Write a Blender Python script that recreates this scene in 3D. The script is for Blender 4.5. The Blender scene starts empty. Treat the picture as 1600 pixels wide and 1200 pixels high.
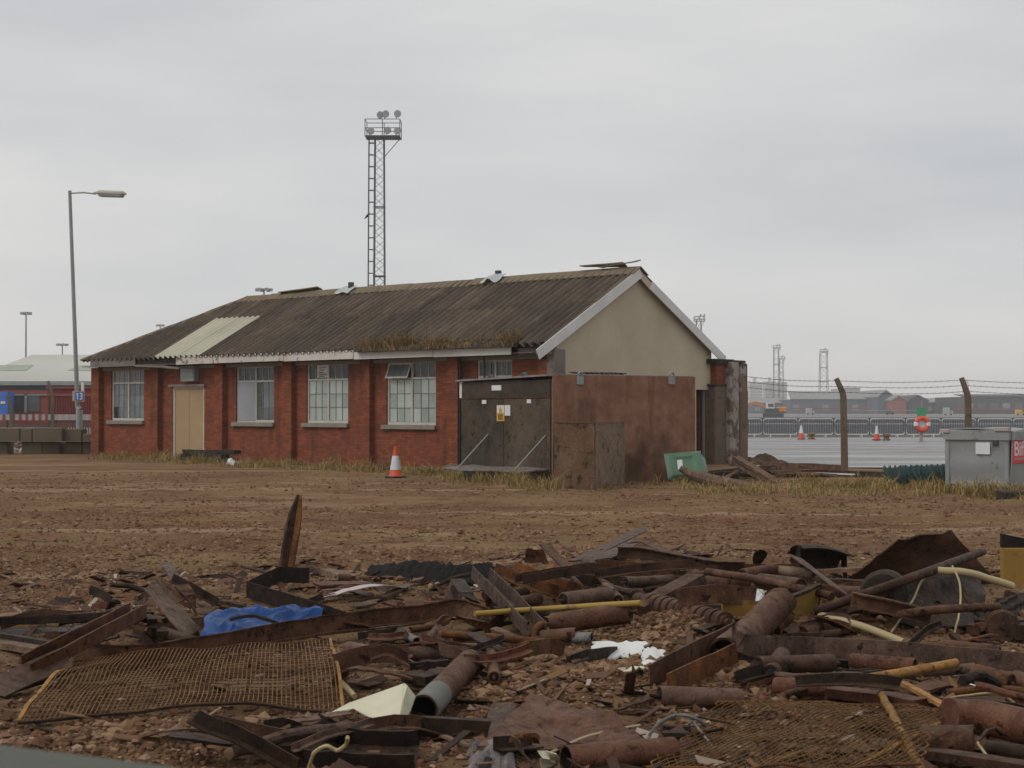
import bpy, bmesh, math, random
import numpy as np
from mathutils import Vector, Matrix
R = math.radians
random.seed(7); rng = np.random.default_rng(11)
S = bpy.context.scene
C = S.collection

# ------------------------------------------------------------------ camera
EYE, FPX = 1.6, 2400.0                      # eye height; focal length in pixels of a 1600 px wide frame
PITCH = math.atan(40.0 / FPX)               # horizon sits a little below the middle
cam_d = bpy.data.cameras.new('camera'); cam = bpy.data.objects.new('camera', cam_d); C.objects.link(cam)
cam.location = (0, 0, EYE); cam.rotation_euler = (R(90) + PITCH, 0, 0)
cam_d.sensor_width = 36; cam_d.lens = 36 * FPX / 1600
cam_d.clip_start = 0.1; cam_d.clip_end = 9000
cam_d.dof.use_dof = True; cam_d.dof.focus_distance = 24; cam_d.dof.aperture_fstop = 11
S.camera = cam

# ------------------------------------------------------------------ sky and light: flat overcast
SUN_EL, SUN_AZ = R(44), R(238)
W = bpy.data.worlds.new('World'); S.world = W; W.use_nodes = True
nt = W.node_tree; nt.nodes.clear()
def N(tree, kind, **kw):
    n = tree.nodes.new(kind)
    for k, v in kw.items():
        if k.startswith('i_'): n.inputs[int(k[2:])].default_value = v
        else: setattr(n, k, v)
    return n
out = N(nt, 'ShaderNodeOutputWorld'); bg = N(nt, 'ShaderNodeBackground'); bg.inputs[1].default_value = 0.1
sky = N(nt, 'ShaderNodeTexSky'); sky.sky_type = 'NISHITA'; sky.sun_disc = False
sky.sun_elevation = SUN_EL; sky.sun_rotation = SUN_AZ; sky.dust_density = 3
tc = N(nt, 'ShaderNodeTexCoord'); mp = N(nt, 'ShaderNodeMapping'); mp.inputs['Scale'].default_value = (1.3, 1.3, 5.2)
mp.inputs['Location'].default_value = (0.35, 0.2, 0.43)
nz = N(nt, 'ShaderNodeTexNoise'); nz.inputs['Scale'].default_value = 1.25; nz.inputs['Detail'].default_value = 6; nz.inputs['Roughness'].default_value = 0.5
rp = N(nt, 'ShaderNodeValToRGB')
rp.color_ramp.elements[0].position = 0.36; rp.color_ramp.elements[0].color = (5.5, 5.7, 5.95, 1)
rp.color_ramp.elements[1].position = 0.62; rp.color_ramp.elements[1].color = (7.6, 7.54, 7.45, 1)
mx = N(nt, 'ShaderNodeMix'); mx.data_type = 'RGBA'; mx.clamp_result = False; mx.inputs[0].default_value = 0.975
L_ = nt.links.new
L_(tc.outputs['Generated'], mp.inputs[0]); L_(mp.outputs[0], nz.inputs[0]); L_(nz.outputs[0], rp.inputs[0])
L_(sky.outputs[0], mx.inputs[6]); L_(rp.outputs[0], mx.inputs[7]); L_(mx.outputs[2], bg.inputs[0]); L_(bg.outputs[0], out.inputs[0])
sun_d = bpy.data.lights.new('sun', 'SUN'); sun_d.energy = 1.1; sun_d.angle = R(34); sun_d.color = (1, .97, .93)
sun = bpy.data.objects.new('sun', sun_d); C.objects.link(sun)
sun.rotation_euler = (R(90) - SUN_EL, 0, R(180) - SUN_AZ)
vs = S.view_settings; vs.view_transform = 'Standard'; vs.look = 'None'; vs.exposure = 0.0; vs.gamma = 1.0; vs.use_curve_mapping = False
S.cycles.volume_bounces = 2; S.cycles.max_bounces = 6

# ------------------------------------------------------------------ pixel helpers (1600 x 1200 photograph -> points in the place)
cp, sp = math.cos(PITCH), math.sin(PITCH)
def ray(px, py):
    a, b = (px - 800) / FPX, (600 - py) / FPX
    return np.array([a, cp - b * sp, sp + b * cp])
def at(px, py, Y):                           # point at world distance Y
    d = ray(px, py); t = Y / d[1]
    return np.array([d[0] * t, Y, EYE + d[2] * t])
def gp(px, py, h=0.0):                       # point at height h
    d = ray(px, py); t = (h - EYE) / d[2]
    return np.array([d[0] * t, d[1] * t, h])

# ------------------------------------------------------------------ terrain height
def _h(ix, iy, s):
    n = (ix.astype(np.int64) * 374761393 + iy.astype(np.int64) * 668265263 + s * 1442695) & 0x7fffffff
    n = ((n ^ (n >> 13)) * 1274126177) & 0x7fffffff
    return ((n ^ (n >> 16)) & 0xffff) / 65535.0
def vnoise(x, y, s=0):
    x = np.asarray(x, float); y = np.asarray(y, float)
    ix, iy = np.floor(x), np.floor(y); fx, fy = x - ix, y - iy
    fx = fx * fx * (3 - 2 * fx); fy = fy * fy * (3 - 2 * fy)
    a, b, c, d = _h(ix, iy, s), _h(ix + 1, iy, s), _h(ix, iy + 1, s), _h(ix + 1, iy + 1, s)
    return (a + (b - a) * fx) * (1 - fy) + (c + (d - c) * fx) * fy - 0.5
def fbm(x, y, s=0, o=4):
    v = 0; a = 1
    for i in range(o): v = v + a * vnoise(x * 2 ** i, y * 2 ** i, s + i * 17); a *= .5
    return v
BUMPS = []
for bx_, by_, rad, hh in ((1060, 1000, .55, .16), (960, 1070, .7, .10), (850, 1110, .6, .07), (1150, 1060, .5, .08), (1450, 985, .9, .14),
                          (1330, 990, .6, .08), (330, 940, 1.0, .10), (120, 985, .9, .08), (650, 1060, .5, .06), (950, 900, 1.6, .12),
                          (1180, 910, 1.6, .14), (700, 930, 1.2, .06), (220, 1170, .6, .05), (620, 1190, .6, .05), (1500, 1130, .7, .04), (1440, 900, 1.4, .08)):
    p = gp(bx_, by_); BUMPS.append((p[0], p[1], rad, hh))
def gh(X, Y):
    X = np.asarray(X, float); Y = np.asarray(Y, float)
    h = np.zeros_like(X + Y)
    for bx_, by_, rad, hh in BUMPS: h = h + hh * np.exp(-((X - bx_) ** 2 + (Y - by_) ** 2) / rad ** 2)
    near = np.clip((17 - Y) / 4, 0, 1); mid = np.clip((Y - 13) / 4, 0, 1) * np.clip((37 - Y) / 4, 0, 1)
    h = h + near * (.05 * fbm(X * 1.3, Y * 1.3, 3) + .035 * fbm(X * 5, Y * 5, 9, 4))
    t = Y + .09 * X + .5 * vnoise(X * .15, Y * .1, 40)
    h = h + mid * (.09 * fbm(t * .9, X * .09, 21, 3) + .085 * np.abs(fbm(t * 2.2, X * .16, 31, 3)) + .05 * fbm(X * 2.2, Y * 2.2, 5, 4))
    far = np.clip((Y - 33) / 4, 0, 1) * np.clip((70 - Y) / 8, 0, 1)
    h = h + far * .03 * fbm(X * .8, Y * .8, 51, 3)
    return h
def gpt(px, py, off=0.0):                    # point `off` above the terrain seen at that pixel
    h = off
    for _ in range(9):
        p = gp(px, py, h); h = .5 * h + .5 * (float(gh(p[0], p[1])) + off)
    p = gp(px, py, h); return p

# ------------------------------------------------------------------ object helpers
def tag(o, label=None, cat=None, group=None, kind=None):
    if label: o['label'] = label
    if cat: o['category'] = cat
    if group: o['group'] = group
    if kind: o['kind'] = kind
    return o
def thing(name, label, cat, loc=(0, 0, 0), rotz=0.0, group=None):
    o = bpy.data.objects.new(name, None); C.objects.link(o); o.empty_display_size = .1
    o.location = [float(q) for q in loc]; o.rotation_euler = (0, 0, rotz)
    return tag(o, label, cat, group)
def link(name, me, parent=None, loc=(0, 0, 0)):
    o = bpy.data.objects.new(name, me); C.objects.link(o); o.location = [float(q) for q in loc]
    if parent is not None: o.parent = parent
    return o
def to_mesh(name, V, F, m, smooth=None):
    me = bpy.data.meshes.new(name); me.from_pydata([tuple(map(float, v)) for v in V], [], [tuple(f) for f in F]); me.update()
    me.materials.append(MAT[m])
    if smooth is not None:
        me.shade_smooth(); me.set_sharp_from_angle(angle=R(smooth))
    return me
def copy_tree(o, parent=None):
    c = o.copy(); C.objects.link(c); c.parent = parent
    for ch in list(o.children): copy_tree(ch, c)
    return c
def unit(v):
    v = np.asarray(v, float); n = np.linalg.norm(v); return v / n if n > 1e-9 else v

class MB:
    def __init__(s): s.V = []; s.F = []
    def add(s, V, F):
        n = len(s.V); s.V += [np.asarray(v, float) for v in V]; s.F += [tuple(i + n for i in f) for f in F]; return s
    def box(s, x0, x1, y0, y1, z0, z1):
        return s.add([(x0, y0, z0), (x1, y0, z0), (x1, y1, z0), (x0, y1, z0), (x0, y0, z1), (x1, y0, z1), (x1, y1, z1), (x0, y1, z1)],
                     [(3, 2, 1, 0), (4, 5, 6, 7), (0, 1, 5, 4), (1, 2, 6, 5), (2, 3, 7, 6), (3, 0, 4, 7)])
    def hexa(s, P): # 8 points: bottom four, top four
        return s.add(P, [(3, 2, 1, 0), (4, 5, 6, 7), (0, 1, 5, 4), (1, 2, 6, 5), (2, 3, 7, 6), (3, 0, 4, 7)])
    def cbox(s, x0, x1, y0, y1, z0, z1, c=.01):     # box with chamfered vertical edges and top
        P = []
        for z, i in ((z0, 0), (z1 - c, 0), (z1, c)):
            a0, a1, b0, b1 = x0 + i, x1 - i, y0 + i, y1 - i
            P += [(a0 + c, b0, z), (a1 - c, b0, z), (a1, b0 + c, z), (a1, b1 - c, z), (a1 - c, b1, z), (a0 + c, b1, z), (a0, b1 - c, z), (a0, b0 + c, z)]
        F = [tuple(range(7, -1, -1)), tuple(range(16, 24))]
        for r in (0, 8):
            for i in range(8): j = (i + 1) % 8; F.append((r + i, r + j, r + 8 + j, r + 8 + i))
        return s.add(P, F)
    def cyl(s, p, q, r1, r2=None, n=14, caps=True):
        r2 = r1 if r2 is None else r2
        p, q = np.asarray(p, float), np.asarray(q, float); t = unit(q - p)
        a = unit(np.cross(t, (0, 0, 1) if abs(t[2]) < .95 else (1, 0, 0))); b = np.cross(t, a)
        V = []
        for c, r in ((p, r1), (q, r2)):
            for i in range(n):
                w = 2 * math.pi * i / n; V.append(c + r * (math.cos(w) * a + math.sin(w) * b))
        F = [(i, (i + 1) % n, n + (i + 1) % n, n + i) for i in range(n)]
        if caps: F += [tuple(range(n - 1, -1, -1)), tuple(range(n, 2 * n))]
        return s.add(V, F)
    def lathe(s, p, q, prof, n=18):                 # prof: (t along p->q in metres from p, radius)
        p, q = np.asarray(p, float), np.asarray(q, float); t = unit(q - p)
        a = unit(np.cross(t, (0, 0, 1) if abs(t[2]) < .95 else (1, 0, 0))); b = np.cross(t, a)
        V = []; F = []
        for d, r in prof:
            for i in range(n):
                w = 2 * math.pi * i / n; V.append(p + t * d + r * (math.cos(w) * a + math.sin(w) * b))
        for k in range(len(prof) - 1):
            for i in range(n): j = (i + 1) % n; F.append((k * n + i, k * n + j, k * n + n + j, k * n + n + i))
        F.append(tuple(range(n - 1, -1, -1))); F.append(tuple(range(len(V) - n, len(V))))
        return s.add(V, F)
    def sweep(s, path, prof, up=(0, 0, 1), twist=0.0, caps=True, ragged=0.0, scale=None):
        P = [np.asarray(p, float) for p in path]; n = len(P); k = len(prof); V = []
        for i in range(n):
            t = unit(P[min(i + 1, n - 1)] - P[max(i - 1, 0)])
            u = np.asarray(up[i] if isinstance(up, list) else up, float); sd = unit(np.cross(t, u))
            if np.linalg.norm(sd) < .5: sd = unit(np.cross(t, (0.3, 1, 0.1)))
            u = np.cross(sd, t)
            w = (twist[i] if isinstance(twist, (list, tuple)) else twist * i / max(1, n - 1))
            c_, s_ = math.cos(w), math.sin(w); sd, u = sd * c_ + u * s_, u * c_ - sd * s_
            sc = 1 if scale is None else scale[i]
            for a, b in prof:
                v = P[i] + sd * a * sc + u * b * sc
                if ragged and i in (0, n - 1): v = v + t * random.uniform(-ragged, ragged)
                V.append(v)
        F = [(i * k + j, i * k + (j + 1) % k, (i + 1) * k + (j + 1) % k, (i + 1) * k + j) for i in range(n - 1) for j in range(k)]
        if caps: F += [tuple(range(k - 1, -1, -1)), tuple(range((n - 1) * k, n * k))]
        return s.add(V, F)
    def wire(s, path, r, n=5): return s.sweep(path, [(r * math.cos(2 * math.pi * i / n), r * math.sin(2 * math.pi * i / n)) for i in range(n)])
    def grid(s, fn, nu, nv, th=0.0):                # fn(u,v) -> point ; th gives it thickness
        P = np.array([[fn(i / nu, j / nv) for i in range(nu + 1)] for j in range(nv + 1)], float)
        idx = lambda i, j: j * (nu + 1) + i
        F = [(idx(i, j), idx(i + 1, j), idx(i + 1, j + 1), idx(i, j + 1)) for j in range(nv) for i in range(nu)]
        V = P.reshape(-1, 3)
        if th:
            gu = np.gradient(P, axis=1); gv = np.gradient(P, axis=0); nn = np.cross(gu, gv); nn /= (np.linalg.norm(nn, axis=2, keepdims=True) + 1e-9)
            V2 = (P - nn * th).reshape(-1, 3); m = len(V)
            F += [tuple(m + q for q in reversed(f)) for f in F]
            e = [(idx(i, 0), idx(i + 1, 0)) for i in range(nu)] + [(idx(nu, j), idx(nu, j + 1)) for j in range(nv)] + \
                [(idx(i + 1, nv), idx(i, nv)) for i in range(nu - 1, -1, -1)] + [(idx(0, j + 1), idx(0, j)) for j in range(nv - 1, -1, -1)]
            F += [(b, a, a + m, b + m) for a, b in e]
            V = np.vstack([V, V2])
        return s.add(list(V), F)
    def tri_prism(s, P, d):                         # polygon P (list of pts) extruded by vector d
        n = len(P); d = np.asarray(d, float)
        V = [np.asarray(p, float) for p in P] + [np.asarray(p, float) + d for p in P]
        F = [tuple(range(n - 1, -1, -1)), tuple(range(n, 2 * n))] + [(i, (i + 1) % n, n + (i + 1) % n, n + i) for i in range(n)]
        return s.add(V, F)
    def make(s, name, m, parent=None, smooth=None, origin=None):
        V = np.array(s.V)
        if parent is not None and origin is None: return link(name, to_mesh(name, V, s.F, m, smooth), parent)
        if origin is None:
            origin = np.array([V[:, 0].mean(), V[:, 1].mean(), V[:, 2].min()])
        return link(name, to_mesh(name, V - origin, s.F, m, smooth), parent, origin)
def single(mb, name, m, label, cat, group=None, smooth=None):     # a thing that is one mesh, at its place in the world
    return tag(mb.make(name, m, None, smooth), label, cat, group)
def wpart(mb, name, m, t, smooth=None):                           # part given in world coordinates, under an unrotated thing
    V = np.array(mb.V) - np.array(t.location)
    return link(name, to_mesh(name, V, mb.F, m, smooth), t)
def flat(w, t): return [(-w / 2, -t / 2), (w / 2, -t / 2), (w / 2, t / 2), (-w / 2, t / 2)]
def angle(w, h, t): return [(0, 0), (w, 0), (w, t), (t, t), (t, h), (0, h)]
def channel(w, h, t): return [(-w / 2, 0), (w / 2, 0), (w / 2, h), (w / 2 - t, h), (w / 2 - t, t), (-w / 2 + t, t), (-w / 2 + t, h), (-w / 2, h)]
def ibeam(w, h, t): return [(-w/2, 0), (w/2, 0), (w/2, t), (t/2, t), (t/2, h-t), (w/2, h-t), (w/2, h), (-w/2, h), (-w/2, h-t), (-t/2, h-t), (-t/2, t), (-w/2, t)]
def ring(r, n=14): return [(r * math.cos(2 * math.pi * i / n), r * math.sin(2 * math.pi * i / n)) for i in range(n)]
def fine(path, n, wob=0.0, seed=0, lin=False):                               # Catmull-Rom resample with a slight wobble
    P = [np.asarray(p, float) for p in path]; rr = np.random.default_rng(abs(int(seed)) + 5); m = len(P) - 1; out = []
    for i in range(n + 1):
        t = i / n * m; k = min(int(t), m - 1); f = t - k
        p0, p1, p2, p3 = P[max(k - 1, 0)], P[k], P[k + 1], P[min(k + 2, m)]
        q = .5 * ((2 * p1) + (-p0 + p2) * f + (2 * p0 - 5 * p1 + 4 * p2 - p3) * f * f + (-p0 + 3 * p1 - 3 * p2 + p3) * f ** 3) if m > 1 and not lin else p1 + (p2 - p1) * f
        out.append(q + (rr.uniform(-wob, wob, 3) if 0 < i < n else 0))
    return out

# ------------------------------------------------------------------ materials
MAT = {}
def new_mat(name):
    m = bpy.data.materials.new(name); m.use_nodes = True; MAT[name] = m; t = m.node_tree; t.nodes.clear()
    o = t.nodes.new('ShaderNodeOutputMaterial'); b = t.nodes.new('ShaderNodeBsdfPrincipled'); t.links.new(b.outputs[0], o.inputs[0])
    return m, t, b
def coords(t, kind='Object', rnd=True):
    tcn = t.nodes.new('ShaderNodeTexCoord'); v = tcn.outputs[kind]
    if rnd:
        oi = t.nodes.new('ShaderNodeObjectInfo'); mu = t.nodes.new('ShaderNodeMath'); mu.operation = 'MULTIPLY'; mu.inputs[1].default_value = 61.7
        t.links.new(oi.outputs['Random'], mu.inputs[0]); ad = t.nodes.new('ShaderNodeVectorMath'); ad.operation = 'ADD'
        t.links.new(v, ad.inputs[0]); t.links.new(mu.outputs[0], ad.inputs[1]); v = ad.outputs[0]
    return v
def noise(t, v, scale, detail=6, rough=.6, sc=None):
    if sc is not None:
        mpn = t.nodes.new('ShaderNodeMapping'); mpn.inputs['Scale'].default_value = sc; t.links.new(v, mpn.inputs[0]); v = mpn.outputs[0]
    n = t.nodes.new('ShaderNodeTexNoise'); n.inputs['Scale'].default_value = scale; n.inputs['Detail'].default_value = detail; n.inputs['Roughness'].default_value = rough
    t.links.new(v, n.inputs['Vector']); return n.outputs[0]
def ramp(t, fac, stops):
    r = t.nodes.new('ShaderNodeValToRGB'); e = r.color_ramp.elements
    while len(e) < len(stops): e.new(.5)
    for i, (p, c) in enumerate(stops):
        e[i].position = p; e[i].color = (*c, 1) if len(c) == 3 else c
    t.links.new(fac, r.inputs[0]); return r.outputs[0]
def gray(t, fac, a, b): return ramp(t, fac, [(a, (0, 0, 0)), (b, (1, 1, 1))])
def mix(t, fac, a, b, mode='MIX'):
    m = t.nodes.new('ShaderNodeMix'); m.data_type = 'RGBA'; m.blend_type = mode
    for sock, v in ((m.inputs[0], fac), (m.inputs[6], a), (m.inputs[7], b)):
        if hasattr(v, 'links') or hasattr(v, 'is_linked'): t.links.new(v, sock)
        elif isinstance(v, (int, float)): sock.default_value = v
        else: sock.default_value = (*v, 1)
    return m.outputs[2]
def bump(t, b, h, strength=.4, dist=.01):
    n = t.nodes.new('ShaderNodeBump'); n.inputs['Strength'].default_value = strength; n.inputs['Distance'].default_value = dist
    t.links.new(h, n.inputs['Height']); t.links.new(n.outputs[0], b.inputs['Normal'])
def rust(name, a, b_, c, sheen=.5, s=5.0, dust=.5):
    m, t, b = new_mat(name); v = coords(t)
    n1 = noise(t, v, s, 10, .72); n2 = noise(t, v, s * 2.7, 8, .7); n3 = noise(t, v, s * 15, 6, .7)
    col = ramp(t, n1, [(.34, a), (.5, b_), (.64, c)])
    col = mix(t, gray(t, n2, .56, .64), col, tuple(x * .32 for x in a))
    col = mix(t, gray(t, n2, .26, .40), (c[0] * 1.5, c[1] * 1.15, c[2] * .8), col)
    col = mix(t, gray(t, n3, .56, .72), col, tuple(min(1, x * 1.6) for x in c))
    col = mix(t, gray(t, n3, .28, .40), tuple(x * .4 for x in a), col)
    oi = t.nodes.new('ShaderNodeObjectInfo'); g = ramp(t, oi.outputs['Random'], [(0, (.6, .58, .6)), (.5, (1, .97, .95)), (1, (1.32, 1.18, 1.1))])
    col = mix(t, 1.0, col, g, 'MULTIPLY')
    if dust:                                                    # soil lying on upward faces
        ge = t.nodes.new('ShaderNodeNewGeometry'); sz = t.nodes.new('ShaderNodeSeparateXYZ'); t.links.new(ge.outputs['Normal'], sz.inputs[0])
        n4 = noise(t, v, s * 5, 7, .65); mu = t.nodes.new('ShaderNodeMath'); mu.operation = 'MULTIPLY'
        t.links.new(gray(t, sz.outputs[2], .35, .95), mu.inputs[0]); t.links.new(ramp(t, n4, [(.36, (0, 0, 0)), (.62, (dust,) * 3)]), mu.inputs[1])
        col = mix(t, mu.outputs[0], col, (.15, .090, .054))
    t.links.new(col, b.inputs['Base Color']); b.inputs['Specular IOR Level'].default_value = .22
    t.links.new(ramp(t, n2, [(.35, (sheen,) * 3), (.7, (.92,) * 3)]), b.inputs['Roughness'])
    bump(t, b, n3, .7, .008)
rust('rust_brown', (0.0300, 0.0143, 0.0078), (0.0640, 0.0294, 0.0156), (0.1150, 0.0570, 0.0303), .5)
rust('rust_orange', (0.0380, 0.0156, 0.0066), (0.0820, 0.0322, 0.0098), (0.1650, 0.0662, 0.0180), .6)
rust('rust_dark', (0.0100, 0.0064, 0.0045), (0.0210, 0.0124, 0.0078), (0.0460, 0.0239, 0.0131), .5, 5.0, .25)  # also darkened to carry the black shade between heap pieces
rust('rust_lilac_sheen', (0.0450, 0.0248, 0.0172), (0.0830, 0.0488, 0.0353), (0.1450, 0.0938, 0.0697), .4)  # lilac tone puts sky reflection on smooth steel into the rust colour
rust('rust_red', (0.0460, 0.0175, 0.0098), (0.0820, 0.0331, 0.0189), (0.1300, 0.0607, 0.0353), .5)
rust('rust_pale', (.08, .05, .033), (.15, .10, .068), (.24, .175, .125), .55)
m, t, b = new_mat('rust_panel'); v = coords(t, rnd=False)
n1 = noise(t, v, .75, 8, .62); n2 = noise(t, v, 1.0, 7, .65, (3.2, 3.2, .45)); n3 = noise(t, v, 16, 8, .7); n4 = noise(t, v, 2.2, 9, .68)
col = ramp(t, n4, [(.3, (0.1633, 0.0806, 0.0512)), (.5, (0.2343, 0.1196, 0.0781)), (.7, (0.3124, 0.1755, 0.1220))])
col = mix(t, gray(t, n1, .52, .66), col, (0.0852, 0.0494, 0.0317)); col = mix(t, gray(t, n2, .52, .70), col, (0.1207, 0.0650, 0.0415)); col = mix(t, gray(t, n3, .60, .74), col, (0.3266, 0.1690, 0.1159)); col = mix(t, gray(t, n3, .28, .36), (0.0710, 0.0364, 0.0244), col)
t.links.new(col, b.inputs['Base Color']); b.inputs['Roughness'].default_value = .8; b.inputs['Specular IOR Level'].default_value = .15; bump(t, b, n3, .4, .005)
rust('box_rust', (.10, .06, .035), (.15, .088, .05), (.20, .13, .08), .7, 1.6, 0)
rust('box_grey', (.10, .075, .052), (.14, .11, .08), (.18, .145, .11), .7, 1.6, 0)
rust('mesh_rust', (0.1300, 0.0650, 0.0208), (0.2470, 0.1300, 0.0390), (0.3640, 0.2080, 0.0780), .6, 5, 0)
rust('soil_dark', (.075, .045, .028), (.12, .078, .048), (.17, .12, .07), .9, 4, 0)
rust('grey_steel', (.09, .09, .095), (.16, .16, .165), (.24, .24, .24), .38)
rust('old_timber', (.05, .034, .025), (.10, .065, .046), (.17, .115, .085), .8, 7)
rust('dark_timber', (.02, .017, .014), (.04, .033, .027), (.08, .062, .05), .8, 7)
def paint(name, c, wear=.3, under=(.09, .05, .035), rough=.55, s=4.0, obj_rnd=True):
    m, t, b = new_mat(name); v = coords(t, rnd=obj_rnd)
    n1 = noise(t, v, s, 9, .68); n2 = noise(t, v, s * .6, 4, .5); n3 = noise(t, v, s * 9, 5, .6)
    col = mix(t, gray(t, n2, .3, .8), c, tuple(x * .72 for x in c))
    col = mix(t, gray(t, n3, .5, .8), col, tuple(x * .85 for x in c))
    if wear: col = mix(t, gray(t, n1, .70 - wear * .35, .76 - wear * .35), col, under)
    t.links.new(col, b.inputs['Base Color']); b.inputs['Roughness'].default_value = rough; b.inputs['Specular IOR Level'].default_value = .45 if rough < .5 else (.3 if rough < .7 else .1)
    bump(t, b, n1, .25, .004)
paint('yellow_paint', (.36, .23, .05), .28, (.12, .06, .03))
paint('ochre_paint', (.30, .17, .035), .36, (.14, .06, .02))
paint('cream_paint', (.62, .58, .42), .12, (.2, .13, .08))
paint('cream_pipe', (.46, .36, .2), .25, (.2, .12, .07))
paint('white_paint', (.70, .70, .67), .10, (.3, .28, .26), .5, 2)
paint('white_board', (.72, .72, .70), .12, (.25, .2, .16), .7)
paint('pink_white', (.55, .47, .45), .3, (.25, .09, .07), .6)
paint('fascia_paint', (.62, .58, .52), .36, (.19, .15, .125), .75, 3)
paint('weathered_board', (.22, .19, .17), .4, (.13, .10, .085), .85, 3)
paint('window_paint', (.58, .55, .49), .28, (.24, .17, .125), .7, 9)
paint('door_paint', (.42, .295, .165), .06, (.26, .18, .11), .55, 1.5)
paint('grey_board', (.34, .35, .37), .12, (.25, .25, .26), .7, 2)
paint('sill', (.27, .25, .21), .25, (.16, .14, .11), .85, 6)
paint('galvanised', (.27, .285, .285), .2, (.19, .195, .19), .42, 3)
paint('bin_metal', (.29, .30, .30), .34, (.15, .145, .135), .5, 2.4)
paint('dark_steel', (.06, .062, .066), .1, (.03, .03, .03), .55)
paint('black', (.016, .016, .018), 0, rough=.6)
paint('collar', (.185, .185, .165), .3, (.12, .085, .06), .7, 6)
paint('near_wall', (.12, .125, .105), .2, (.09, .09, .075), .9, 3)
paint('concrete', (.26, .235, .19), .2, (.18, .165, .13), .92, 3)
paint('mossy_concrete', (.17, .125, .095), .38, (.085, .082, .05), .95, 5)
paint('block_concrete', (.15, .125, .085), .35, (.095, .085, .055), .95, 1.6)
rust('switch_steel', (.045, .036, .026), (.075, .060, .043), (.105, .078, .05), .6, 1.3, 0)
paint('orange_cone', (.62, .085, .03), .06, (.3, .06, .03), .5)
paint('cone_white', (.66, .68, .70), .1, (.4, .38, .36), .45)
paint('green_plastic', (.095, .19, .115), .08, (.1, .18, .11), .45)
paint('green_net', (.014, .045, .042), .1, (.02, .045, .04), .6)
paint('blue_plastic', (.004, .052, .215), .0, rough=.5, s=6)
paint('lifebuoy_orange', (.75, .10, .04), 0, rough=.45)
paint('sign_green', (.06, .34, .16), 0, rough=.5)
paint('sign_blue', (.06, .17, .55), .0, rough=.45)
paint('sign_yellow', (.68, .40, .06), .05, (.5, .3, .1), .5)
paint('sign_white', (.72, .73, .74), .03, (.5, .5, .5), .5)
paint('sign_red', (.72, .03, .06), .03, (.4, .03, .05), .45)
paint('machine_orange', (.62, .24, .05), .1, (.3, .14, .05), .5)
paint('tower_steel', (.13, .13, .135), .1, (.1, .09, .085), .55)
paint('lamp_glass', (.5, .51, .52), 0, rough=.25)
paint('cloth_dark', (.017, .015, .014), .3, (.035, .025, .02), .95, 9)
paint('rubber', (.03, .027, .024), .2, (.055, .036, .026), .8, 6)  # near-black, used only to paint the blue sheet's dark fold
paint('shed_wall_blue', (.11, .135, .185), .1, (.13, .14, .17), .8, .3)
paint('shed_wall_dark', (.075, .08, .095), .1, (.06, .065, .07), .8, .3)
paint('shed_roof', (.28, .285, .285), .15, (.25, .25, .245), .8, .2)
paint('warehouse_roof', (.56, .55, .50), .1, (.44, .44, .38), .8, .08)
paint('roof_light', (.36, .39, .31), .05, (.3, .32, .26), .8, .2)
paint('red_cabin', (.20, .05, .05), .3, (.11, .05, .05), .7, 1)
paint('far_red', (.30, .10, .085), .1, (.2, .08, .07), .8, .3)
paint('flats', (.42, .43, .44), .1, (.36, .36, .37), .8, .2)
paint('flat_window', (.10, .11, .125), 0, rough=.4)
paint('barrier_steel', (.62, .63, .63), .08, (.4, .4, .4), .5)
paint('peeling', (.36, .31, .29), .62, (.13, .085, .07), .8, 2.2)
paint('pale_pink', (.42, .36, .34), .1, (.34, .3, .28), .8)
paint('bird_black', (.012, .012, .014), 0, rough=.6)
paint('ridge', (.20, .155, .11), .40, (.19, .16, .055), .95, 6)
paint('flashing', (.46, .47, .48), .12, (.3, .3, .3), .5, 5)
paint('pale_green_sheet', (.50, .475, .365), .08, (.36, .36, .24), .6, 1.2)
# plain gravel-like things coloured piece by piece
def island(name, stops, rough=.95, bmp=0):
    m, t, b = new_mat(name); g = t.nodes.new('ShaderNodeNewGeometry')
    col = ramp(t, g.outputs['Random Per Island'], stops)
    t.links.new(col, b.inputs['Base Color']); b.inputs['Roughness'].default_value = rough; b.inputs['Specular IOR Level'].default_value = .1
    if bmp: bump(t, b, noise(t, coords(t, rnd=False), 60, 4), .5, .004)
    return m, t, b
island('stones', [(0, (0.0702, 0.0348, 0.0205)), (.35, (0.1242, 0.0650, 0.0384)), (.65, (0.1728, 0.0998, 0.0614)), (.88, (0.2592, 0.1728, 0.1152)), (.96, (0.1836, 0.0580, 0.0294)), (1, (0.4320, 0.3445, 0.2598))], .95, 1)
island('clods', [(0, (0.0994, 0.0507, 0.0287)), (.5, (0.1739, 0.0960, 0.0559)), (1, (0.2857, 0.1868, 0.1090))], .97)
island('scrap_bits', [(0, (.025, .018, .016)), (.4, (.07, .038, .027)), (.75, (.13, .07, .05)), (.93, (.18, .10, .045)), (1, (.4, .36, .32))], .7)
m, t, b = island('dry_grass', [(0, (0.1800, 0.1020, 0.0403)), (.35, (0.3240, 0.2040, 0.0862)), (.62, (0.4560, 0.3360, 0.1552)), (.82, (0.2040, 0.1860, 0.0633)), (1, (0.1080, 0.1260, 0.0403))], .9)
m, t, b = island('roof_grass', [(0, (0.1148, 0.0644, 0.0280)), (.5, (0.2296, 0.1380, 0.0620)), (.8, (0.3280, 0.2392, 0.1200)), (1, (0.0738, 0.0828, 0.0300))], .9)
island('rubble_mix', [(0, (.09, .06, .05)), (.4, (.2, .14, .12)), (.7, (.3, .25, .22)), (.9, (.25, .08, .07)), (1, (.45, .43, .42))], .95)
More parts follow.
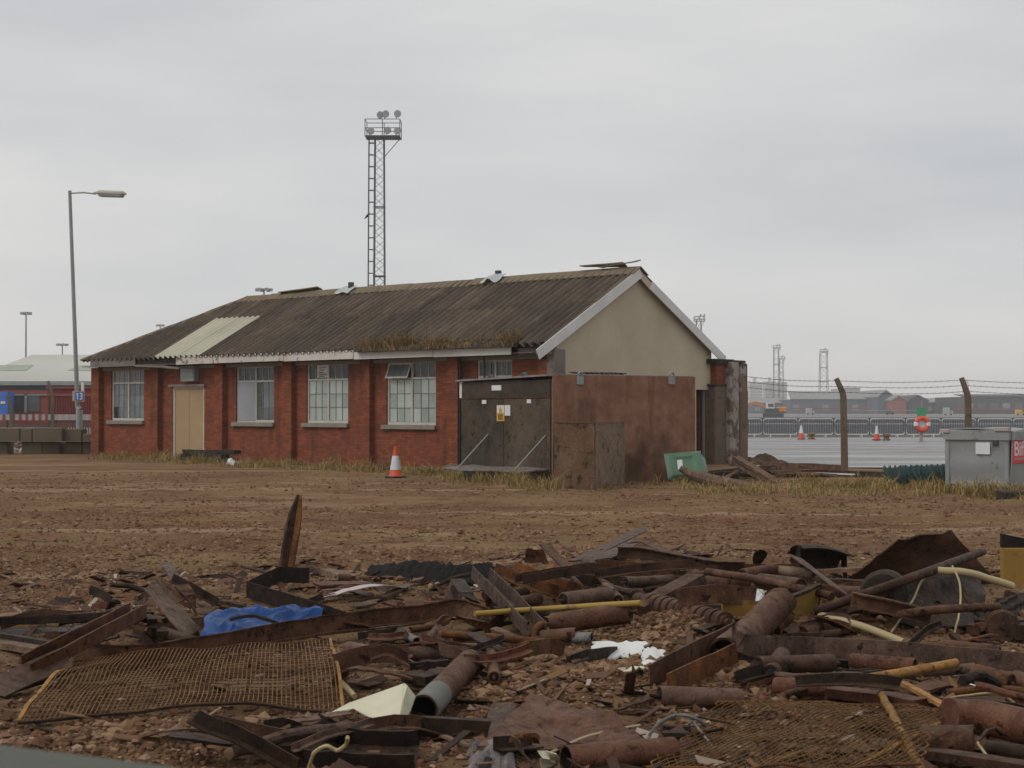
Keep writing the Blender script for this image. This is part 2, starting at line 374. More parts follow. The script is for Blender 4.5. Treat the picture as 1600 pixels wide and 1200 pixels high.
# earth
m, t, b = new_mat('earth'); v = coords(t, rnd=False)
n1 = noise(t, v, .35, 6, .6); n2 = noise(t, v, 1.7, 8, .65); n3 = noise(t, v, 15, 10, .78)
ns = noise(t, v, 1.0, 6, .62, (.05, 1.05, 1)); nst = noise(t, v, 1.0, 7, .7, (.5, 3.4, 1))
col = ramp(t, n2, [(.3, (0.1024, 0.0520, 0.0283)), (.5, (0.1617, 0.0867, 0.0468)), (.7, (0.2210, 0.1306, 0.0714))])
sepv = t.nodes.new('ShaderNodeSeparateXYZ'); t.links.new(v, sepv.inputs[0])
col = mix(t, gray(t, n1, .42, .62), col, (0.2318, 0.1537, 0.0751))
nr_ = noise(t, v, .9, 5, .6); col = mix(t, gray(t, nr_, .56, .68), col, (0.1994, 0.0809, 0.0456))
col = mix(t, gray(t, ns, .53, .60), col, (0.3072, 0.2033, 0.1243))
col = mix(t, gray(t, nst, .52, .66), col, (0.1078, 0.0543, 0.0333))
col = mix(t, gray(t, n3, .50, .72), col, (0.2911, 0.1929, 0.1158))
col = mix(t, gray(t, n3, .28, .42), (0.0593, 0.0300, 0.0185), col)
t.links.new(col, b.inputs['Base Color']); b.inputs['Roughness'].default_value = .95; b.inputs['Specular IOR Level'].default_value = .06
bump(t, b, n3, 1.0, .035)
# wet quay surface; pale bands put streaky reflections into the colour
m, t, b = new_mat('quay'); v = coords(t, rnd=False)
n1 = noise(t, v, 1.0, 5, .55, (.035, .30, 1)); n2 = noise(t, v, 1.0, 7, .6, (.25, 1.2, 1)); n3 = noise(t, v, 14, 5, .6)
col = ramp(t, n1, [(.42, (.085, .09, .095)), (.48, (.17, .175, .18)), (.54, (.21, .21, .21)), (.60, (.40, .395, .385))])
col = mix(t, gray(t, n2, .55, .8), col, (.17, .155, .145)); col = mix(t, gray(t, n3, .5, .8), col, (.14, .14, .14))
t.links.new(col, b.inputs['Base Color']); t.links.new(ramp(t, n1, [(.40, (.22,) * 3), (.58, (.7,) * 3)]), b.inputs['Roughness']); bump(t, b, n3, .3, .006)
m, t, b = new_mat('water'); v = coords(t, rnd=False); b.inputs['Base Color'].default_value = (.035, .042, .042, 1); b.inputs['Roughness'].default_value = .12
bump(t, b, noise(t, v, 1.0, 5, .6, (.5, 1.1, 1)), .35, .12)
m, t, b = new_mat('far_earth'); v = coords(t, rnd=False); n1 = noise(t, v, .05, 6, .6)
t.links.new(ramp(t, n1, [(.35, (.13, .12, .11)), (.65, (.23, .215, .20))]), b.inputs['Base Color']); b.inputs['Roughness'].default_value = .9
# brick: courses across any upright face
m, t, b = new_mat('brick'); v = coords(t, rnd=False)
sx = t.nodes.new('ShaderNodeSeparateXYZ'); t.links.new(v, sx.inputs[0]); ad = t.nodes.new('ShaderNodeMath'); t.links.new(sx.outputs[0], ad.inputs[0]); t.links.new(sx.outputs[1], ad.inputs[1])
cb = t.nodes.new('ShaderNodeCombineXYZ'); t.links.new(ad.outputs[0], cb.inputs[0]); t.links.new(sx.outputs[2], cb.inputs[1])
bk = t.nodes.new('ShaderNodeTexBrick'); bk.inputs['Scale'].default_value = 1; bk.inputs['Brick Width'].default_value = .225; bk.inputs['Row Height'].default_value = .075
bk.inputs['Mortar Size'].default_value = .005; bk.inputs['Mortar Smooth'].default_value = .3; bk.inputs['Bias'].default_value = -.1
bk.inputs['Color1'].default_value = (.275, .082, .043, 1); bk.inputs['Color2'].default_value = (.155, .052, .031, 1); bk.inputs['Mortar'].default_value = (.12, .065, .043, 1)
t.links.new(cb.outputs[0], bk.inputs['Vector'])
n1 = noise(t, v, 1.1, 7, .62); n2 = noise(t, v, 9, 5, .6); n4 = noise(t, v, 1.0, 6, .6, (2.4, 2.4, .5))
col = mix(t, gray(t, n1, .50, .74), bk.outputs[0], (.13, .052, .034)); col = mix(t, gray(t, n2, .58, .8), col, (.30, .112, .065))
col = mix(t, gray(t, n4, .54, .74), col, (.07, .042, .026))
t.links.new(col, b.inputs['Base Color']); b.inputs['Specular IOR Level'].default_value = .1; b.inputs['Roughness'].default_value = .88
bn = t.nodes.new('ShaderNodeMath'); bn.operation = 'SUBTRACT'; bn.inputs[0].default_value = 1; t.links.new(bk.outputs[1], bn.inputs[1]); bump(t, b, bn.outputs[0], .7, .008)
# cream render
m, t, b = new_mat('render'); v = coords(t, rnd=False)
n1 = noise(t, v, .8, 7, .6); n2 = noise(t, v, 1.0, 8, .7, (1.6, 1.6, .7)); n3 = noise(t, v, 30, 5, .6)
col = ramp(t, n1, [(.3, (.44, .375, .275)), (.7, (.53, .465, .355))]); col = mix(t, gray(t, n2, .58, .80), col, (.36, .305, .225)); col = mix(t, gray(t, n3, .55, .8), col, (.39, .32, .225))
t.links.new(col, b.inputs['Base Color']); b.inputs['Specular IOR Level'].default_value = .1; b.inputs['Roughness'].default_value = .93; bump(t, b, n3, .35, .006)
# weathered asbestos cement sheet
m, t, b = new_mat('asbestos'); v = coords(t)
n1 = noise(t, v, 1.5, 8, .65, (1.6, .6, .6)); n2 = noise(t, v, 24, 6, .7); n3 = noise(t, v, 5, 6, .65)
col = ramp(t, n1, [(.3, (.06, .046, .038)), (.55, (.105, .082, .066)), (.75, (.15, .12, .095))])
col = mix(t, gray(t, n2, .56, .7), col, (.21, .175, .14)); col = mix(t, gray(t, n3, .58, .74), col, (.12, .105, .045))
col = mix(t, gray(t, n2, .74, .8), col, (.33, .31, .27))
oi = t.nodes.new('ShaderNodeObjectInfo'); col = mix(t, 1.0, col, ramp(t, oi.outputs['Random'], [(0, (.8, .8, .8)), (1, (1.25, 1.2, 1.15))]), 'MULTIPLY')
t.links.new(col, b.inputs['Base Color']); b.inputs['Specular IOR Level'].default_value = .1; b.inputs['Roughness'].default_value = .95; bump(t, b, n2, .6, .008)
# glass panes
def glass(name, c1, c2, rough):
    m, t, b = new_mat(name); v = coords(t); n1 = noise(t, v, 3.0, 5, .6)
    oi = t.nodes.new('ShaderNodeObjectInfo'); col = mix(t, gray(t, n1, .3, .7), c1, c2)
    col = mix(t, 1.0, col, ramp(t, oi.outputs['Random'], [(0, (.62, .66, .66)), (1, (1.15, 1.15, 1.12))]), 'MULTIPLY')
    t.links.new(col, b.inputs['Base Color']); b.inputs['Roughness'].default_value = rough
glass('pane_frosted', (.35, .41, .375), (.47, .51, .48), .18)
glass('pane_dark', (.055, .056, .066), (.10, .10, .11), .12)
glass('pane_grey', (.15, .17, .185), (.21, .23, .24), .16)
glass('pane_black', (.01, .01, .012), (.015, .015, .015), .3)
m, t, b = new_mat('haze'); t.nodes.remove(b); o = [n for n in t.nodes if n.type == 'OUTPUT_MATERIAL'][0]
pv = t.nodes.new('ShaderNodeVolumePrincipled'); pv.inputs['Color'].default_value = (1, .985, .97, 1); pv.inputs['Density'].default_value = .00042; pv.inputs['Anisotropy'].default_value = .0
t.links.new(pv.outputs[0], o.inputs['Volume'])

# ================================================================== the setting
# ground: a finely modelled sheet in front, running out to the horizon with the dock basin left open
ys = np.concatenate([np.linspace(-4, 5.4, 30)[:-1], np.geomspace(5.4, 90, 430)])
ss = np.concatenate([np.linspace(-1.6, -.62, 12)[:-1], np.linspace(-.62, .62, 420), np.linspace(.62, 1.6, 12)[1:]])
YY, SS = np.meshgrid(ys, ss, indexing='ij'); XX = SS * np.maximum(YY, 6.0)
ZZ = gh(XX, YY); ZZ[-1, :] = 0; ZZ[:, 0] = 0; ZZ[:, -1] = 0
BASIN_X, Q0, Q1 = 11.0, 88.0, 300.0
nr, nc = YY.shape
gv = np.stack([XX, YY, ZZ], -1).reshape(-1, 3); ii = np.arange(nr * nc).reshape(nr, nc)
fq = np.stack([ii[:-1, :-1], ii[:-1, 1:], ii[1:, 1:], ii[1:, :-1]], -1).reshape(-1, 4)
keep = ~((gv[fq[:, 2], 1] > Q0 - .2) & (gv[fq[:, 1], 0] > BASIN_X))
me = bpy.data.meshes.new('ground'); me.from_pydata(gv.tolist(), [], fq[keep].tolist()); me.materials.append(MAT['earth']); me.shade_smooth()
tag(link('ground', me), kind='structure')
g2 = MB()
for x0, x1, y0, y1 in ((-2500, 2500, -40, Q0), (-2500, BASIN_X, Q0, Q1), (-2500, 2500, Q1, 2600)):
    g2.add([(x0, y0, -.12), (x1, y0, -.12), (x1, y1, -.12), (x0, y1, -.12)], [(0, 1, 2, 3)])
tag(g2.make('terrain', 'far_earth', origin=np.zeros(3)), kind='structure')
w = MB(); w.add([(BASIN_X - 2, Q0 - 2, -3.2), (2450, Q0 - 2, -3.2), (2450, Q1 + 2, -3.2), (BASIN_X - 2, Q1 + 2, -3.2)], [(0, 1, 2, 3)])
tag(w.make('water', 'water', origin=np.zeros(3)), kind='structure')
# quay apron: sheet of wet hard standing with a real kerb edge towards the yard, quay walls down to the water
ap = MB()
pA, pB = gp(1150, 737), gp(1620, 742)
ap.add([(pA[0] + .9, pA[1] + 2.2, .03), (pB[0] + 40, pB[1] + 2.0, .03), (120, Q0 - .8, .03), (BASIN_X - 1, Q0 - .8, .03)], [(0, 1, 2, 3)])
tag(ap.make('quay_pavement', 'quay', origin=np.zeros(3)), kind='structure')
kb = MB(); kb.box(BASIN_X - 1, 400, Q0 - .8, Q0 + .1, -3.4, .16); tag(kb.make('quay_wall', 'concrete', origin=np.zeros(3)), kind='structure')
kb = MB(); kb.box(BASIN_X - 2, 2450, Q1 - .5, Q1 + 1.2, -3.4, .02); tag(kb.make('quay_wall_far', 'shed_wall_dark', origin=np.zeros(3)), kind='structure')
kb = MB(); kb.box(BASIN_X - 3, BASIN_X - .2, Q0 + .1, Q1 - .5, -3.4, -.02); tag(kb.make('quay_wall_side', 'concrete', origin=np.zeros(3)), kind='structure')
for k, (x0, x1, ya, yb) in enumerate(((1190, 1500, 699, 700.4), (1320, 1420, 695.4, 696.4), (1180, 1330, 705, 706), (1400, 1500, 703, 704.2))):
    q = MB(); P = [gp(x0, yb, .034), gp(x1, yb + 1.2, .034), gp(x1 - 4, ya + 1.2, .034), gp(x0 + 3, ya, .034)]
    q.add(P, [(0, 1, 2, 3)]); tag(q.make('road_marking', 'pale_pink', origin=np.zeros(3)), kind='structure')

# ================================================================== the brick workshop
Rc, Lc = gp(868, 736.5), gp(152, 712)
ex = unit(Rc - Lc); ey = np.array([-ex[1], ex[0], 0.0]); BL = float(np.linalg.norm(Rc - Lc))
brot = math.atan2(ex[1], ex[0])
def loc_ray(px, py):
    d = ray(px, py); o = np.array([0, 0, EYE]) - Rc
    return np.array([o @ ex, o @ ey, o[2]]), np.array([d @ ex, d @ ey, d[2]])
def hf(px, py, y=0.0):                         # pixel -> (x, z) on the plane y of the workshop
    o, d = loc_ray(px, py); t = (y - o[1]) / d[1]; q = o + d * t; return float(q[0]), float(q[2])
def hg(px, py, x=0.0):                         # pixel -> (y, z) on the plane x
    o, d = loc_ray(px, py); t = (x - o[0]) / d[0]; q = o + d * t; return float(q[1]), float(q[2])
BW, BR = 7.2, 6.75                            # wall depth; span between the eaves walls carrying the roof
B = thing('brick_workshop', 'long derelict red brick workshop with corrugated roof and cream gable end', 'building', Rc, brot)
OV = -.65
ze = hf(430, 552.5, OV)[1]                     # roof edge at the eaves
zr = hg(997, 424)[1]; zr = (lambda q: q)(hg(997, 421, .15)[1])
fb = hf(430, 565, -.62)[1]                     # underside of fascia
HIP = hf(390, 463, BR / 2)[0]                  # where the ridge stops above the hipped end
print('BL %.2f BW %.2f ze %.2f zr %.2f fb %.2f HIP %.2f' % (BL, BW, ze, zr, fb, HIP))
holes = []; wins = []
for px0, px1, yt, yb in ((174, 225, 577, 657), (369, 428, 572, 660), (479, 544, 568, 661), (604, 681, 564, 664), (745, 800, 562, 660)):
    x0, _ = hf(px0, 600); x1, _ = hf(px1, 600); xm = (px0 + px1) / 2
    holes.append((x0, x1, hf(xm, yb)[1], min(hf(xm, yt)[1], fb - .02))); wins.append(holes[-1])
dx0, dx1 = hf(270, 650)[0], hf(319, 650)[0]; dz = hf(295, 604)[1]
holes.append((dx0, dx1, -.05, dz))
def holed(x0, x1, z0, z1, hs, yf, yb):         # wall slab with openings: front, back, reveals
    mb = MB(); xs = sorted({x0, x1, *[h[0] for h in hs], *[h[1] for h in hs]}); zs = sorted({z0, z1, *[max(z0, h[2]) for h in hs], *[h[3] for h in hs]})
    inside = lambda a, c: any(h[0] < a < h[1] and h[2] < c < h[3] for h in hs)
    for i in range(len(xs) - 1):
        for j in range(len(zs) - 1):
            if inside((xs[i] + xs[i + 1]) / 2, (zs[j] + zs[j + 1]) / 2): continue
            a, b, c, d = xs[i], xs[i + 1], zs[j], zs[j + 1]
            mb.add([(a, yf, c), (b, yf, c), (b, yf, d), (a, yf, d)], [(0, 1, 2, 3)]); mb.add([(a, yb, c), (b, yb, c), (b, yb, d), (a, yb, d)], [(3, 2, 1, 0)])
    for a, b, c, d in hs:
        c = max(c, z0)
        mb.add([(a, yf, c), (a, yb, c), (a, yb, d), (a, yf, d)], [(0, 1, 2, 3)]); mb.add([(b, yf, c), (b, yb, c), (b, yb, d), (b, yf, d)], [(3, 2, 1, 0)])
        mb.add([(a, yf, d), (b, yf, d), (b, yb, d), (a, yb, d)], [(3, 2, 1, 0)]); mb.add([(a, yf, c), (b, yf, c), (b, yb, c), (a, yb, c)], [(0, 1, 2, 3)])
    return mb
holed(-BL, 0, -.3, fb + .25, holes, 0, .24).make('wall', 'brick', B)
mb = MB(); mb.box(-BL, -.26, BW - .24, BW, -.3, fb + .25); mb.box(-BL, -BL + .24, .25, BW - .25, -.3, fb + .25); mb.make('wall', 'brick', B)
# gable wall in cream render with the doorway
gd0, gd1, gdz = hg(1087, 650)[0], hg(1111, 650)[0], hg(1098, 609)[1]
gm = MB()
for a, b, c, d in ((.0, gd0, -.3, gdz), (gd1, BW, -.3, gdz), (.0, BW, gdz, fb)):
    gm.add([(.02, a, c), (.02, b, c), (.02, b, d), (.02, a, d)], [(0, 1, 2, 3)])
slope = (zr - ze) / (BR / 2 - OV)
def roofz(y): return ze + slope * (y - OV) if y <= BR / 2 else zr - slope * (y - BR / 2)
gm.add([(.02, 0, fb), (.02, BW, fb), (.02, BW, roofz(BW) - .04), (.02, BR / 2, zr - .04), (.02, 0, roofz(0) - .04)], [(0, 1, 2, 3, 4)])
n = len(gm.V); gm.add([v - np.array([.24, 0, 0]) for v in gm.V], [tuple(reversed(f)) for f in gm.F])
for y in (gd0, gd1): gm.add([(.02, y, -.3), (-.22, y, -.3), (-.22, y, gdz), (.02, y, gdz)], [(0, 1, 2, 3)])
gm.add([(.02, gd0, gdz), (.02, gd1, gdz), (-.22, gd1, gdz), (-.22, gd0, gdz)], [(0, 1, 2, 3)])
gm.add([(.02, 0, -.3), (-.22, 0, -.3), (-.22, 0, fb), (.02, 0, fb)], [(0, 1, 2, 3)])
gm.make('gable_wall', 'render', B)
mb = MB(); mb.box(-BL + .3, -.3, .3, BW - .3, -.02, .06); mb.make('floor', 'dark_timber', B)  # floor coloured dark so the doorway reads as an unlit room
mb = MB(); mb.box(-.16, -.10, gd1 - .22, gd1 - .01, .06, gdz - .02); mb.make('open_door', 'grey_board', B)
# brick piers between the bays
pr = [154, 246, 347, 455, 577, 715]
for k, px in enumerate(pr):
    x1 = hf(px, 640, -.2)[0]; x0 = x1 - .42 if k else -BL - .1
    mb = MB(); mb.cbox(x0, x1, -.2, .002, -.3, fb, .006); mb.make('pier', 'brick', B)
    if k == 0: mb = MB(); mb.box(x0, x0 + .1, .002, .4, -.3, fb); mb.make('pier', 'brick', B)
mb = MB(); mb.cbox(-.42, .06, -.2, .002, -.3, fb - .15, .006); mb.make('pier', 'brick', B)
mb = MB(); mb.cbox(-.10, .16, -.23, .22, fb - .75, fb + .12, .01); mb.make('pier_cap', 'weathered_board', B)
mb = MB(); mb.box(-.9, .1, -.45, -.06, fb - .02, fb + .16); mb.make('eaves_board', 'weathered_board', B)
mb = MB(); mb.box(-.62, .02, -.60, -.02, fb + .17, fb + .30); mb.make('eaves_end', 'black', B)
# concrete lintel strip under the fascia between piers
for k in range(6):
    a = hf(pr[k], 640, -.13)[0] + .02; b = (hf(pr[k + 1], 640, -.13)[0] - .44) if k < 5 else -.44
    mb = MB(); mb.box(a, b, -.05, -.003, fb - .11, fb - .005); mb.make('lintel', 'sill', B)
# windows
GB = .016
def window(i, x0, x1, z0, z1):
    fw = .055; xm = (x0 + x1) / 2; zt = z1 - (z1 - z0) * .27
    f = MB(); y0, y1 = .05, .12
    f.box(x0, x0 + fw, y0, y1, z0, z1); f.box(x1 - fw, x1, y0, y1, z0, z1); f.box(x0 + fw, x1 - fw, y0, y1, z1 - fw, z1); f.box(x0 + fw, x1 - fw, y0, y1, z0, z0 + fw * 1.4)
    f.box(xm - fw / 2, xm + fw / 2, y0 - .004, y1, z0 + fw * 1.4, z1 - fw)
    for a, b in ((x0 + fw, xm - fw / 2), (xm + fw / 2, x1 - fw)): f.box(a, b, y0 + .003, y1, zt - fw / 2, zt + fw / 2)
    wn = f.make('window', 'window_paint', B)
    mb = MB(); mb.cbox(x0 - .14, x1 + .05, -.11, .05, z0 - .12, z0 - .003, .012); mb.make('sill', 'sill', wn)
    bars = MB(); topbars = MB()
    for s, (a, b) in enumerate(((x0 + fw, xm - fw / 2), (xm + fw / 2, x1 - fw))):
        lo, hi = z0 + fw * 1.4, zt - fw / 2
        boarded = (i == 1 and s == 0); tilt = (i == 3 and s == 0)
        if boarded:
            mb = MB(); mb.box(a - .02, b + .01, y0 - .012, y0 - .004, lo - .03, hi + .02); mb.make('board', 'grey_board', wn)
        for c in range(3):
            xa, xb = a + (b - a) * c / 3, a + (b - a) * (c + 1) / 3
            for r in range(3):
                if boarded: continue
                za, zb = lo + (hi - lo) * r / 3, lo + (hi - lo) * (r + 1) / 3
                m_ = 'pane_frosted' if i in (2, 3, 4) else ('pane_grey' if i == 0 else ('pane_dark' if c == 0 else 'pane_grey'))
                if i == 0 and s == 0 and c == 0 and r == 0: m_ = 'pane_black'
                mb = MB(); yy = .085 + random.uniform(-.002, .002); mb.box(xa + GB / 2, xb - GB / 2, yy, yy + .004, za + GB / 2, zb - GB / 2); mb.make('pane', m_, wn)
                if c == 0 and r: bars.box(a, b, .07, .1, za - GB / 2, za + GB / 2)
            if c and not boarded: bars.box(xa - GB / 2, xa + GB / 2, .072, .098, lo, hi)
            lo2, hi2 = zt + fw / 2, z1 - fw
            if not tilt:
                mb = MB(); mb.box(xa + GB / 2, xb - GB / 2, .085, .089, lo2, hi2); mb.make('pane', 'pane_dark' if i else 'pane_grey', wn)
                if c: topbars.box(xa - GB / 2, xa + GB / 2, .07, .1, lo2, hi2)
        if tilt:                                            # vent hung open at the bottom
            lo2, hi2 = zt + fw / 2, z1 - fw; dy = -.17
            q = lambda xa, xb, za, zb, o: [(xa, .06 + dy * (hi2 - za) / (hi2 - lo2) + o, za), (xb, .06 + dy * (hi2 - za) / (hi2 - lo2) + o, za), (xb, .06 + dy * (hi2 - za) / (hi2 - lo2) + o + .02, za), (xa, .06 + dy * (hi2 - za) / (hi2 - lo2) + o + .02, za),
                                           (xa, .06 + dy * (hi2 - zb) / (hi2 - lo2) + o, zb), (xb, .06 + dy * (hi2 - zb) / (hi2 - lo2) + o, zb), (xb, .06 + dy * (hi2 - zb) / (hi2 - lo2) + o + .02, zb), (xa, .06 + dy * (hi2 - zb) / (hi2 - lo2) + o + .02, zb)]
            sash = MB(); sash.hexa(q(a, a + .04, lo2 - .02, hi2, -.01)); sash.hexa(q(b - .04, b, lo2 - .02, hi2, -.01)); sash.hexa(q(a + .04, b - .04, lo2 - .02, lo2 + .025, -.01)); sash.hexa(q(a + .04, b - .04, hi2 - .04, hi2, -.01))
            sash.make('sash', 'window_paint', wn)
            for c in range(3):
                xa, xb = a + .04 + (b - a - .08) * c / 3, a + .04 + (b - a - .08) * (c + 1) / 3
                mb = MB(); mb.hexa(q(xa + .008, xb - .008, lo2 + .025, hi2 - .04, 0)); mb.make('pane', 'pane_grey', wn)
    bars.make('glazing_bars', 'weathered_board', wn); topbars.make('glazing_bars', 'window_paint', wn)
    return wn
wobj = [window(i, *h) for i, h in enumerate(wins)]
# notice behind the third window, with its print
x0, z0 = hf(496, 590, .045); x1, z1 = hf(512.5, 570.5, .045)
mb = MB(); mb.box(x0, x1, .036, .044, z0, z1); nb = mb.make('notice', 'sign_white', wobj[2])
mb = MB(); mb.box(x0 + .02, x1 - .02, .033, .0355, z0 + .03, z0 + .14); mb.make('notice_band', 'pale_green_sheet', wobj[2])
mb = MB()
for k in range(5): mb.box(x0 + .08 + .02 * (k % 2), x1 - .08 - .05 * (k % 3), .033, .0355, z1 - .09 - k * .065, z1 - .065 - k * .065)
mb.make('notice_print', 'shed_wall_blue', wobj[2])
# double door
mb = MB(); fw = .07
mb.box(dx0, dx0 + fw, .02, .14, -.05, dz); mb.box(dx1 - fw, dx1, .02, .14, -.05, dz); mb.box(dx0 + fw, dx1 - fw, .02, .14, dz - fw, dz); dr = mb.make('door', 'window_paint', B)
dm = dx0 + (dx1 - dx0) * .5
for a, b in ((dx0 + fw, dm - .006), (dm + .006, dx1 - fw)): mb = MB(); mb.box(a, b, .05, .09, -.04, dz - fw - .005); mb.make('door_leaf', 'door_paint', dr)
mb = MB(); mb.box(dx0 - .12, dx1 + .1, -.09, .019, dz - .002, dz + .07); mb.make('door_hood', 'sill', dr)
# metal flood lamp box above the door
x0, z0 = hf(283, 596, -.2); x1, z1 = hf(304, 571, -.2)
mb = MB(); mb.cbox(x0, x1, -.24, -.003, z0, z1, .02); bxo = mb.make('wall_box', 'galvanised', B)
mb = MB(); mb.box(x0 + .03, x1 - .03, -.25, -.242, z0 + .12, z1 - .04); mb.make('wall_box_glass', 'pane_grey', bxo)
# downpipe
xd = hf(719, 640, -.2)[0]
mb = MB(); mb.wire([(xd, -.3, fb + .1), (xd, -.22, fb - .12), (xd, -.2, fb - .2), (xd, -.2, 1.4), (xd, -.2, .05)], .04, 8); mb.make('downpipe', 'black', B, 40)
mb = MB(); xq = xd + .75; mb.wire([(xq, -.05, fb - .02), (xq, -.05, .4)], .025, 6); mb.make('downpipe', 'dark_steel', B)
# fascia boards
def fascia(pxa, pxb, m, za=0, zb=0, yy=-.62, h=.25):
    a, b = hf(pxa, 560, yy)[0], hf(pxb, 560, yy)[0]
    mb = MB(); mb.hexa([(a, yy, fb + za), (b, yy, fb + zb), (b, yy + .03, fb + zb), (a, yy + .03, fb + za), (a, yy, fb + h + za), (b, yy, fb + h + zb), (b, yy + .03, fb + h + zb), (a, yy + .03, fb + h + za)])
    return mb.make('fascia_board', m, B)
fascia(141, 211, 'weathered_board', .0, .0, h=.27); fascia(212, 274, 'dark_timber', .02, .02, -.55, .22)  # second, set-back dark board draws the mossy dark gap in the fascia
for a, b, m_, q in ((275, 340, 'fascia_paint', 0), (341, 442, 'fascia_paint', .01), (443, 552, 'fascia_paint', 0), (553, 676, 'white_paint', -.01), (677, 798, 'white_paint', -.015)): fascia(a, b, m_, q, q + .008)
mb = MB(); a, b = hf(212, 570, -.6)[0], hf(282, 574, -.6)[0]; mb.sweep(fine([(a, -.62, fb + .01), ((a + b) / 2, -.64, fb - .03), (b, -.66, fb - .12)], 8, .01), flat(.02, .07)); mb.make('loose_board', 'weathered_board', B)
mb = MB(); mb.box(-BL - .1, -.3, -.58, -.01, fb + .02, fb + .04); mb.make('soffit', 'weathered_board', B)
# gutter with turf growing out of it
a, b = hf(556, 550, -.72)[0], hf(800, 545, -.72)[0]
mb = MB(); mb.sweep([(a, -.73, ze - .03), ((a + b) / 2, -.74, ze - .05), (b, -.73, ze - .04)], channel(.16, .08, .012)); mb.make('gutter', 'dark_steel', B)

# corrugated sheets, one by one
PIT, AMP = .27, .06
SW = 4 * PIT
up_l = math.hypot(BR / 2 - OV, zr - ze); dyl, dzl = (BR / 2 - OV) / up_l, (zr - ze) / up_l
XL, XR = -BL - .03, .22
def sheet_mesh(x0, t0, t1, side, amp=AMP, lift=0.0, cut=True, w=SW + .07):
    n = int(round(w / PIT * 10)); bm = bmesh.new(); rows = []
    for t in (t0, (t0 + t1) / 2, t1):
        r = []
        for k in range(n + 1):
            x = x0 + w * k / n; x = min(x, XR); o = amp * math.cos(2 * math.pi * (x - XL) / PIT) + lift
            y, z = OV + t * up_l * dyl, ze + t * up_l * dzl; y -= o * dzl; z += o * dyl
            if side: y = BR - y
            r.append(bm.verts.new((x, y, z)))
        rows.append(r)
    for a, b in zip(rows, rows[1:]):
        for k in range(n): bm.faces.new((a[k], a[k + 1], b[k + 1], b[k]) if not side else (b[k], b[k + 1], a[k + 1], a[k]))
    if cut:                                                   # trim along the hip
        for sgn in (1,):
            yy = BR / 2 - OV; p = Vector((XL, OV if not side else BR - OV, 0)); q = Vector((HIP, BR / 2, 0)); d = q - p; nn = Vector((d.y, -d.x, 0)) if not side else Vector((-d.y, d.x, 0))
            nn = nn if nn.x > 0 else -nn
            bmesh.ops.bisect_plane(bm, geom=bm.verts[:] + bm.edges[:] + bm.faces[:], plane_co=p, plane_no=nn, clear_inner=True)
    return bm
ncol = int(math.ceil((XR - XL) / SW))
pxa, pxb = hf(234, 557, OV)[0], hf(303, 554, OV)[0]
pale0 = int(round((pxa - XL) / SW)); pale1 = int(round((pxb - XL) / SW))
for side in (0, 1):
    for c in range(ncol):
        for r, (t0, t1) in enumerate(((-.0, .56), (.53, 1.0))):
            x0 = XL + c * SW; pale = (side == 0 and pale0 <= c < max(pale1, pale0 + 2) and r == 0)
            bm = sheet_mesh(x0, t0 - random.uniform(0, .008), .62 if pale else t1, side, AMP * (.8 if pale else 1), .012 * r + random.uniform(-.004, .006) + (.03 if pale else 0))
            if not bm.faces: bm.free(); continue
            me = bpy.data.meshes.new('roof_sheet'); bm.to_mesh(me); bm.free(); me.materials.append(MAT['pale_green_sheet' if pale else 'asbestos']); me.shade_smooth()
            o = link('roof_sheet', me, B)
            if pale: o['label'] = 'pale green replacement roof sheet'
# hipped end: sheets running up to the ridge end
nh = int((BR - 2 * OV) / 1.1) + 1
for c in range(nh):
    y0 = OV + c * 1.1; bm = bmesh.new(); n = 56; rows = []
    for t in (0, .25, .5, .75, 1.0):
        r = []
        for k in range(n + 1):
            y = y0 + 1.1 * k / n; o = AMP * math.cos(2 * math.pi * y / PIT); r.append(bm.verts.new((XL + t * (HIP - XL) - o * .4, y, ze + t * (zr - ze) + o * .9)))
        rows.append(r)
    for a, b in zip(rows, rows[1:]):
        for k in range(n): bm.faces.new((b[k], b[k + 1], a[k + 1], a[k]))
    for yy in (OV, BR - OV):
        p = Vector((XL, yy, 0)); q = Vector((HIP, BR / 2, 0)); d = q - p; nn = Vector((-d.y, d.x, 0)); nn = nn if (nn.y > 0) == (yy == OV) else -nn
        bmesh.ops.bisect_plane(bm, geom=bm.verts[:] + bm.edges[:] + bm.faces[:], plane_co=p, plane_no=nn, clear_inner=True)
    if bm.faces:
        me = bpy.data.meshes.new('roof_sheet'); bm.to_mesh(me); me.materials.append(MAT['asbestos']); me.shade_smooth(); link('roof_sheet', me, B)
    bm.free()
# ridge and hip cappings
x = HIP - .15
while x < XR:
    l = min(1.35, XR + .05 - x); z = zr + .055 + random.uniform(-.012, .012); h = .36
    mb = MB(); dzs = random.uniform(-.015, .015)
    mb.sweep([(x - .03, BR / 2, z), (x + l, BR / 2, z + dzs)], [(-h, -h * slope * .95 - .0), (-.05, -.0), (0, .035), (.05, 0), (h, -h * slope * .95), (h, -h * slope * .95 - .02), (.05, -.03), (0, .0), (-.05, -.03), (-h, -h * slope * .95 - .02)])
    mb.make('ridge_cap', 'ridge', B); x += l
for pxa_, pxb_, dza, dzb, tw in ((911, 975, .20, .17, .4), (940, 996, .13, .24, -.25), (440, 498, .11, .17, .3)):
    a = hf(pxa_, 430, BR / 2)[0]; b = hf(pxb_, 430, BR / 2)[0]
    za = zr + dza; zb = zr + dzb
    mb = MB(); mb.sweep(fine([(a, BR / 2 - .05, za), (b, BR / 2 + .05, zb)], 5, .008), flat(.26, .03), twist=tw); mb.make('loose_ridge_cap', 'ridge', B)
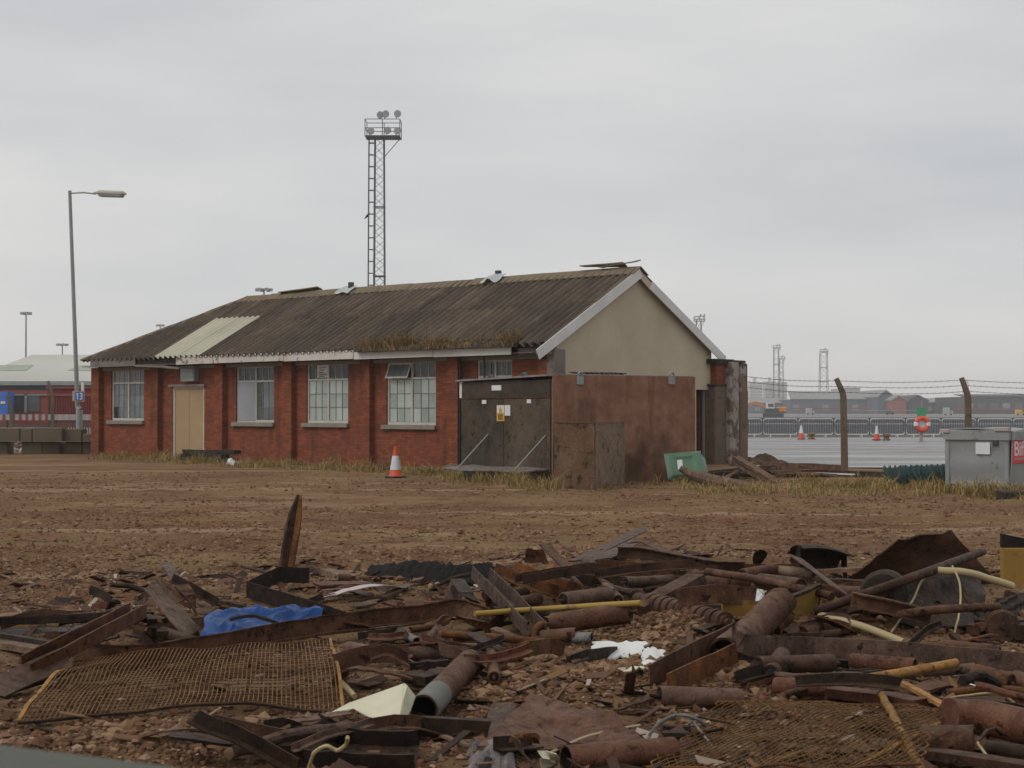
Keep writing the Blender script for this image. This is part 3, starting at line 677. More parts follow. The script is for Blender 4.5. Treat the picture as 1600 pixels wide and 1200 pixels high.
for yy in (OV, BR - OV):
    mb = MB(); mb.sweep(fine([(XL - .03, yy, ze + .03), (HIP - .1, BR / 2, zr + .06)], 14, .012), [(-.11, -.05), (-.05, .01), (0, .03), (.05, .01), (.11, -.05), (0, -.03)]); mb.make('hip_cap', 'ridge', B)
for px in (545, 775):                                        # vents with lead flashing
    xv = hf(px, 440, BR / 2 - .1)[0]
    mb = MB(); mb.grid(lambda u, v: (xv - .32 + .64 * u + .02 * math.sin(9 * v + px), BR / 2 - .5 * v * dyl - .02, zr + .13 - .5 * v * dzl + .025 * math.sin(8 * u + 3 * v) + (.10 * math.exp(-((u - .5) / .2) ** 2) if px > 600 else 0)), 8, 6, .012); vt = mb.make('roof_vent', 'flashing', B, 50)
    mb = MB(); mb.cyl((xv, BR / 2, zr), (xv, BR / 2, zr + .27), .10, .10, 12); mb.make('vent_pipe', 'dark_steel', vt)
# barge boards
def barge(P0, P1, m, w=.27, x=.20):
    mb = MB(); d = unit(np.array([0, P1[0] - P0[0], P1[1] - P0[1]])); nrm = np.array([0, -d[2], d[1]])
    if nrm[2] < 0: nrm = -nrm
    a, b = np.array([x, *P0]), np.array([x, *P1])
    mb.hexa([a - nrm * w, b - nrm * w, b - nrm * w + (.03, 0, 0), a - nrm * w + (.03, 0, 0), a, b, b + (.03, 0, 0), a + (.03, 0, 0)])
    return mb.make('barge_board', m, B)
zb = .05
sl_b = (zr - ze) / (BR / 2 - OV); barge((OV - .38, ze + .02 - .35 * sl_b), (BR / 2, zr + .03), 'white_paint'); 
yk = BR / 2 + (BR / 2 - OV) * .15
barge((BR / 2 + .004, zr + .03), (yk, roofz(yk) - .02), 'render', .2, .17); barge((yk, roofz(yk) + .03), (BR - OV + .28, ze + .02 - .25 * sl_b), 'white_paint', .25, .20)
# stub wall and posts at the back corner of the gable
def gpt_box(px0, px1, pyt, pyb, xl, depth, m, name, c=.01):
    y0, y1 = hg(px0, 650, xl)[0], hg(px1, 650, xl)[0]; z1, z0 = hg((px0 + px1) / 2, pyt, xl)[1], hg((px0 + px1) / 2, pyb, xl)[1]
    mb = MB(); mb.cbox(xl - depth, xl, y0, y1, z0, z1, c); return mb.make(name, m, B)
gpt_box(1120, 1139, 569, 600, .24, .5, 'brick', 'corner_pier_brick'); gpt_box(1118, 1143, 603, 740, .28, .55, 'mossy_concrete', 'corner_pier', .03)
gpt_box(1117, 1160, 600, 603.5, .3, .5, 'dark_timber', 'corner_pier_band'); gpt_box(1119, 1150, 561, 568.5, .36, .7, 'dark_timber', 'corner_pier_slab', .03); gpt_box(1146, 1166, 563, 566.5, .40, .5, 'old_timber', 'corner_pier_slab', .02); gpt_box(1156, 1169, 567, 735, .30, .4, 'mossy_concrete', 'corner_pier', .04); gpt_box(1156.5, 1167, 572, 612, .32, .2, 'peeling', 'corner_pier_patch', .03)
gpt_box(1141, 1155, 566, 735, .42, .22, 'peeling', 'peeling_post', .02)
mb = MB(); mb.box(-.01, .018 + .01, gd0 - .08, gd1 + .10, gdz, gdz + .10); mb.make('door_lintel', 'render', B)
# turf and dead stalks along the gutter
def blades(P, hmin, hmax, w, lean, seed, low=.15):
    g = np.random.default_rng(seed); n = len(P); V = np.zeros((n, 5, 3)); h = hmin + (hmax - hmin) * g.beta(1.3, 2.2, n) * np.clip(.55 + 2.6 * fbm(P[:, 0] * 1.6 + seed, P[:, 1] * 1.6, 70 + seed, 3), low, 1.7); a = g.uniform(0, 6.283, n); dx, dy = np.cos(a), np.sin(a); l = g.uniform(.1, 1, n) * lean * h; b2 = g.uniform(0, 6.283, n); wx, wy = np.cos(b2) * w * g.uniform(.6, 1.4, n), np.sin(b2) * w
    def lev(t): return np.stack([P[:, 0] + dx * l * t * t, P[:, 1] + dy * l * t * t, P[:, 2] + h * t * (1 - .25 * t * lean)], -1)
    s = np.stack([wx, wy, 0 * wx], -1); b0, b1, b2_ = lev(0), lev(.55), lev(1.0)
    V[:, 0], V[:, 1], V[:, 2], V[:, 3], V[:, 4] = b0 - s, b0 + s, b1 + s * .7, b1 - s * .7, b2_
    i = np.arange(n) * 5; F = [(int(q), int(q) + 1, int(q) + 2, int(q) + 3) for q in i] + [(int(q) + 3, int(q) + 2, int(q) + 4) for q in i]
    return V.reshape(-1, 3), F
a, b = hf(556, 550, -.7)[0], hf(803, 545, -.7)[0]
gx = rng.uniform(a, b, 13000); dens = .5 + .5 * np.sin(gx * 2.1) * np.sin(gx * .9 + 1); kp = rng.uniform(0, 1, gx.size) < .35 + .65 * dens; gx = gx[kp]; gy = rng.normal(-.58, .13, gx.size)
P = np.stack([gx, gy, ze - .05 + np.clip(gy - OV, 0, 1) * slope], -1); V1, F1 = blades(P, .05, .50, .010, .9, 1, .5)
sx_ = rng.uniform(a + .4, b - .1, 110); P2 = np.stack([sx_, rng.normal(-.62, .06, 110), np.full(110, ze - .02)], -1); V2, F2 = blades(P2, .4, 1.0, .008, .15, 2)
mb = MB(); mb.V = list(V1) + list(V2); mb.F = F1 + [tuple(q + len(V1) for q in f) for f in F2]
tg = mb.make('gutter_turf', 'roof_grass', B); tg['kind'] = 'stuff'
bmd = MB()
bmd.grid(lambda u, v: (a + (b - a) * u, -.76 + .28 * v, ze - .02 + .07 * math.sin(math.pi * v) * (1 + .6 * math.sin(u * 37)) + .03 * math.sin(u * 91) + .10 * v * .5), 90, 4); bmd.make('gutter_soil', 'soil_dark', B, 80)

# ================================================================== steel switchgear cabinet in front of the gable
Kc = gp(863, 757.5); kd = unit(np.array([.85, .527, 0])); kl = np.array([-kd[1], kd[0], 0]); KH = 1.6 + 54 / (117.5 / 1.6)
kr = math.atan2(kd[1], kd[0])
def kray(px, py, axis, val):
    d = ray(px, py); o = np.array([0, 0, EYE]) - Kc; oo = np.array([o @ kd, o @ kl, o[2]]); dd = np.array([d @ kd, d @ kl, d[2]]); t = (val - oo[axis]) / dd[axis]; return oo + dd * t
KL, KD = kray(1085, 650, 1, 0)[0], kray(721, 650, 0, 0)[1]
print('cabinet', KL, KD, KH)
K = thing('switchgear_cabinet', 'large rusty red steel cabinet with warning signs and dark doors by the gable', 'cabinet', Kc, kr)
mb = MB(); mb.box(0, .04, .0, KD, .05, KH - .09); mb.box(.04, KL, KD - .04, KD, .05, KH); mb.box(KL - .04, KL, .04, KD - .04, .05, KH); mb.make('body', 'switch_steel', K)
mb = MB(); mb.box(-.004, KL, -.03, -.002, -.02, KH); mb.make('side_panel', 'rust_panel', K)
mb = MB(); mb.hexa([(-.12, .02, KH - .02), (KL, .02, KH - .02), (KL, KD + .08, KH - .08), (-.12, KD + .08, KH - .08), (-.12, .02, KH + .02), (KL, .02, KH + .02), (KL, KD + .08, KH - .04), (-.12, KD + .08, KH - .04)]); mb.make('roof', 'grey_steel', K)
# doors on the dark end: two leaves, top panel
zt = kray(790, 622, 0, -.03)[2]
for a, b in ((.05, KD * .5 - .01), (KD * .5 + .01, KD - .08)): mb = MB(); mb.cbox(-.03, -.001, a, b, .28, zt, .006); mb.make('door', 'switch_steel', K)
mb = MB(); mb.box(-.036, -.001, .05, KD - .08, zt + .02, KH - .12); mb.make('top_panel', 'switch_steel', K)
mb = MB(); mb.box(-.05, -.031, .02, KD - .05, zt - .005, zt + .02); mb.make('cover_strip', 'rust_orange', K)
def kplate(px0, px1, pyt, pyb, m, name, off=-.05, parent=None):
    a = kray(px0, (pyt + pyb) / 2, 0, off); b = kray(px1, (pyt + pyb) / 2, 0, off); c = kray((px0 + px1) / 2, pyt, 0, off)[2]; d = kray((px0 + px1) / 2, pyb, 0, off)[2]
    mb = MB(); mb.box(off, off + .012, b[1], a[1], d, c); return mb.make(name, m, parent or K)
kplate(768, 783, 602, 610, 'sign_white', 'name_plate'); kplate(753, 759.5, 625, 631, 'sign_white', 'label_plate'); kplate(823, 829.5, 624, 630, 'sign_white', 'label_plate')
ws = kplate(776, 788, 633, 658, 'sign_yellow', 'warning_sign'); kplate(776.5, 787.5, 633.5, 645.5, 'sign_white', 'warning_sign_top', -.054, None); kplate(788.6, 797, 633, 649.5, 'sign_white', 'notice', -.05)
pc = kray(782, 640, 0, -.058); mb = MB(); mb.tri_prism([(-.066, pc[1] + .075, pc[2] - .065), (-.066, pc[1] - .075, pc[2] - .065), (-.066, pc[1], pc[2] + .075)], (.008, 0, 0)); tr = mb.make('hazard_triangle', 'sign_yellow', K)
mb = MB(); mb.tri_prism([(-.070, pc[1] + .016, pc[2] + .04), (-.070, pc[1] - .012, pc[2] + .0), (-.070, pc[1] + .012, pc[2] - .0), (-.070, pc[1] - .01, pc[2] - .045), (-.070, pc[1] + .002, pc[2] - .005), (-.070, pc[1] + .022, pc[2] - .002)], (.003, 0, 0)); mb.make('lightning_mark', 'black', K)
mb = MB()
for k, z in enumerate((648.5, 651.5, 654.5)):
    a = kray(778.2, z, 0, -.054); b = kray(786, z, 0, -.054); mb.box(-.054, -.0505, b[1] + (.02 if k == 1 else 0), a[1], a[2] - .012, a[2] + .012)
mb.make('warning_print', 'black', K)
kplate(718, 722.5, 597, 622, 'white_paint', 'edge_strip', -.03)
for px in (794, 797): pass
# lifting lugs on the red side
for px in (907, 1050):
    p = kray(px, 592, 1, -.05); mb = MB(); mb.cbox(p[0] - .09, p[0] + .09, -.06, -.031, p[2] - .12, p[2] + .06, .01)
    lug = mb.make('lifting_lug', 'galvanised', K)
    mb = MB(); mb.sweep([(p[0] + .055 * math.cos(w), -.045, p[2] + .08 + .065 * math.sin(w)) for w in np.linspace(-.4, math.pi + .4, 12)], ring(.022, 8)); mb.make('lug_eye', 'galvanised', lug, 50)
# curved vent cowls and a strip of rusty sheet on top
for px, r in ((767, .09), (818, .11)):
    p = kray(px, 584, 0, .35); mb = MB(); mb.sweep([(.35 + r * .2, p[1] + r * math.cos(w), KH - .05 + r * math.sin(w)) for w in np.linspace(0, math.pi, 9)], ring(.05, 8)); mb.make('cowl', 'dark_steel', K, 50)
a, b = kray(900, 583, 1, KD * .5)[0], kray(972, 583, 1, KD * .5)[0]
mb = MB(); mb.grid(lambda u, v: (a + (b - a) * u, KD * .45 + .5 * v, KH + .10 + .02 * math.sin(u * 60) + .03 * v), 60, 2, .006); mb.make('top_sheet', 'rust_dark', K)
# drop-down tray held by two stays
p0, p1 = kray(748, 737, 0, -.5), kray(862, 733, 0, -.02)
mb = MB(); mb.grid(lambda u, v: (-.03 - .75 * u, .1 + (KD - .7) * v, .30 - .05 * u + .02 * math.sin(6 * v) + .03 * (v - .4) ** 2), 5, 8, .03); tr_ = mb.make('tray', 'grey_steel', K, 40)
for y in (.45, KD - 1.05): mb = MB(); mb.wire([(-.04, y - .25, 1.05), (-.7, y, .28)], .018, 6); mb.make('stay_rod', 'galvanised', K)
mb = MB(); mb.box(-.02, .05, .05, KD - .1, -.02, .27); mb.make('plinth', 'black', K)

# rusty box standing before the cabinet
q0 = gp(866, 763); q1 = gp(928, 766); q2 = gp(976, 756.5); hb = 1.6 - 20.5 / (122 / 1.6)
d1 = unit(q1 - q0); d2 = np.array([-d1[1], d1[0], 0]); q2 = q1 + d2 * 1.3 + d1 * .35; 
T = thing('steel_box', 'waist high rusty steel box standing against the red side of the cabinet', 'box', q0)
e2 = unit(gp(976, 756.5) - q1) * np.linalg.norm(gp(976, 756.5) - q1); 
hz_ = np.array([0, 0, hb]); th = unit(np.cross(q1 - q0, hz_)) * -.0
def slab(Pa, Pb, inn, h0, h1, t=.02): return MB().hexa([Pa + (0, 0, h0), Pb + (0, 0, h0), Pb + inn * t + (0, 0, h0), Pa + inn * t + (0, 0, h0), Pa + (0, 0, h1), Pb + (0, 0, h1), Pb + inn * t + (0, 0, h1), Pa + inn * t + (0, 0, h1)])
inn1 = unit(np.array([-(q1 - q0)[1], (q1 - q0)[0], 0])); q1b = gp(976, 756.5); inn2 = unit(np.array([-(q1b - q1)[1], (q1b - q1)[0], 0])); q0b = q0 + (q1b - q1)
wpart(slab(q0, q1, inn1, -.05, hb), 'front_panel', 'box_rust', T); wpart(slab(q1 + (q1b - q1) * .03, q1b, inn2, -.05, hb - .01), 'side_panel', 'box_grey', T)
wpart(slab(q0b, q1b, -inn1, -.05, hb - .03), 'back_panel', 'rust_brown', T); wpart(slab(q0 + inn1 * .03, q0b - inn1 * .03, -inn2, -.05, hb - .02), 'side_panel', 'rust_brown', T)
wpart(MB().hexa([q0 + inn1 * .03 + (0, 0, hb - .12), q1 + inn1 * .03 - d1 * .03 + (0, 0, hb - .12), q1b - inn1 * .05 - d1 * .03 + (0, 0, hb - .12), q0b - inn1 * .05 + (0, 0, hb - .12)] + [q0 + inn1 * .03 + (0, 0, hb - .1), q1 + inn1 * .03 - d1 * .03 + (0, 0, hb - .1), q1b - inn1 * .05 - d1 * .03 + (0, 0, hb - .1), q0b - inn1 * .05 + (0, 0, hb - .1)]), 'top_plate', 'rust_brown', T)
wpart(MB().sweep(fine([q1 + (0, 0, 0), q1 + (0, 0, hb)], 8, .004), angle(.045, .045, .01), up=tuple(inn1)), 'corner_angle', 'rust_pale', T)
for A_, B_ in ((q0, q1), (q1, q1b)): wpart(MB().sweep(fine([A_ + (0, 0, hb + .004), B_ + (0, 0, hb + .004)], 6, .004), flat(.035, .012)), 'top_rim', 'rust_pale', T)

# ================================================================== things around the yard
# ---- street lamp
lb = at(124, 640, 59.0); lb[2] = 0; lt = at(109, 298, 59.0)
T = thing('street_lamp', 'tall leaning grey street lamp with a flat lantern at the end of its arm', 'street lamp', lb)
Pl = np.array(lb); wpart(MB().cyl(Pl, Pl + (0, 0, 1.6), .125, .125, 14).cyl(Pl + (0, 0, 1.6), Pl + (lt - Pl) * .17, .125, .085, 14, False).cyl(Pl + (lt - Pl) * .165, lt, .085, .062, 14), 'pole', 'galvanised', T, 40)
wpart(MB().box(lb[0] + .10, lb[0] + .19, lb[1] - .14, lb[1] - .02, 1.9, 2.65), 'cable_box', 'sign_white', T)
a1 = at(112, 301, 59.0); a2 = at(150, 303, 58.7); wpart(MB().wire([lt - (0, 0, .1), (a1 + a2) / 2 + (0, 0, .03), a2], .03, 8), 'arm', 'galvanised', T, 40)
h1, h2 = at(146, 302.5, 58.7), at(196, 304, 58.4); hd = unit(h2 - h1)
lan = wpart(MB().sweep([h1, h1 + hd * .12, h1 + hd * .3, h2 - hd * .1, h2], [(-.17, -.0), (.17, 0), (.17, .06), (.1, .13), (-.1, .13), (-.17, .06)], scale=[.35, .6, 1, .95, .5]), 'lantern', 'pale_green_sheet', T)
wpart(MB().sweep([h1 + hd * .22, h1 + hd * .3, h2 - hd * .16, h2 - hd * .08], [(-.14, -.11), (.14, -.11), (.16, -.004), (-.16, -.004)], scale=[.5, 1, 1, .6]), 'lantern_glass', 'galvanised', T)
s0, s1 = at(113.5, 627, 58.7), at(132.5, 611, 58.7)
T2 = thing('yard_sign', 'blue and white numbered sign with orange border strapped to the lamp post', 'sign', (s0 + s1) / 2)
wpart(MB().box(s0[0], s1[0], 58.66, 58.70, s0[2], s1[2]), 'board', 'sign_yellow', T2)
wpart(MB().box(s0[0] + .0, s0[0] + .11, 58.64, 58.657, s0[2] + .03, s1[2] - .03), 'side_strip', 'pale_pink', T2); wpart(MB().box(s0[0] + .12, s1[0] - .02, 58.64, 58.657, s0[2] + .03, s1[2] - .02), 'blue_face', 'sign_blue', T2)
cx_, cz_ = s0[0] + .21, (s0[2] + s1[2]) / 2
dg = MB().box(cx_ - .02, cx_ + .02, 58.62, 58.637, cz_ - .13, cz_ + .12).box(cx_ - .05, cx_ - .021, 58.62, 58.637, cz_ + .06, cz_ + .10)
cx_ += .13; dg.box(cx_ - .05, cx_ + .05, 58.62, 58.637, cz_ + .08, cz_ + .12).box(cx_ + .015, cx_ + .05, 58.62, 58.637, cz_ - .09, cz_ + .079).box(cx_ - .04, cx_ + .014, 58.62, 58.637, cz_ - .02, cz_ + .01).box(cx_ - .05, cx_ + .05, 58.62, 58.637, cz_ - .13, cz_ - .091)
wpart(dg, 'numerals', 'sign_white', T2)

# ---- concrete blocks stacked at the left of the yard
def conc_block(px0, px1, yt, yb, Y, label, m='block_concrete', rz=0, dep=.7):
    p0, p1 = at(px0, yb, Y), at(px1, yt, Y); mb = MB(); mb.cbox(p0[0], p1[0], Y, Y + dep, p0[2], p1[2], .035)
    o = single(mb, 'concrete_block', m, label, 'concrete block', 'concrete blocks in a low wall'); o.rotation_euler[2] = rz
    return o
for a, b, lab in ((-32, 12, 'lower concrete block cut by the picture edge under the long block'), (33, 66, 'lower concrete block below the gap of the first two top blocks'), (66, 93, 'narrow lower concrete block next to a dark gap'), (100, 128, 'lower concrete block with a pale end under the lamp post'), (129, 160, 'lower concrete block touching the brick workshop corner')):
    conc_block(a, b, 690.5, 711.5, 55 + random.uniform(0, .15), lab, rz=random.uniform(-.04, .04))
for a, b, lab, yt in ((-30, 31, 'long upper concrete block at the picture edge', 668.5), (31.5, 50.5, 'short stained upper concrete block beside the long one', 669), (51, 97, 'dark upper concrete block that juts forward in the middle', 668), (97.5, 128, 'upper concrete block directly before the lamp post', 670), (129, 158, 'low mossy upper concrete block by the workshop corner', 678)):
    conc_block(a, b, yt, 689.6, 54.8 - (.25 if a == 51 else 0), lab, rz=random.uniform(-.03, .03))

# ---- cranked concrete fence posts and barbed wire
def fence_post(base, lean, label, h=2.0, tip=(-.18, .0, .40), m='mossy_concrete'):
    mb = MB(); b0 = np.array(base, float); k = b0 + np.array([lean, 0, h]); tpt = k + np.array(tip)
    mb.sweep([b0 - (0, 0, .3), b0 + (k - b0) * .5, k - (0, 0, .08), k + np.array(tip) * .12, tpt], [(-.075, -.065), (.065, -.075), (.075, .065), (-.065, .075)], up=(0, 1, 0), scale=[1.08, 1, .95, .9, .72])
    return single(mb, 'fence_post', m, label, 'fence post', 'cranked concrete fence posts'), tpt
P1 = gp(1320, 737.5); FZ = P1[1]
_, t1 = fence_post(P1, -.03, 'cranked concrete fence post standing alone between gable and waste bin', 2.0)
Px = at(1513, 700, FZ + .6); Px[2] = 0; _, t2 = fence_post(Px, 0, 'cranked concrete fence post rising behind the grey waste bin', 1.95, (-.17, 0, .48))
Pz = at(1163, 700, FZ + .9); Pz[2] = 0; _, t0 = fence_post(Pz, .02, 'dark cranked concrete fence post against the peeling corner of the gable', 2.12, (-.10, 0, .42), 'mossy_concrete')
t3 = t2 + np.array([3.25, .6, -.03])
for k, f in enumerate((.15, .5, .88)):
    path = []
    for A_, B_ in ((t0, t1), (t1, t2), (t2, t3)):
        a = A_ + (np.array([.18, 0, -.40])) * (1 - f) if False else A_ + np.array([.17, 0, -.40]) * f; b = B_ + np.array([.17, 0, -.42]) * f
        for u in np.linspace(0, 1, 7)[:-1]: path.append(a + (b - a) * u - np.array([0, 0, .05 * math.sin(math.pi * u)]))
    path.append(t3 + np.array([.17, 0, -.42]) * f)
    mb = MB().wire(path, .006, 4)
    for q in np.linspace(0, 1, 60):
        i = q * (len(path) - 1); j = min(int(i), len(path) - 2); p = path[j] + (path[j + 1] - path[j]) * (i - j); mb.wire([p - (.012, 0, .028), p + (.012, 0, .028)], .004, 3)
    single(mb, 'barbed_wire', 'dark_steel', ('top', 'middle', 'lowest')[k] + ' strand of barbed wire between the cranked concrete posts', 'barbed wire', 'strands of barbed wire')
# two old cranked posts at the left, a third of the height away
for px, pyt, yb, Y, lab in ((78, 589, 664, 66, 'weathered cranked fence post in front of the red cabin'), (14, 612, 664, 66, 'weathered cranked fence post by the blue cabin door')):
    b0 = at(px + 4, yb, Y); b0[2] = 0; kz = at(px + 4, pyt + 29, Y)[2]; fence_post(b0, 0, lab, kz, (-.20, 0, .62), 'block_concrete')

# ---- traffic cones
def cone(loc, s, label, sleeve=(.30, .72)):
    T = thing('traffic_cone', label, 'traffic cone', loc, random.uniform(0, 1.5), 'traffic cones')
    mb = MB(); h = s; b = .19 * s / .75
    mb.cbox(-b, b, -b, b, 0, .05, .02); mb.make('base', 'black', T)
    rr = lambda z: .125 * s / .75 * (1 - z / h) + .032
    z0, z1 = sleeve[0] * h, sleeve[1] * h
    mb = MB(); mb.lathe((0, 0, .05), (0, 0, h), [(0, rr(.05) + .02), (.015, rr(.06)), (h - .06, rr(h)), (h - .05, .012)], 18); c_ = mb.make('cone_body', 'orange_cone', T, 50)
    mb = MB(); mb.cyl((0, 0, z0), (0, 0, z1), rr(z0) + .006, rr(z1) + .006, 18, False); mb.make('reflective_sleeve', 'cone_white', c_, 60)
    return T
c0 = gp(618, 748); cone((c0[0], c0[1], float(gh(c0[0], c0[1]))), .74, 'traffic cone on the grass in front of the brick workshop', (.26, .70))
for px, py, s, lab in ((1252, 686.5, .78, 'traffic cone by the barriers nearer the gable'), (1370, 688, .78, 'traffic cone by the barriers between the fence post and the lifebuoy'), (1494, 693, .72, 'traffic cone peeking out beside the waste bin')):
    p = gp(px, py, .03); cone(p, s, lab, (.42, .95))
for px, py, lab in ((1268, 686.5, 'stubby brown bollard beside the cone nearer the gable'), (1385, 688, 'stubby brown bollard beside the cone near the lifebuoy')):
    p = gp(px, py, .03); mb = MB(); mb.lathe(p, p + (0, 0, .4), [(0, .20), (.06, .20), (.08, .13), (.22, .14), (.24, .2), (.30, .21), (.36, .12)], 14); single(mb, 'mooring_bollard', 'rust_pale', lab, 'bollard', 'mooring bollards', 50)

# ---- crowd barriers along the quay edge
BT = thing('crowd_barrier', 'x', 'barrier', (0, 0, 0), 0, 'steel crowd barriers along the quay')
mb = MB(); bl, bh = 1.86, 1.06; r = .03
cor = [(-bl / 2 + .1, .2), (bl / 2 - .1, .2), (bl / 2 - .03, .23), (bl / 2, .3), (bl / 2, bh - .1), (bl / 2 - .03, bh - .03), (bl / 2 - .1, bh), (-bl / 2 + .1, bh), (-bl / 2 + .03, bh - .03), (-bl / 2, bh - .1), (-bl / 2, .3), (-bl / 2 + .03, .23), (-bl / 2 + .1, .2)]
mb.wire([(a, 0, b) for a, b in cor], r, 6); mb.make('frame', 'barrier_steel', BT, 50)
for k in range(13): mb = MB(); x = -bl / 2 + bl * (k + 1) / 14; mb.wire([(x, 0, .2), (x, 0, bh)], .0045, 4); mb.make('bar', 'barrier_steel', BT)
mb = MB(); mb.wire([(-bl / 2, 0, .78), (bl / 2, 0, .78)], .012, 5); mb.make('rail', 'barrier_steel', BT)
for x in (-.55, .55): mb = MB(); mb.wire([(x - .05, -.3, .02), (x, -.05, .2), (x, .05, .2), (x - .05, .3, .02)], .02, 5); mb.make('foot', 'barrier_steel', BT)
labs = ['crowd barrier half hidden behind the corner post of the gable', 'crowd barrier left of the cone nearer the gable', 'crowd barrier right behind the cone nearer the gable', 'crowd barrier passing behind the lone fence post', 'crowd barrier behind the cone between the lone fence post and the lifebuoy', 'crowd barrier standing behind the lifebuoy post', 'crowd barrier between the lifebuoy and the fence post at the bin', 'crowd barrier seen just over the lid of the waste bin', 'crowd barrier at the picture edge behind the red bin sign']
xb = at(1160, 684, 85)[0]
for k, lab in enumerate(labs):
    o = BT if k == 0 else copy_tree(BT)
    o['label'] = lab; o.location = (xb + k * (bl + .1) + .2, 85.4 + .05 * random.uniform(-1, 1) - k * .08, .03); o.rotation_euler = (0, 0, random.uniform(-.03, .03))
# ---- lifebuoy station
lp = gp(1440, 689, .03); T = thing('lifebuoy_station', 'orange and white lifebuoy on a post with a small green sign', 'lifebuoy', lp)
sc = lp[1] / FPX
wpart(MB().cbox(lp[0] - .09, lp[0] + .09, lp[1], lp[1] + .1, 0, (689 - 650) * sc, .01), 'post', 'pale_pink', T)
cb_ = np.array([lp[0], lp[1] - .12, (689 - 661.5) * sc]); ro = .30
lbm = MB(); lbm.sweep([cb_ + np.array([ro * math.cos(w), 0, ro * math.sin(w)]) for w in np.linspace(0, 2 * math.pi, 33)], ring(.115, 10), up=(0, 1, 0), caps=False); wpart(lbm, 'ring', 'lifebuoy_orange', T, 60)
for w in (0, math.pi): wpart(MB().sweep([cb_ + np.array([ro * math.cos(w + d), 0, ro * math.sin(w + d)]) for d in np.linspace(-.28, .28, 7)], ring(.122, 10), up=(0, 1, 0)), 'band', 'sign_white', T, 60)
wpart(MB().cyl(cb_ + (0, .08, 0), cb_ + (0, .14, 0), .2, .2, 16), 'backing', 'sign_white', T)
zz = (689 - 652) * sc; wpart(MB().box(lp[0] - .22, lp[0] + .22, lp[1] - .02, lp[1] - .003, zz, zz + .5), 'sign', 'sign_green', T); wpart(MB().cyl((lp[0], lp[1] + .05, zz - .1), (lp[0] + .05, lp[1] + .05, zz + .85), .03), 'sign_pole', 'galvanised', T)

# ---- grey waste bin
wb = gp(1577, 768); wr = R(-43)
T = thing('waste_bin', 'dented grey steel waste bin with a red printed sign and a white sticker', 'waste bin', wb, wr)
LA, LB_, HB = 1.30, 1.7, 1.22           # local: corner at origin, end face runs along -x, long face along +y' (towards +x in view)
lw, zf = LA, .12
def bx3(name, m, *a, parent=None, c=.015): mb = MB(); mb.cbox(*a, c); return mb.make(name, m, parent or T)
mb = MB(); mb.grid(lambda u, v: (-LA * u, .012 * math.sin(5 * u + 4 * v) + .01 * math.sin(11 * v) - .03 * v, zf + (HB - .22 - zf) * v), 10, 10, .02)
fa = mb.make('end_panel', 'bin_metal', T, 60)
mb = MB(); mb.grid(lambda u, v: (.012 * math.sin(6 * u + 3 * v) + .05 * v, LB_ * u, zf + (HB - .22 - zf) * v), 12, 10, -.02); mb.make('side_panel', 'bin_metal', T, 60)
mb = MB(); mb.box(-LA + .02, -LA, .02, LB_, zf, HB - .2); mb.box(-LA, 0, LB_ - .02, LB_, zf, HB - .2); mb.box(-LA + .02, -.02, .03, LB_ - .03, zf - .02, zf); mb.make('back_panels', 'bin_metal', T)
for x in (-LA + .0, -.05): bx3('corner_post', 'galvanised', x - .03, x + .06, -.06, .04, zf - .04, HB - .16)
bx3('corner_post', 'galvanised', .0, .07, LB_ - .06, LB_ + .03, zf - .04, HB - .16)
rim = bx3('rim', 'bin_metal', -LA - .05, .05, -.10, .0, HB - .22, HB - .03); bx3('rim', 'bin_metal', -.02, .11, .002, LB_ + .05, HB - .215, HB - .035); bx3('rim', 'bin_metal', -LA - .06, -LA + .04, .002, LB_, HB - .22, HB - .03)
mb = MB(); mb.grid(lambda u, v: (-LA - .04 + (LA + .1) * u, -.08 + (LB_ + .1) * v, HB - .02 + .03 * math.sin(math.pi * u) + .015 * math.sin(9 * v + 4 * u)), 10, 10, .03); mb.make('lid', 'galvanised', T, 50)
bx3('lid_bracket', 'pale_pink', -.24, .06, -.13, -.02, HB - .04, HB + .04); bx3('lid_bracket', 'pale_pink', -LA - .12, -LA + .1, -.13, -.02, HB - .08, HB - .01)
bx3('lift_arm', 'dark_steel', -.3, -.18, -.10, -.06, HB - .32, HB - .22)
bx3('sticker', 'sign_white', -.66, -.36, -.082, -.07, .72, .95, c=.003)
for x in (-LA + .1, -.3): mb = MB(); mb.cbox(x - .12, x + .12, -.04, .06, zf - .10, zf + .02, .01); k_ = mb.make('fork_pocket', 'bin_metal', T); mb = MB(); mb.box(x - .07, x + .07, -.045, -.041, zf - .085, zf - .005); mb.make('pocket_hole_painted', 'black', k_)  # black plate paints the shaded hole on the solid pocket
for x, y in ((-LA + .1, .1), (-.1, .1), (-LA + .1, LB_ - .1), (-.1, LB_ - .1)): bx3('foot', 'dark_steel', x - .06, x + .06, y - .06, y + .06, -.03, zf - .02)
bx3('cross_member', 'galvanised', -LA, 0, -.03, .03, zf - .03, zf + .06)
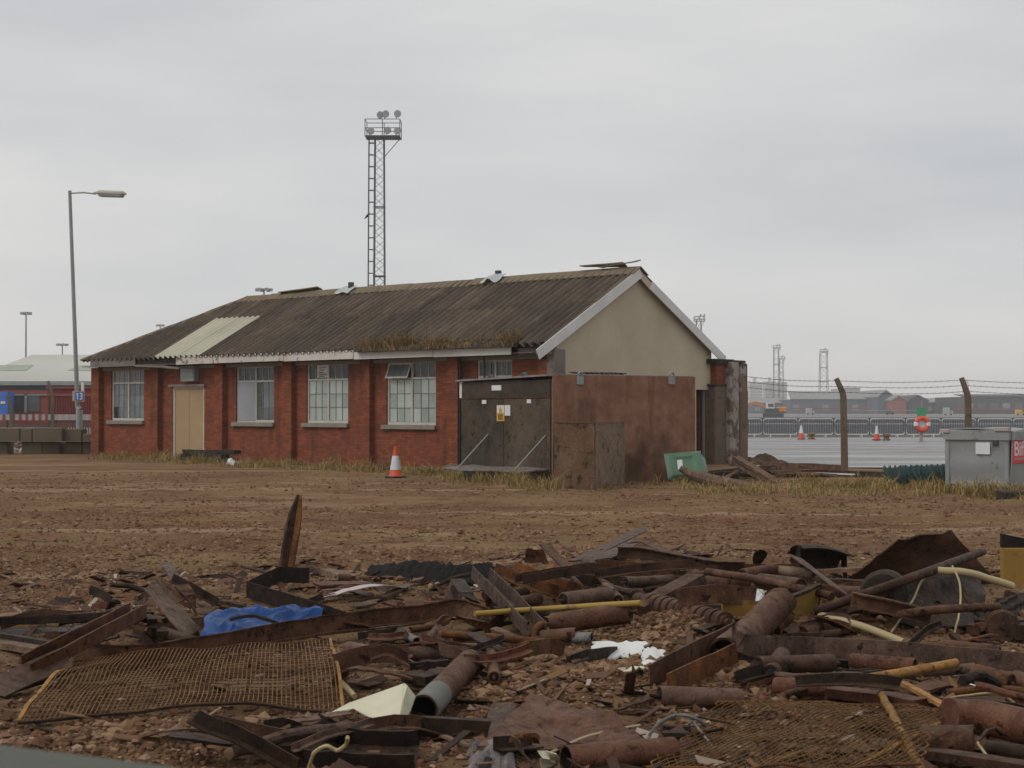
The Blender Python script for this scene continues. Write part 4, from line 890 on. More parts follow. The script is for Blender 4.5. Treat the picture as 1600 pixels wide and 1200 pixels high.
# red sign with its lettering on the long side
sg = MB(); sg.box(.062, .075, .012, 1.45, .55, 1.0); so = sg.make('sign', 'sign_red', T)
def glyphs(txt, size, y, z, x, m, parent, name):
    cu = bpy.data.curves.new(name, 'FONT'); cu.body = txt; cu.size = size; cu.extrude = .002; cu.offset = size * .018
    o = bpy.data.objects.new(name, cu); C.objects.link(o); bpy.context.view_layer.update()
    me = bpy.data.meshes.new_from_object(o.evaluated_get(bpy.context.evaluated_depsgraph_get())); bpy.data.objects.remove(o)
    me.materials.clear(); me.materials.append(MAT[m]); q = link(name, me, parent, (x, y, z)); q.rotation_euler = (R(90), 0, R(90)); return q
glyphs('Biffa', .40, .05, .70, .0775, 'sign_white', T, 'sign_lettering')
mb = MB(); mb.box(.0755, .077, .09, 1.4, .615, .655); mb.make('sign_line', 'pale_pink', T)

# ---- black timber under the bin corner, white plank, green net roll, wheeled bin
p = gp(1600, 786); mb = MB(); mb.cbox(p[0] - .33, p[0] + 1.2, p[1], p[1] + .5, -.05, .20, .02); single(mb, 'timber_baulk', 'dark_timber', 'black timber baulk lying below the waste bin at the picture edge', 'timber')
p0, p1 = gp(1405, 752, .18), gp(1502, 751, .2)
T = thing('netting_roll', 'roll of dark green plastic netting lying beside the waste bin', 'netting roll', (p0 + p1) / 2 * (1, 1, 0))
pa, pb = p0 + (0, 1.2, .0), p1 + (.3, 1.2, .03); n = 46
mb = MB(); mb.lathe(pa, pb, [(0, .13)] + [(i / n * float(np.linalg.norm(pb - pa)), .20 + .05 * min(1, i / 10) + .008 * math.sin(i * 2.2) + .012 * math.sin(i * .7) + random.uniform(-.006, .006)) for i in range(1, n)] + [(float(np.linalg.norm(pb - pa)), .2)], 20); wpart(mb, 'roll', 'green_net', T, 80)
mb = MB()
for k in range(14):
    x = k / 14; c = pa + (pb - pa) * x; mb.wire([c + np.array([.06 * math.sin(w * 2) , .262 * math.cos(w), .262 * math.sin(w)]) for w in np.linspace(-.4, 3.4, 12)], .012, 4)
wpart(mb, 'loose_strands', 'green_net', T)
p0, p1 = gp(1237, 738, .1), gp(1335, 741.5, .1); mb = MB(); mb.sweep([p0, p1 + (0, .05, 0)], flat(.12, .03)); single(mb, 'white_plank', 'white_paint', 'thin white plank lying across the low timbers under the fence post', 'plank')
# wheelie bin lid: green, tilted, with a torn white label
p = at(1075, 750, 33.4); p[2] = 0; T = thing('wheeled_bin', 'green wheeled bin lying tipped over at the end of the rusty cabinet', 'bin', p)
c00, c10, c11, c01 = gp(1047, 747, 0), gp(1103, 742, .08), None, None
sc = p[1] / FPX; dx = np.array([56 * sc, .25, .05]); upv = np.array([-.06, .30, 37 * sc]); dep = np.array([.25, .5, -.12]); o0 = at(1046, 748, 33.3)
def rb(o0, e1, e2, e3, taper=.12):
    P = []
    for w, k in ((0, 0), (1, taper)):
        for a, b in ((k / 2, k / 2), (1 - k / 2, k / 2), (1 - k / 2, 1 - k / 2), (k / 2, 1 - k / 2)): P.append(o0 + e1 * a + e2 * b + e3 * w)
    return P
mb = MB(); P = rb(o0 + dep * .06, dx, upv, dep, .2); mb.add(P, [(0, 1, 5, 4), (1, 2, 6, 5), (2, 3, 7, 6), (3, 0, 4, 7), (4, 5, 6, 7)]); wpart(mb, 'body', 'green_plastic', T)
lid = MB(); nrm = unit(np.cross(dx, upv))
def lidf(u, v):
    e = min(u, 1 - u, v, 1 - v); h = .07 * min(1, e / .12) - .03 * (1 if e > .24 else 0) * min(1, (e - .24) / .05 if e > .24 else 0)
    cu, cv = .5 + (u - .5) * 1.08, .5 + (v - .5) * 1.08
    return o0 + dx * cu + upv * cv + nrm * h
lid.grid(lidf, 22, 18, .015); wpart(lid, 'lid', 'green_plastic', T, 25)
wpart(MB().grid(lambda u, v: lidf(.27 + .14 * u + .03 * v, .26 + .42 * v) + nrm * .012, 3, 4, .004), 'label', 'sign_white', T)
for k in (.12, .88): q = o0 + dx * k + upv * .02 + dep * .9; wpart(MB().cyl(q - dx * .03, q + dx * .05, .1, .1, 16), 'wheel', 'black', T, 40)

# ---- broken timbers and rubble at the corner of the gable
def strip(name, m, label, cat, pts, prof, up=(0, 0, 1), twist=0.0, n=None, wob=0.0, ragged=0.0, group=None, smooth=None, scale=None, lin=False):
    P = [gpt(*q) if len(q) == 3 else np.array(gpt(*q[:3])) for q in pts]; nn = n or max(2, 3 * (len(P) - 1)); sd = int(abs(pts[0][0] * 7 + pts[0][1]))
    mb = MB(); mb.sweep(fine(P, nn, wob, sd, lin), prof, up, twist, True, ragged, scale)
    return single(mb, name, m, label, cat, group, smooth)
TM = 'broken timbers by the gable'
def timber(m, lab, pts, prof, n=5, wob=.01, ragged=.05, scale=None):      # pts: pixel, pixel, distance
    P = fine([at(*q) for q in pts], n, wob, int(pts[0][0])); single(MB().sweep(P, prof, (0, 0, 1), 0, True, ragged, scale), 'loose_timber', m, lab, 'timber', TM)
timber('old_timber', 'long brown timber leaning across others right of the tipped green bin', [(1150, 715, 35.2), (1216, 755, 33.2)], flat(.19, .07))
timber('rust_pale', 'split timber lying parallel under the leaning one', [(1146, 723, 35.2), (1204, 756, 33.4)], flat(.08, .07))
timber('old_timber', 'horizontal brown timber running from the green bin behind the leaning planks', [(1098, 741, 35.6), (1212, 730, 36.2)], flat(.14, .13))
timber('rust_orange', 'deep brown beam lying behind the crossed planks towards the fence post', [(1130, 746, 36.4), (1292, 741, 36.4)], flat(.2, .24))
timber('dark_timber', 'long low dark timber from the fence post to the green netting', [(1288, 741, 37), (1414, 746, 36)], flat(.25, .22))
timber('rust_pale', 'thin pale timber edge on top of the dark timber by the fence post', [(1205, 738, 36.0), (1330, 742, 35.8)], flat(.1, .05))
timber('old_timber', 'brown plank behind the fence post foot along the yard edge', [(1190, 728, 40.5), (1318, 733, 40.4)], flat(.2, .22))
timber('rust_pale', 'pale weathered trunk like log lying in grass before the green bin', [(1064, 732, 32.9), (1092, 745, 32.6), (1172, 766, 31.0)], ring(.12, 9), 8, .02, .05, [.55, .6, .7, .9, 1, 1.1, 1.15, 1.1, 1])
timber('old_timber', 'grey plank leaning on the rest at the foot of the corner pier', [(1128, 750, 34.6), (1178, 722, 35.6)], flat(.14, .04))
timber('dark_timber', 'short dark board wedged under the leaning planks', [(1140, 738, 35.8), (1194, 747, 35.0)], flat(.16, .07))
timber('rust_pale', 'pale batten lying across the deep brown beam', [(1200, 746, 35.6), (1264, 734, 36.6)], flat(.07, .05))
timber('old_timber', 'splintered board lying in grass right of the leaning planks', [(1218, 754, 33.8), (1284, 750, 34.4)], flat(.2, .08))
timber('dark_timber', 'dark baulk behind the tipped green bin', [(1096, 746, 35.4), (1150, 743, 35.6)], flat(.2, .2))
timber('old_timber', 'thin brown lath sticking up by the peeling post', [(1162, 744, 35.6), (1153, 712, 36.0)], flat(.05, .04))
timber('old_timber', 'low grey board in the grass before the green netting', [(1350, 754, 33.6), (1432, 756, 33.4)], flat(.16, .10))
p = gp(1190, 728); mb = MB(); mb.grid(lambda u, v: (p[0] - .9 + 1.9 * u, p[1] - .1 + .9 * v, .30 * math.sin(math.pi * u) * math.sin(math.pi * v) * (1 + .3 * math.sin(17 * u + 9 * v)) - .02), 16, 8)
single(mb, 'turf_mound', 'soil_dark', 'small mound of earth and dead turf behind the broken timbers', 'mound', None, 80)
# pallets / sleepers by the door
for k, (a, b, yy, off, lab, m) in enumerate(((289, 366, 719, .04, 'lowest dark timber in the stack beside the tan door', 'dark_timber'), (287, 352, 712, .17, 'middle dark timber in the stack beside the tan door', 'dark_timber'), (291, 371, 705.5, .3, 'top dark timber in the stack beside the tan door', 'dark_timber'))):
    strip('timber_baulk', m, lab, 'timber', [(a, yy, off), (b, yy + 1.5, off)], flat(.3, .13), ragged=.05, wob=.015, n=5, group='timbers stacked by the door')
strip('plastic_bag', 'sign_white', 'crumpled white plastic bag at the end of the timber stack', 'bag', [(357, 722, .05), (364, 723.5, .09), (372, 724, .03)], ring(.08, 7), n=7, wob=.04, scale=[.4, 1, 1.2, .8, 1.1, .9, .7, .3])
for k, (px, py, s, lab) in enumerate(((600, 729, .14, 'broken red brick lump lying behind the traffic cone'), (596, 737, .17, 'flat brick lump in the grass beside the traffic cone'), (705, 735, .2, 'dark rubble lump at the foot of the downpipe'), (660, 735, .12, 'mossy rubble lump below the fourth window'))):
    p = gp(px, py); bm = bmesh.new(); bmesh.ops.create_icosphere(bm, subdivisions=2, radius=s)
    for v in bm.verts: v.co = v.co * (1 + .35 * (vnoise(v.co.x * 9 + k * 7, v.co.y * 9 + v.co.z * 5)));  v.co.z *= .6; v.co.x *= 1.5
    me = bpy.data.meshes.new('rubble_lump'); bm.to_mesh(me); bm.free(); me.materials.append(MAT['mossy_concrete' if k > 1 else 'rust_red']); tag(link('rubble_lump', me, None, (p[0], p[1], .05)), lab, 'rubble')

# ================================================================== floodlight towers
def tower(name, label, base, H, w0, w1, plat, ladder=True, seg=1.1, lamps=6, group='floodlight towers', r=.05):
    T = thing(name, label, 'floodlight tower', base, 0, group)
    col = MB(); br = MB(); n = max(6, int(H / seg)); wd = lambda z: w0 + (w1 - w0) * z / H
    cs = [(-1, -1), (1, -1), (1, 1), (-1, 1)]
    for a, b in cs: col.wire([(a * w0 / 2, b * w0 / 2, -.2), (a * w1 / 2, b * w1 / 2, H)], r, 6)
    col.make('legs', 'tower_steel', T)
    for k in range(n):
        za, zb = H * k / n, H * (k + 1) / n
        for f in range(4):
            A_, B_ = cs[f], cs[(f + 1) % 4]
            if k % 2: A_, B_ = B_, A_
            br.wire([(A_[0] * wd(za) / 2, A_[1] * wd(za) / 2, za), (B_[0] * wd(zb) / 2, B_[1] * wd(zb) / 2, zb)], r * .38, 4)
    for z in (H * .28, H * .52, H * .76):
        for f in range(4):
            A_, B_ = cs[f], cs[(f + 1) % 4]; q = wd(z) / 2 + .05; br.wire([(A_[0] * q, A_[1] * q, z), (B_[0] * q, B_[1] * q, z)], r * .9, 4)
    br.make('bracing', 'tower_steel', T)
    pw, pd, off = plat
    mb = MB(); mb.box(off - pw / 2, off + pw / 2, -pd / 2, pd / 2, H, H + .12); mb.make('platform', 'tower_steel', T)
    rl = MB(); hh = pw * .5
    for x in (off - pw / 2, off, off + pw / 2):
        for y in (-pd / 2, pd / 2): rl.wire([(x, y, H), (x, y, H + hh)], r * .7, 4)
    for z in (H + hh * .5, H + hh):
        P = [(off - pw / 2, -pd / 2, z), (off + pw / 2, -pd / 2, z), (off + pw / 2, pd / 2, z), (off - pw / 2, pd / 2, z), (off - pw / 2, -pd / 2, z)]
        for a, b in zip(P, P[1:]): rl.wire([a, b], r * .6, 4)
    rl.make('railing', 'tower_steel', T)
    spots = [(-.36, 0, .12), (.12, 0, .14), (.40, -.1, .12), (.06, .2, .62), (.40, .1, .62), (-.1, .3, .6)][:lamps]
    for a, b, c in spots:
        q = np.array([off + a * pw, -pd / 2 - .12 + b, H + c * pw + .12]); d = unit(np.array([.35, -1, -.25])); s = pw * .105
        mb = MB(); mb.lathe(q, q + d * s * 1.5, [(0, s * .35), (s * .3, s * .6), (s * .9, s * .9), (s * 1.3, s)], 14); lm = mb.make('floodlight', 'galvanised', T, 40)
        mb = MB(); mb.cyl(q + d * s * 1.3, q + d * s * 1.36, s * .93, s * .93, 14); mb.make('lens', 'lamp_glass', lm)
        mb = MB(); mb.cyl(q - (0, 0, s * 1.3), q, s * .16, s * .16, 6); mb.make('bracket', 'tower_steel', lm)
    mb = MB(); mb.wire([(off + pw / 2, 0, H), (w1 / 2, 0, H - pw * .55)], r * .6, 4); mb.make('strut', 'tower_steel', T)
    if ladder:
        lx = -w0 / 2 - .55; ld = MB()
        for dy in (-.25, .25): ld.wire([(lx, dy, 0), (lx + .12, dy, H + .1)], r * .75, 4)
        k = 0.0
        while k < H: ld.wire([(lx + .12 * k / H, -.25, k), (lx + .12 * k / H, .25, k)], r * .35, 3); k += .45
        ld.make('ladder', 'tower_steel', T)
        st = MB(); k = 1.0
        while k < H:
            st.wire([(lx + .1, -.2, k), (-wd(k) / 2, -.2, k)], r * .8, 4); st.wire([(lx + .1, .2, k), (-wd(k) / 2, .2, k)], r * .45, 4); k += 1.13
        st.make('ladder_ties', 'tower_steel', T)
    return T
tb = at(592.5, 640, 146); tb[2] = 0; top = at(592, 216, 146)[2]
tower('floodlight_tower', 'tall lattice floodlight tower with ladder and railed platform behind the workshop roof', tb, top, 1.15, .85, (3.3, 2.0, .35), seg=.8, r=.06)
# bird on the ladder
bp = at(573.5, 339, 145.8); T = thing('bird', 'black bird perched on the ladder of the floodlight tower', 'bird', bp)
mb = MB(); mb.sweep(fine([bp + (-.30, 0, -.22), bp + (-.12, 0, -.06), bp + (.0, 0, .08), bp + (.09, 0, .22), bp + (.12, 0, .33), bp + (.17, 0, .38)], 10), ring(.1, 10), up=(0, 1, 0), scale=[.15, .35, .7, 1, 1.1, 1, .8, .65, .72, .6, .25]); wpart(mb, 'body', 'bird_black', T, 60)
wpart(MB().cyl(bp + (.16, 0, .37), bp + (.27, 0, .34), .025, .005, 6), 'beak', 'bird_black', T)
def mast(px, pytop, Y, label, hw, ntop=6):
    b0 = at(px, 640, Y); b0[2] = 0; H = at(px, pytop, Y)[2]; T = thing('lighting_mast', label, 'lighting mast', b0, 0, 'far lighting masts')
    MB().cyl((0, 0, 0), (0, 0, H), .36, .2, 8).make('pole', 'tower_steel', T)
    MB().cyl((0, 0, H - .3), (0, 0, H + .1), hw, hw * .9, 12).make('head_ring', 'tower_steel', T)
    for k in range(ntop):
        w = 2 * math.pi * k / ntop; MB().box(hw * math.cos(w) - .45, hw * math.cos(w) + .45, hw * math.sin(w) - .3, hw * math.sin(w) + .3, H - .55, H + .25).make('lamp_head', 'galvanised', T)
mast(40, 489, 470, 'tall slender lighting mast far left above the white warehouse roof', 1.3); mast(97, 538, 560, 'shorter lighting mast with a wide head between the tall one and the street lamp', 1.8)
mast(250, 508, 640, 'lighting mast head showing just above the sloping hip of the roof', 1.3); mast(412, 452, 400, 'lighting mast head showing above the start of the roof ridge', 1.8)
def ftower(px, pytop, Y, label, pw, lamps=5, w=1.6):
    b0 = at(px, 640, Y); b0[2] = 0; H = at(px, pytop, Y)[2]; tower('floodlight_tower', label, b0, H - pw * .6, w * 1.3, w, (pw, pw * .6, .2), False, 3.0, lamps, r=.13)
ftower(1213, 539, 760, 'far floodlight tower, the taller of the close pair left of the sheds', 3.4, w=2.2); ftower(1221, 556, 860, 'far floodlight tower, the shorter of the close pair left of the sheds', 3.4, 4, 1.8)
ftower(1287, 545, 700, 'far floodlight tower standing alone above the grey shed roofs', 3.2, 4, 3.0); ftower(1092, 493, 520, 'floodlight head peeping over the slope of the gable', 3.4, 5)
ftower(1509, 594, 1100, 'faint distant lattice mast beside the fence post at the bin', 3.0, 2, 3.0)

# ================================================================== background beyond the yard
def far_box(mb, px0, px1, yt, yb, Y, dep):
    p0, p1 = at(px0, yb, Y), at(px1, yt, Y); mb.box(p0[0], p1[0], Y, Y + dep, min(p0[2], p1[2]), p1[2]); return mb
# white-roofed warehouse, far left
Yw = 150.0; wl, wrr = at(-60, 597, Yw), at(330, 597, Yw); zt_, zm_ = at(0, 556, Yw + 22)[2], at(0, 598, Yw)[2]
T = thing('warehouse', 'long warehouse with a pale roof and dark windows behind the street lamp', 'building', ((wl[0] + wrr[0]) / 2, Yw, 0))
rf = MB(); x0, x1 = wl[0], wrr[0]
rf.hexa([(x0, Yw - .6, zm_), (x1, Yw - .6, zm_ - .1), (x1, Yw + 22, zt_), (x0, Yw + 22, zt_), (x0, Yw - .6, zm_ + .12), (x1, Yw - .6, zm_ + .02), (x1, Yw + 22, zt_ + .12), (x0, Yw + 22, zt_ + .12)])
rfo = wpart(rf, 'roof', 'warehouse_roof', T)
sl = (zt_ - zm_) / 22.6
for a, b in ((0, 42), (116, 190)):
    pa, pb = at(a, 570, Yw + 10)[0] - (0 if a else 4), at(b, 570, Yw + 10)[0]; zz = lambda y: zm_ + sl * (y - Yw + .6) + .16
    wpart(MB().hexa([(pa, Yw + 7.5, zz(Yw + 7.5) - .02), (pb + .7, Yw + 7.5, zz(Yw + 7.5) - .02), (pb, Yw + 12.2, zz(Yw + 12.2) - .02), (pa, Yw + 12.2, zz(Yw + 12.2) - .02), (pa, Yw + 7.5, zz(Yw + 7.5)), (pb + .7, Yw + 7.5, zz(Yw + 7.5)), (pb, Yw + 12.2, zz(Yw + 12.2)), (pa, Yw + 12.2, zz(Yw + 12.2))]), 'roof_light', 'roof_light', T)
wpart(MB().box(x0, x1, Yw, Yw + 21.5, -.2, zm_ - .05), 'wall', 'shed_wall_dark', T); wpart(MB().box(x0, x1, Yw - .75, Yw - .6, zm_ - .25, zm_ + .14), 'gutter', 'galvanised', T)
for k in range(7):
    a = x0 + 3 + k * 5.4; wpart(MB().box(a, a + 4.3, Yw - .06, Yw - .003, 1.1, 2.6), 'window', 'pane_dark', T)
# cabins and doors before it
mb = MB(); far_box(mb, 75, 200, 607, 660, 92, 3); T = thing('red_cabin', 'low red corrugated cabin behind the lamp post sign', 'cabin', (float(np.mean([v[0] for v in mb.V])), 92, 0)); wpart(mb, 'body', 'red_cabin', T)
x0, x1 = at(75, 640, 92)[0], at(200, 640, 92)[0]; z1 = at(75, 607, 92)[2]
for k in range(30): wpart(MB().box(x0 + (x1 - x0) * k / 30, x0 + (x1 - x0) * (k + .5) / 30, 91.95, 91.998, 0, z1 - .5), 'rib', 'red_cabin', T)
wpart(MB().box(x0 - .05, x1, 91.9, 95, z1 - .45, z1 - .32), 'band', 'far_red', T); wpart(MB().box(x0 - .1, x1 + .1, 91.85, 95.1, z1, z1 + .1), 'roof', 'far_red', T)
mb = MB(); far_box(mb, -20, 74, 610, 665, 96, 3); T = thing('grey_cabin', 'dark grey cabin with wide windows beside the red one', 'cabin', (float(np.mean([v[0] for v in mb.V])), 96, 0)); wpart(mb, 'body', 'far_red', T)
for a, b in ((17, 38), (42, 62)): f_ = MB(); far_box(f_, a, b, 618, 643, 95.95, .04); wpart(f_, 'window', 'pane_dark', T)
f_ = MB(); far_box(f_, 38, 42, 616, 645, 95.9, .09); wpart(f_, 'post', 'galvanised', T)
f_ = MB(); far_box(f_, -20, 74, 616, 618, 95.9, .09); wpart(f_, 'rail', 'galvanised', T)
mb = MB(); far_box(mb, -14, 12, 612, 652, 94, 1.2); T = thing('portable_toilet', 'bright blue cabin at the picture edge with a white plate', 'cabin', (float(np.mean([v[0] for v in mb.V])), 94, 0)); wpart(mb, 'body', 'sign_blue', T)
f_ = MB(); far_box(f_, 1, 8, 627, 631, 93.95, .04); wpart(f_, 'plate', 'sign_white', T)
# red and white barrier planks
for k, (a, b, lab) in enumerate(((-30, 15, 'red and white barrier plank at the picture edge'), (16, 81, 'red and white barrier plank between the two weathered posts'), (83, 123, 'faded barrier plank left of the lamp post'), (124, 152, 'faded barrier plank between the lamp post and the workshop'))):
    Y = 68.; p0, p1 = at(a, 656.5, Y), at(b, 647.5, Y); T = thing('barrier_plank', lab, 'barrier', ((p0[0] + p1[0]) / 2, Y, 0), 0, 'red and white barrier planks')
    wpart(MB().box(p0[0], p1[0], Y, Y + .05, p0[2], p1[2]), 'board', 'flats', T)
    q = a + 3
    while q < b - 4:
        x0_, x1_ = at(q, 650, Y)[0], at(q + 4.6, 650, Y)[0]; wpart(MB().box(x0_, x1_, Y - .012, Y - .002, p0[2], p1[2]), 'stripe', 'far_red' if a < 80 else 'pale_pink', T); q += 10.3
    for x in (p0[0] + .12, p1[0] - .12): wpart(MB().box(x - .04, x + .04, Y + .051, Y + .12, -.02, p1[2]), 'leg', 'dark_steel', T)
# rubble heap behind the blocks
def stones(P, s, seed, flatz=.7, ico=False):
    g = np.random.default_rng(seed); n = len(P)
    if ico:
        bm = bmesh.new(); bmesh.ops.create_icosphere(bm, subdivisions=1, radius=1); B0 = np.array([v.co[:] for v in bm.verts]); F0 = [[v.index for v in f.verts] for f in bm.faces]; bm.free()
    else:
        B0 = np.array([(1, 0, 0), (0, 1, 0), (-1, 0, 0), (0, -1, 0), (.2, .1, 1), (0, 0, -1.0)], float); F0 = [(0, 1, 4), (1, 2, 4), (2, 3, 4), (3, 0, 4), (1, 0, 5), (2, 1, 5), (3, 2, 5), (0, 3, 5)]
    m = len(B0); A = B0[None] * (1 + g.uniform(-.38, .38, (n, m, 1))) + g.uniform(-.15, .15, (n, m, 3))
    A *= np.stack([g.uniform(.7, 1.4, n), g.uniform(.7, 1.3, n), g.uniform(.5, .95, n) * flatz / .7], -1)[:, None, :]
    w = g.uniform(0, 6.283, n); c, s_ = np.cos(w)[:, None], np.sin(w)[:, None]
    A = np.stack([A[..., 0] * c - A[..., 1] * s_, A[..., 0] * s_ + A[..., 1] * c, A[..., 2]], -1) * np.asarray(s)[:, None, None] + P[:, None, :]
    F = (np.array(F0)[None] + (np.arange(n) * m)[:, None, None]).reshape(-1, 3)
    return A.reshape(-1, 3), F
def stuff(name, V, F, m, label=None):
    me = bpy.data.meshes.new(name); me.from_pydata(np.asarray(V).tolist(), [], np.asarray(F).tolist() if not isinstance(F, list) else F); me.materials.append(MAT[m])
    o = link(name, me); tag(o, label, kind='stuff'); return o
n = 700; px = rng.uniform(-30, 150, n); Yr = rng.uniform(58.5, 66, n); hx = np.array([at(p, 640, y)[0] for p, y in zip(px, Yr)]); hz = .75 * np.exp(-((Yr - 62) / 2.2) ** 2) * (.45 + .55 * rng.uniform(0, 1, n)) * (.6 + .5 * np.sin(px * .09))
V, F = stones(np.stack([hx, Yr, np.maximum(hz, .02)], -1), rng.uniform(.08, .3, n), 5, ico=True); stuff('rubble', V, F, 'rubble_mix', 'heap of broken rubble behind the concrete blocks')

# ---- far side of the dock, right
def shed(px0, px1, yt, ye, Y, label, wall='shed_wall_dark', roof='shed_roof', gable=False, dep=40, wins_=0, name='shed'):
    a, b = at(px0, 640, Y), at(px1, 640, Y); ze_ = at(px0, ye, Y)[2]; zt2 = at(px0, yt, Y)[2]
    T = thing(name, label, 'building', ((a[0] + b[0]) / 2, Y, 0), 0, 'far dockside buildings')
    wpart(MB().box(a[0], b[0], Y, Y + dep, -.3, ze_), 'wall', wall, T)
    xm = (a[0] + b[0]) / 2
    if gable:
        wpart(MB().tri_prism([(a[0], Y + .0, ze_), (b[0], Y + .0, ze_), (xm, Y + .0, zt2)], (0, dep, 0)), 'gable', wall, T)
        for s in ((a[0] - .4, xm), (b[0] + .4, xm)): wpart(MB().hexa([(s[0], Y - .5, ze_ - .1), (s[1], Y - .5, zt2 + .05), (s[1], Y + dep, zt2 + .05), (s[0], Y + dep, ze_ - .1), (s[0], Y - .5, ze_ + .4), (s[1], Y - .5, zt2 + .55), (s[1], Y + dep, zt2 + .55), (s[0], Y + dep, ze_ + .4)]), 'roof', roof, T)
    else:
        wpart(MB().hexa([(a[0] - .4, Y - .4, ze_), (b[0] + .4, Y - .4, ze_), (b[0] - (b[0] - a[0]) * .04, Y + dep * .5, zt2), (a[0] + (b[0] - a[0]) * .06, Y + dep * .5, zt2), (a[0] - .4, Y - .4, ze_ + .2), (b[0] + .4, Y - .4, ze_ + .2), (b[0] - (b[0] - a[0]) * .04, Y + dep * .5, zt2 + .2), (a[0] + (b[0] - a[0]) * .06, Y + dep * .5, zt2 + .2)]), 'roof', roof, T)
    for k in range(wins_):
        x = a[0] + (b[0] - a[0]) * (k + .5) / wins_; w_ = (b[0] - a[0]) / wins_ * .3; wpart(MB().box(x - w_, x + w_, Y - .12, Y - .01, ze_ * .25, ze_ * .62), 'door' if k % 2 else 'window', 'flat_window' if k % 3 else 'shed_roof', T)
    return T
shed(1236, 1375, 611, 624, 640, 'long grey shed with a pale sloping roof behind the lone fence post', 'shed_wall_blue', wins_=9)
shed(1372, 1397, 611, 621, 620, 'blue-grey gabled shed, the tallest of three gables', 'shed_wall_blue', gable=True); shed(1394, 1416, 619, 626, 610, 'small gabled shed with a reddish front next to the tallest gable', 'far_red', gable=True)
shed(1420, 1450, 619, 627, 620, 'dark gabled shed, the third gable before the white roofs', 'shed_wall_dark', 'shed_wall_dark', gable=True); shed(1448, 1500, 622, 629, 640, 'low dark shed with a pale roof edge left of the fence post at the bin', wins_=5)
shed(1505, 1640, 616, 620, 600, 'long dark shed reaching the picture edge above the waste bin', 'shed_wall_dark', 'shed_wall_dark', wins_=7); shed(1176, 1236, 622, 630, 660, 'low blue shed at the foot of the tower blocks', 'shed_wall_blue', wins_=4)
T = shed(1320, 1344, 605, 606.5, 900, 'pale office block standing above the long grey shed roof', 'flats', 'shed_roof', wins_=4)
def flats(px0, px1, yt, Y, label, fl):
    a, b = at(px0, 640, Y), at(px1, 640, Y); H = at(px0, yt, Y)[2]; T = thing('tower_block', label, 'building', ((a[0] + b[0]) / 2, Y, 0), 0, 'far tower blocks')
    wpart(MB().box(a[0], b[0], Y, Y + 18, 0, H), 'wall', 'flats', T); wpart(MB().box(a[0] + 5, b[0] - 5, Y + 4, Y + 14, H, H + 4.5), 'plant_room', 'flats', T)
    for k in range(fl):
        z = H * (k + .35) / fl
        for c in range(6): x = a[0] + (b[0] - a[0]) * (c + .15) / 6; wpart(MB().box(x, x + (b[0] - a[0]) / 6 * .7, Y - .15, Y - .01, z, z + H / fl * .5), 'window', 'flat_window', T)
flats(1172, 1191, 597, 1500, 'faint pale tower block beside the corner post, first of three', 10); flats(1196, 1213, 596, 1520, 'faint pale tower block in the middle of three', 10); flats(1214, 1230, 597, 1500, 'faint pale tower block nearest the long grey shed', 10)
# low boundary strips across the far quay
for Y, x0, x1, ya, yb, m, lab in ((520, 1232, 1360, 637.2, 639.4, 'far_red', 'far red fence line in front of the long grey shed'), (520, 1490, 1600, 637.4, 639.4, 'far_red', 'far red fence line in front of the dark shed at the edge'), (420, 1330, 1440, 640.6, 642.2, 'shed_roof', 'far pale low wall across the dock near the gabled sheds')):
    mb = MB(); far_box(mb, x0, x1, ya, yb, Y, .6); single(mb, 'far_fence', m, lab, 'fence')
for px, Y, yt, m, lab in ((1265, 480, 634.6, 'flats', 'tiny white van across the dock under the long shed'), (1480, 430, 633, 'flats', 'tiny white and red hut across the dock left of the bin fence post'), (1593, 420, 637.5, 'sign_yellow', 'tiny yellow machine across the dock at the picture edge'), (1389, 460, 636.8, 'dark_steel', 'tiny dark cabin across the dock below the gabled sheds')):
    p = at(px, 640, Y); h = at(px, yt, Y)[2]; T = thing('dock_vehicle', lab, 'vehicle', (p[0], Y, 0), 0, 'tiny vehicles and huts across the dock')
    T.scale = (.75, .75, .75); MB().cbox(-1.5, .9, -.8, .8, .35, max(h, 1.6), .2).make('body', m, T); MB().cbox(.9, 2.0, -.8, .8, .35, max(h, 1.6) * .6, .15).make('bonnet', m, T); MB().box(.91, 1.2, -.84, -.81, 1.0, 1.5).make('side_window', 'flat_window', T)
    for x in (-.9, 1.2): MB().cyl((x, -.85, .35), (x, -.6, .35), .35, .35, 10).make('wheel', 'black', T)
# excavator
xb = at(1208, 640, 330)
T = thing('excavator', 'orange tracked excavator parked across the dock below the tower blocks', 'excavator', (xb[0], 330, -.05))
for y in (-1.2, 1.2): mb = MB(); mb.sweep([(-2, y, .45), (2, y, .45)], [(-.3, -.42), (.3, -.42), (.3, .42), (-.3, .42)]); mb.make('track', 'dark_steel', T)
MB().cbox(-1.8, 2.6, -1.3, 1.3, .95, 1.9, .1).make('body', 'dark_steel', T); MB().cbox(.9, 2.7, -1.35, 1.35, 1.2, 2.25, .2).make('counterweight', 'machine_orange', T)
cbn = MB().cbox(-1.6, .1, -1.3, -.1, 1.9, 3.1, .1).make('cab', 'sign_white', T); MB().box(-1.3, -.1, -1.33, -1.305, 2.2, 2.95).make('cab_window', 'flat_window', cbn)
MB().sweep(fine([(-1.0, .3, 1.8), (-3.2, .3, 3.0), (-5.2, .3, 2.9)], 8), flat(.35, .55), up=(0, 0, 1)).make('boom', 'machine_orange', T); MB().sweep([(-5.2, .3, 2.95), (-6.6, .3, 1.4)], flat(.3, .4)).make('dipper', 'machine_orange', T)
MB().sweep([(-6.9, .3, 1.5), (-6.7, .3, .6), (-6.1, .3, .5)], flat(1.0, .15)).make('bucket', 'dark_steel', T)
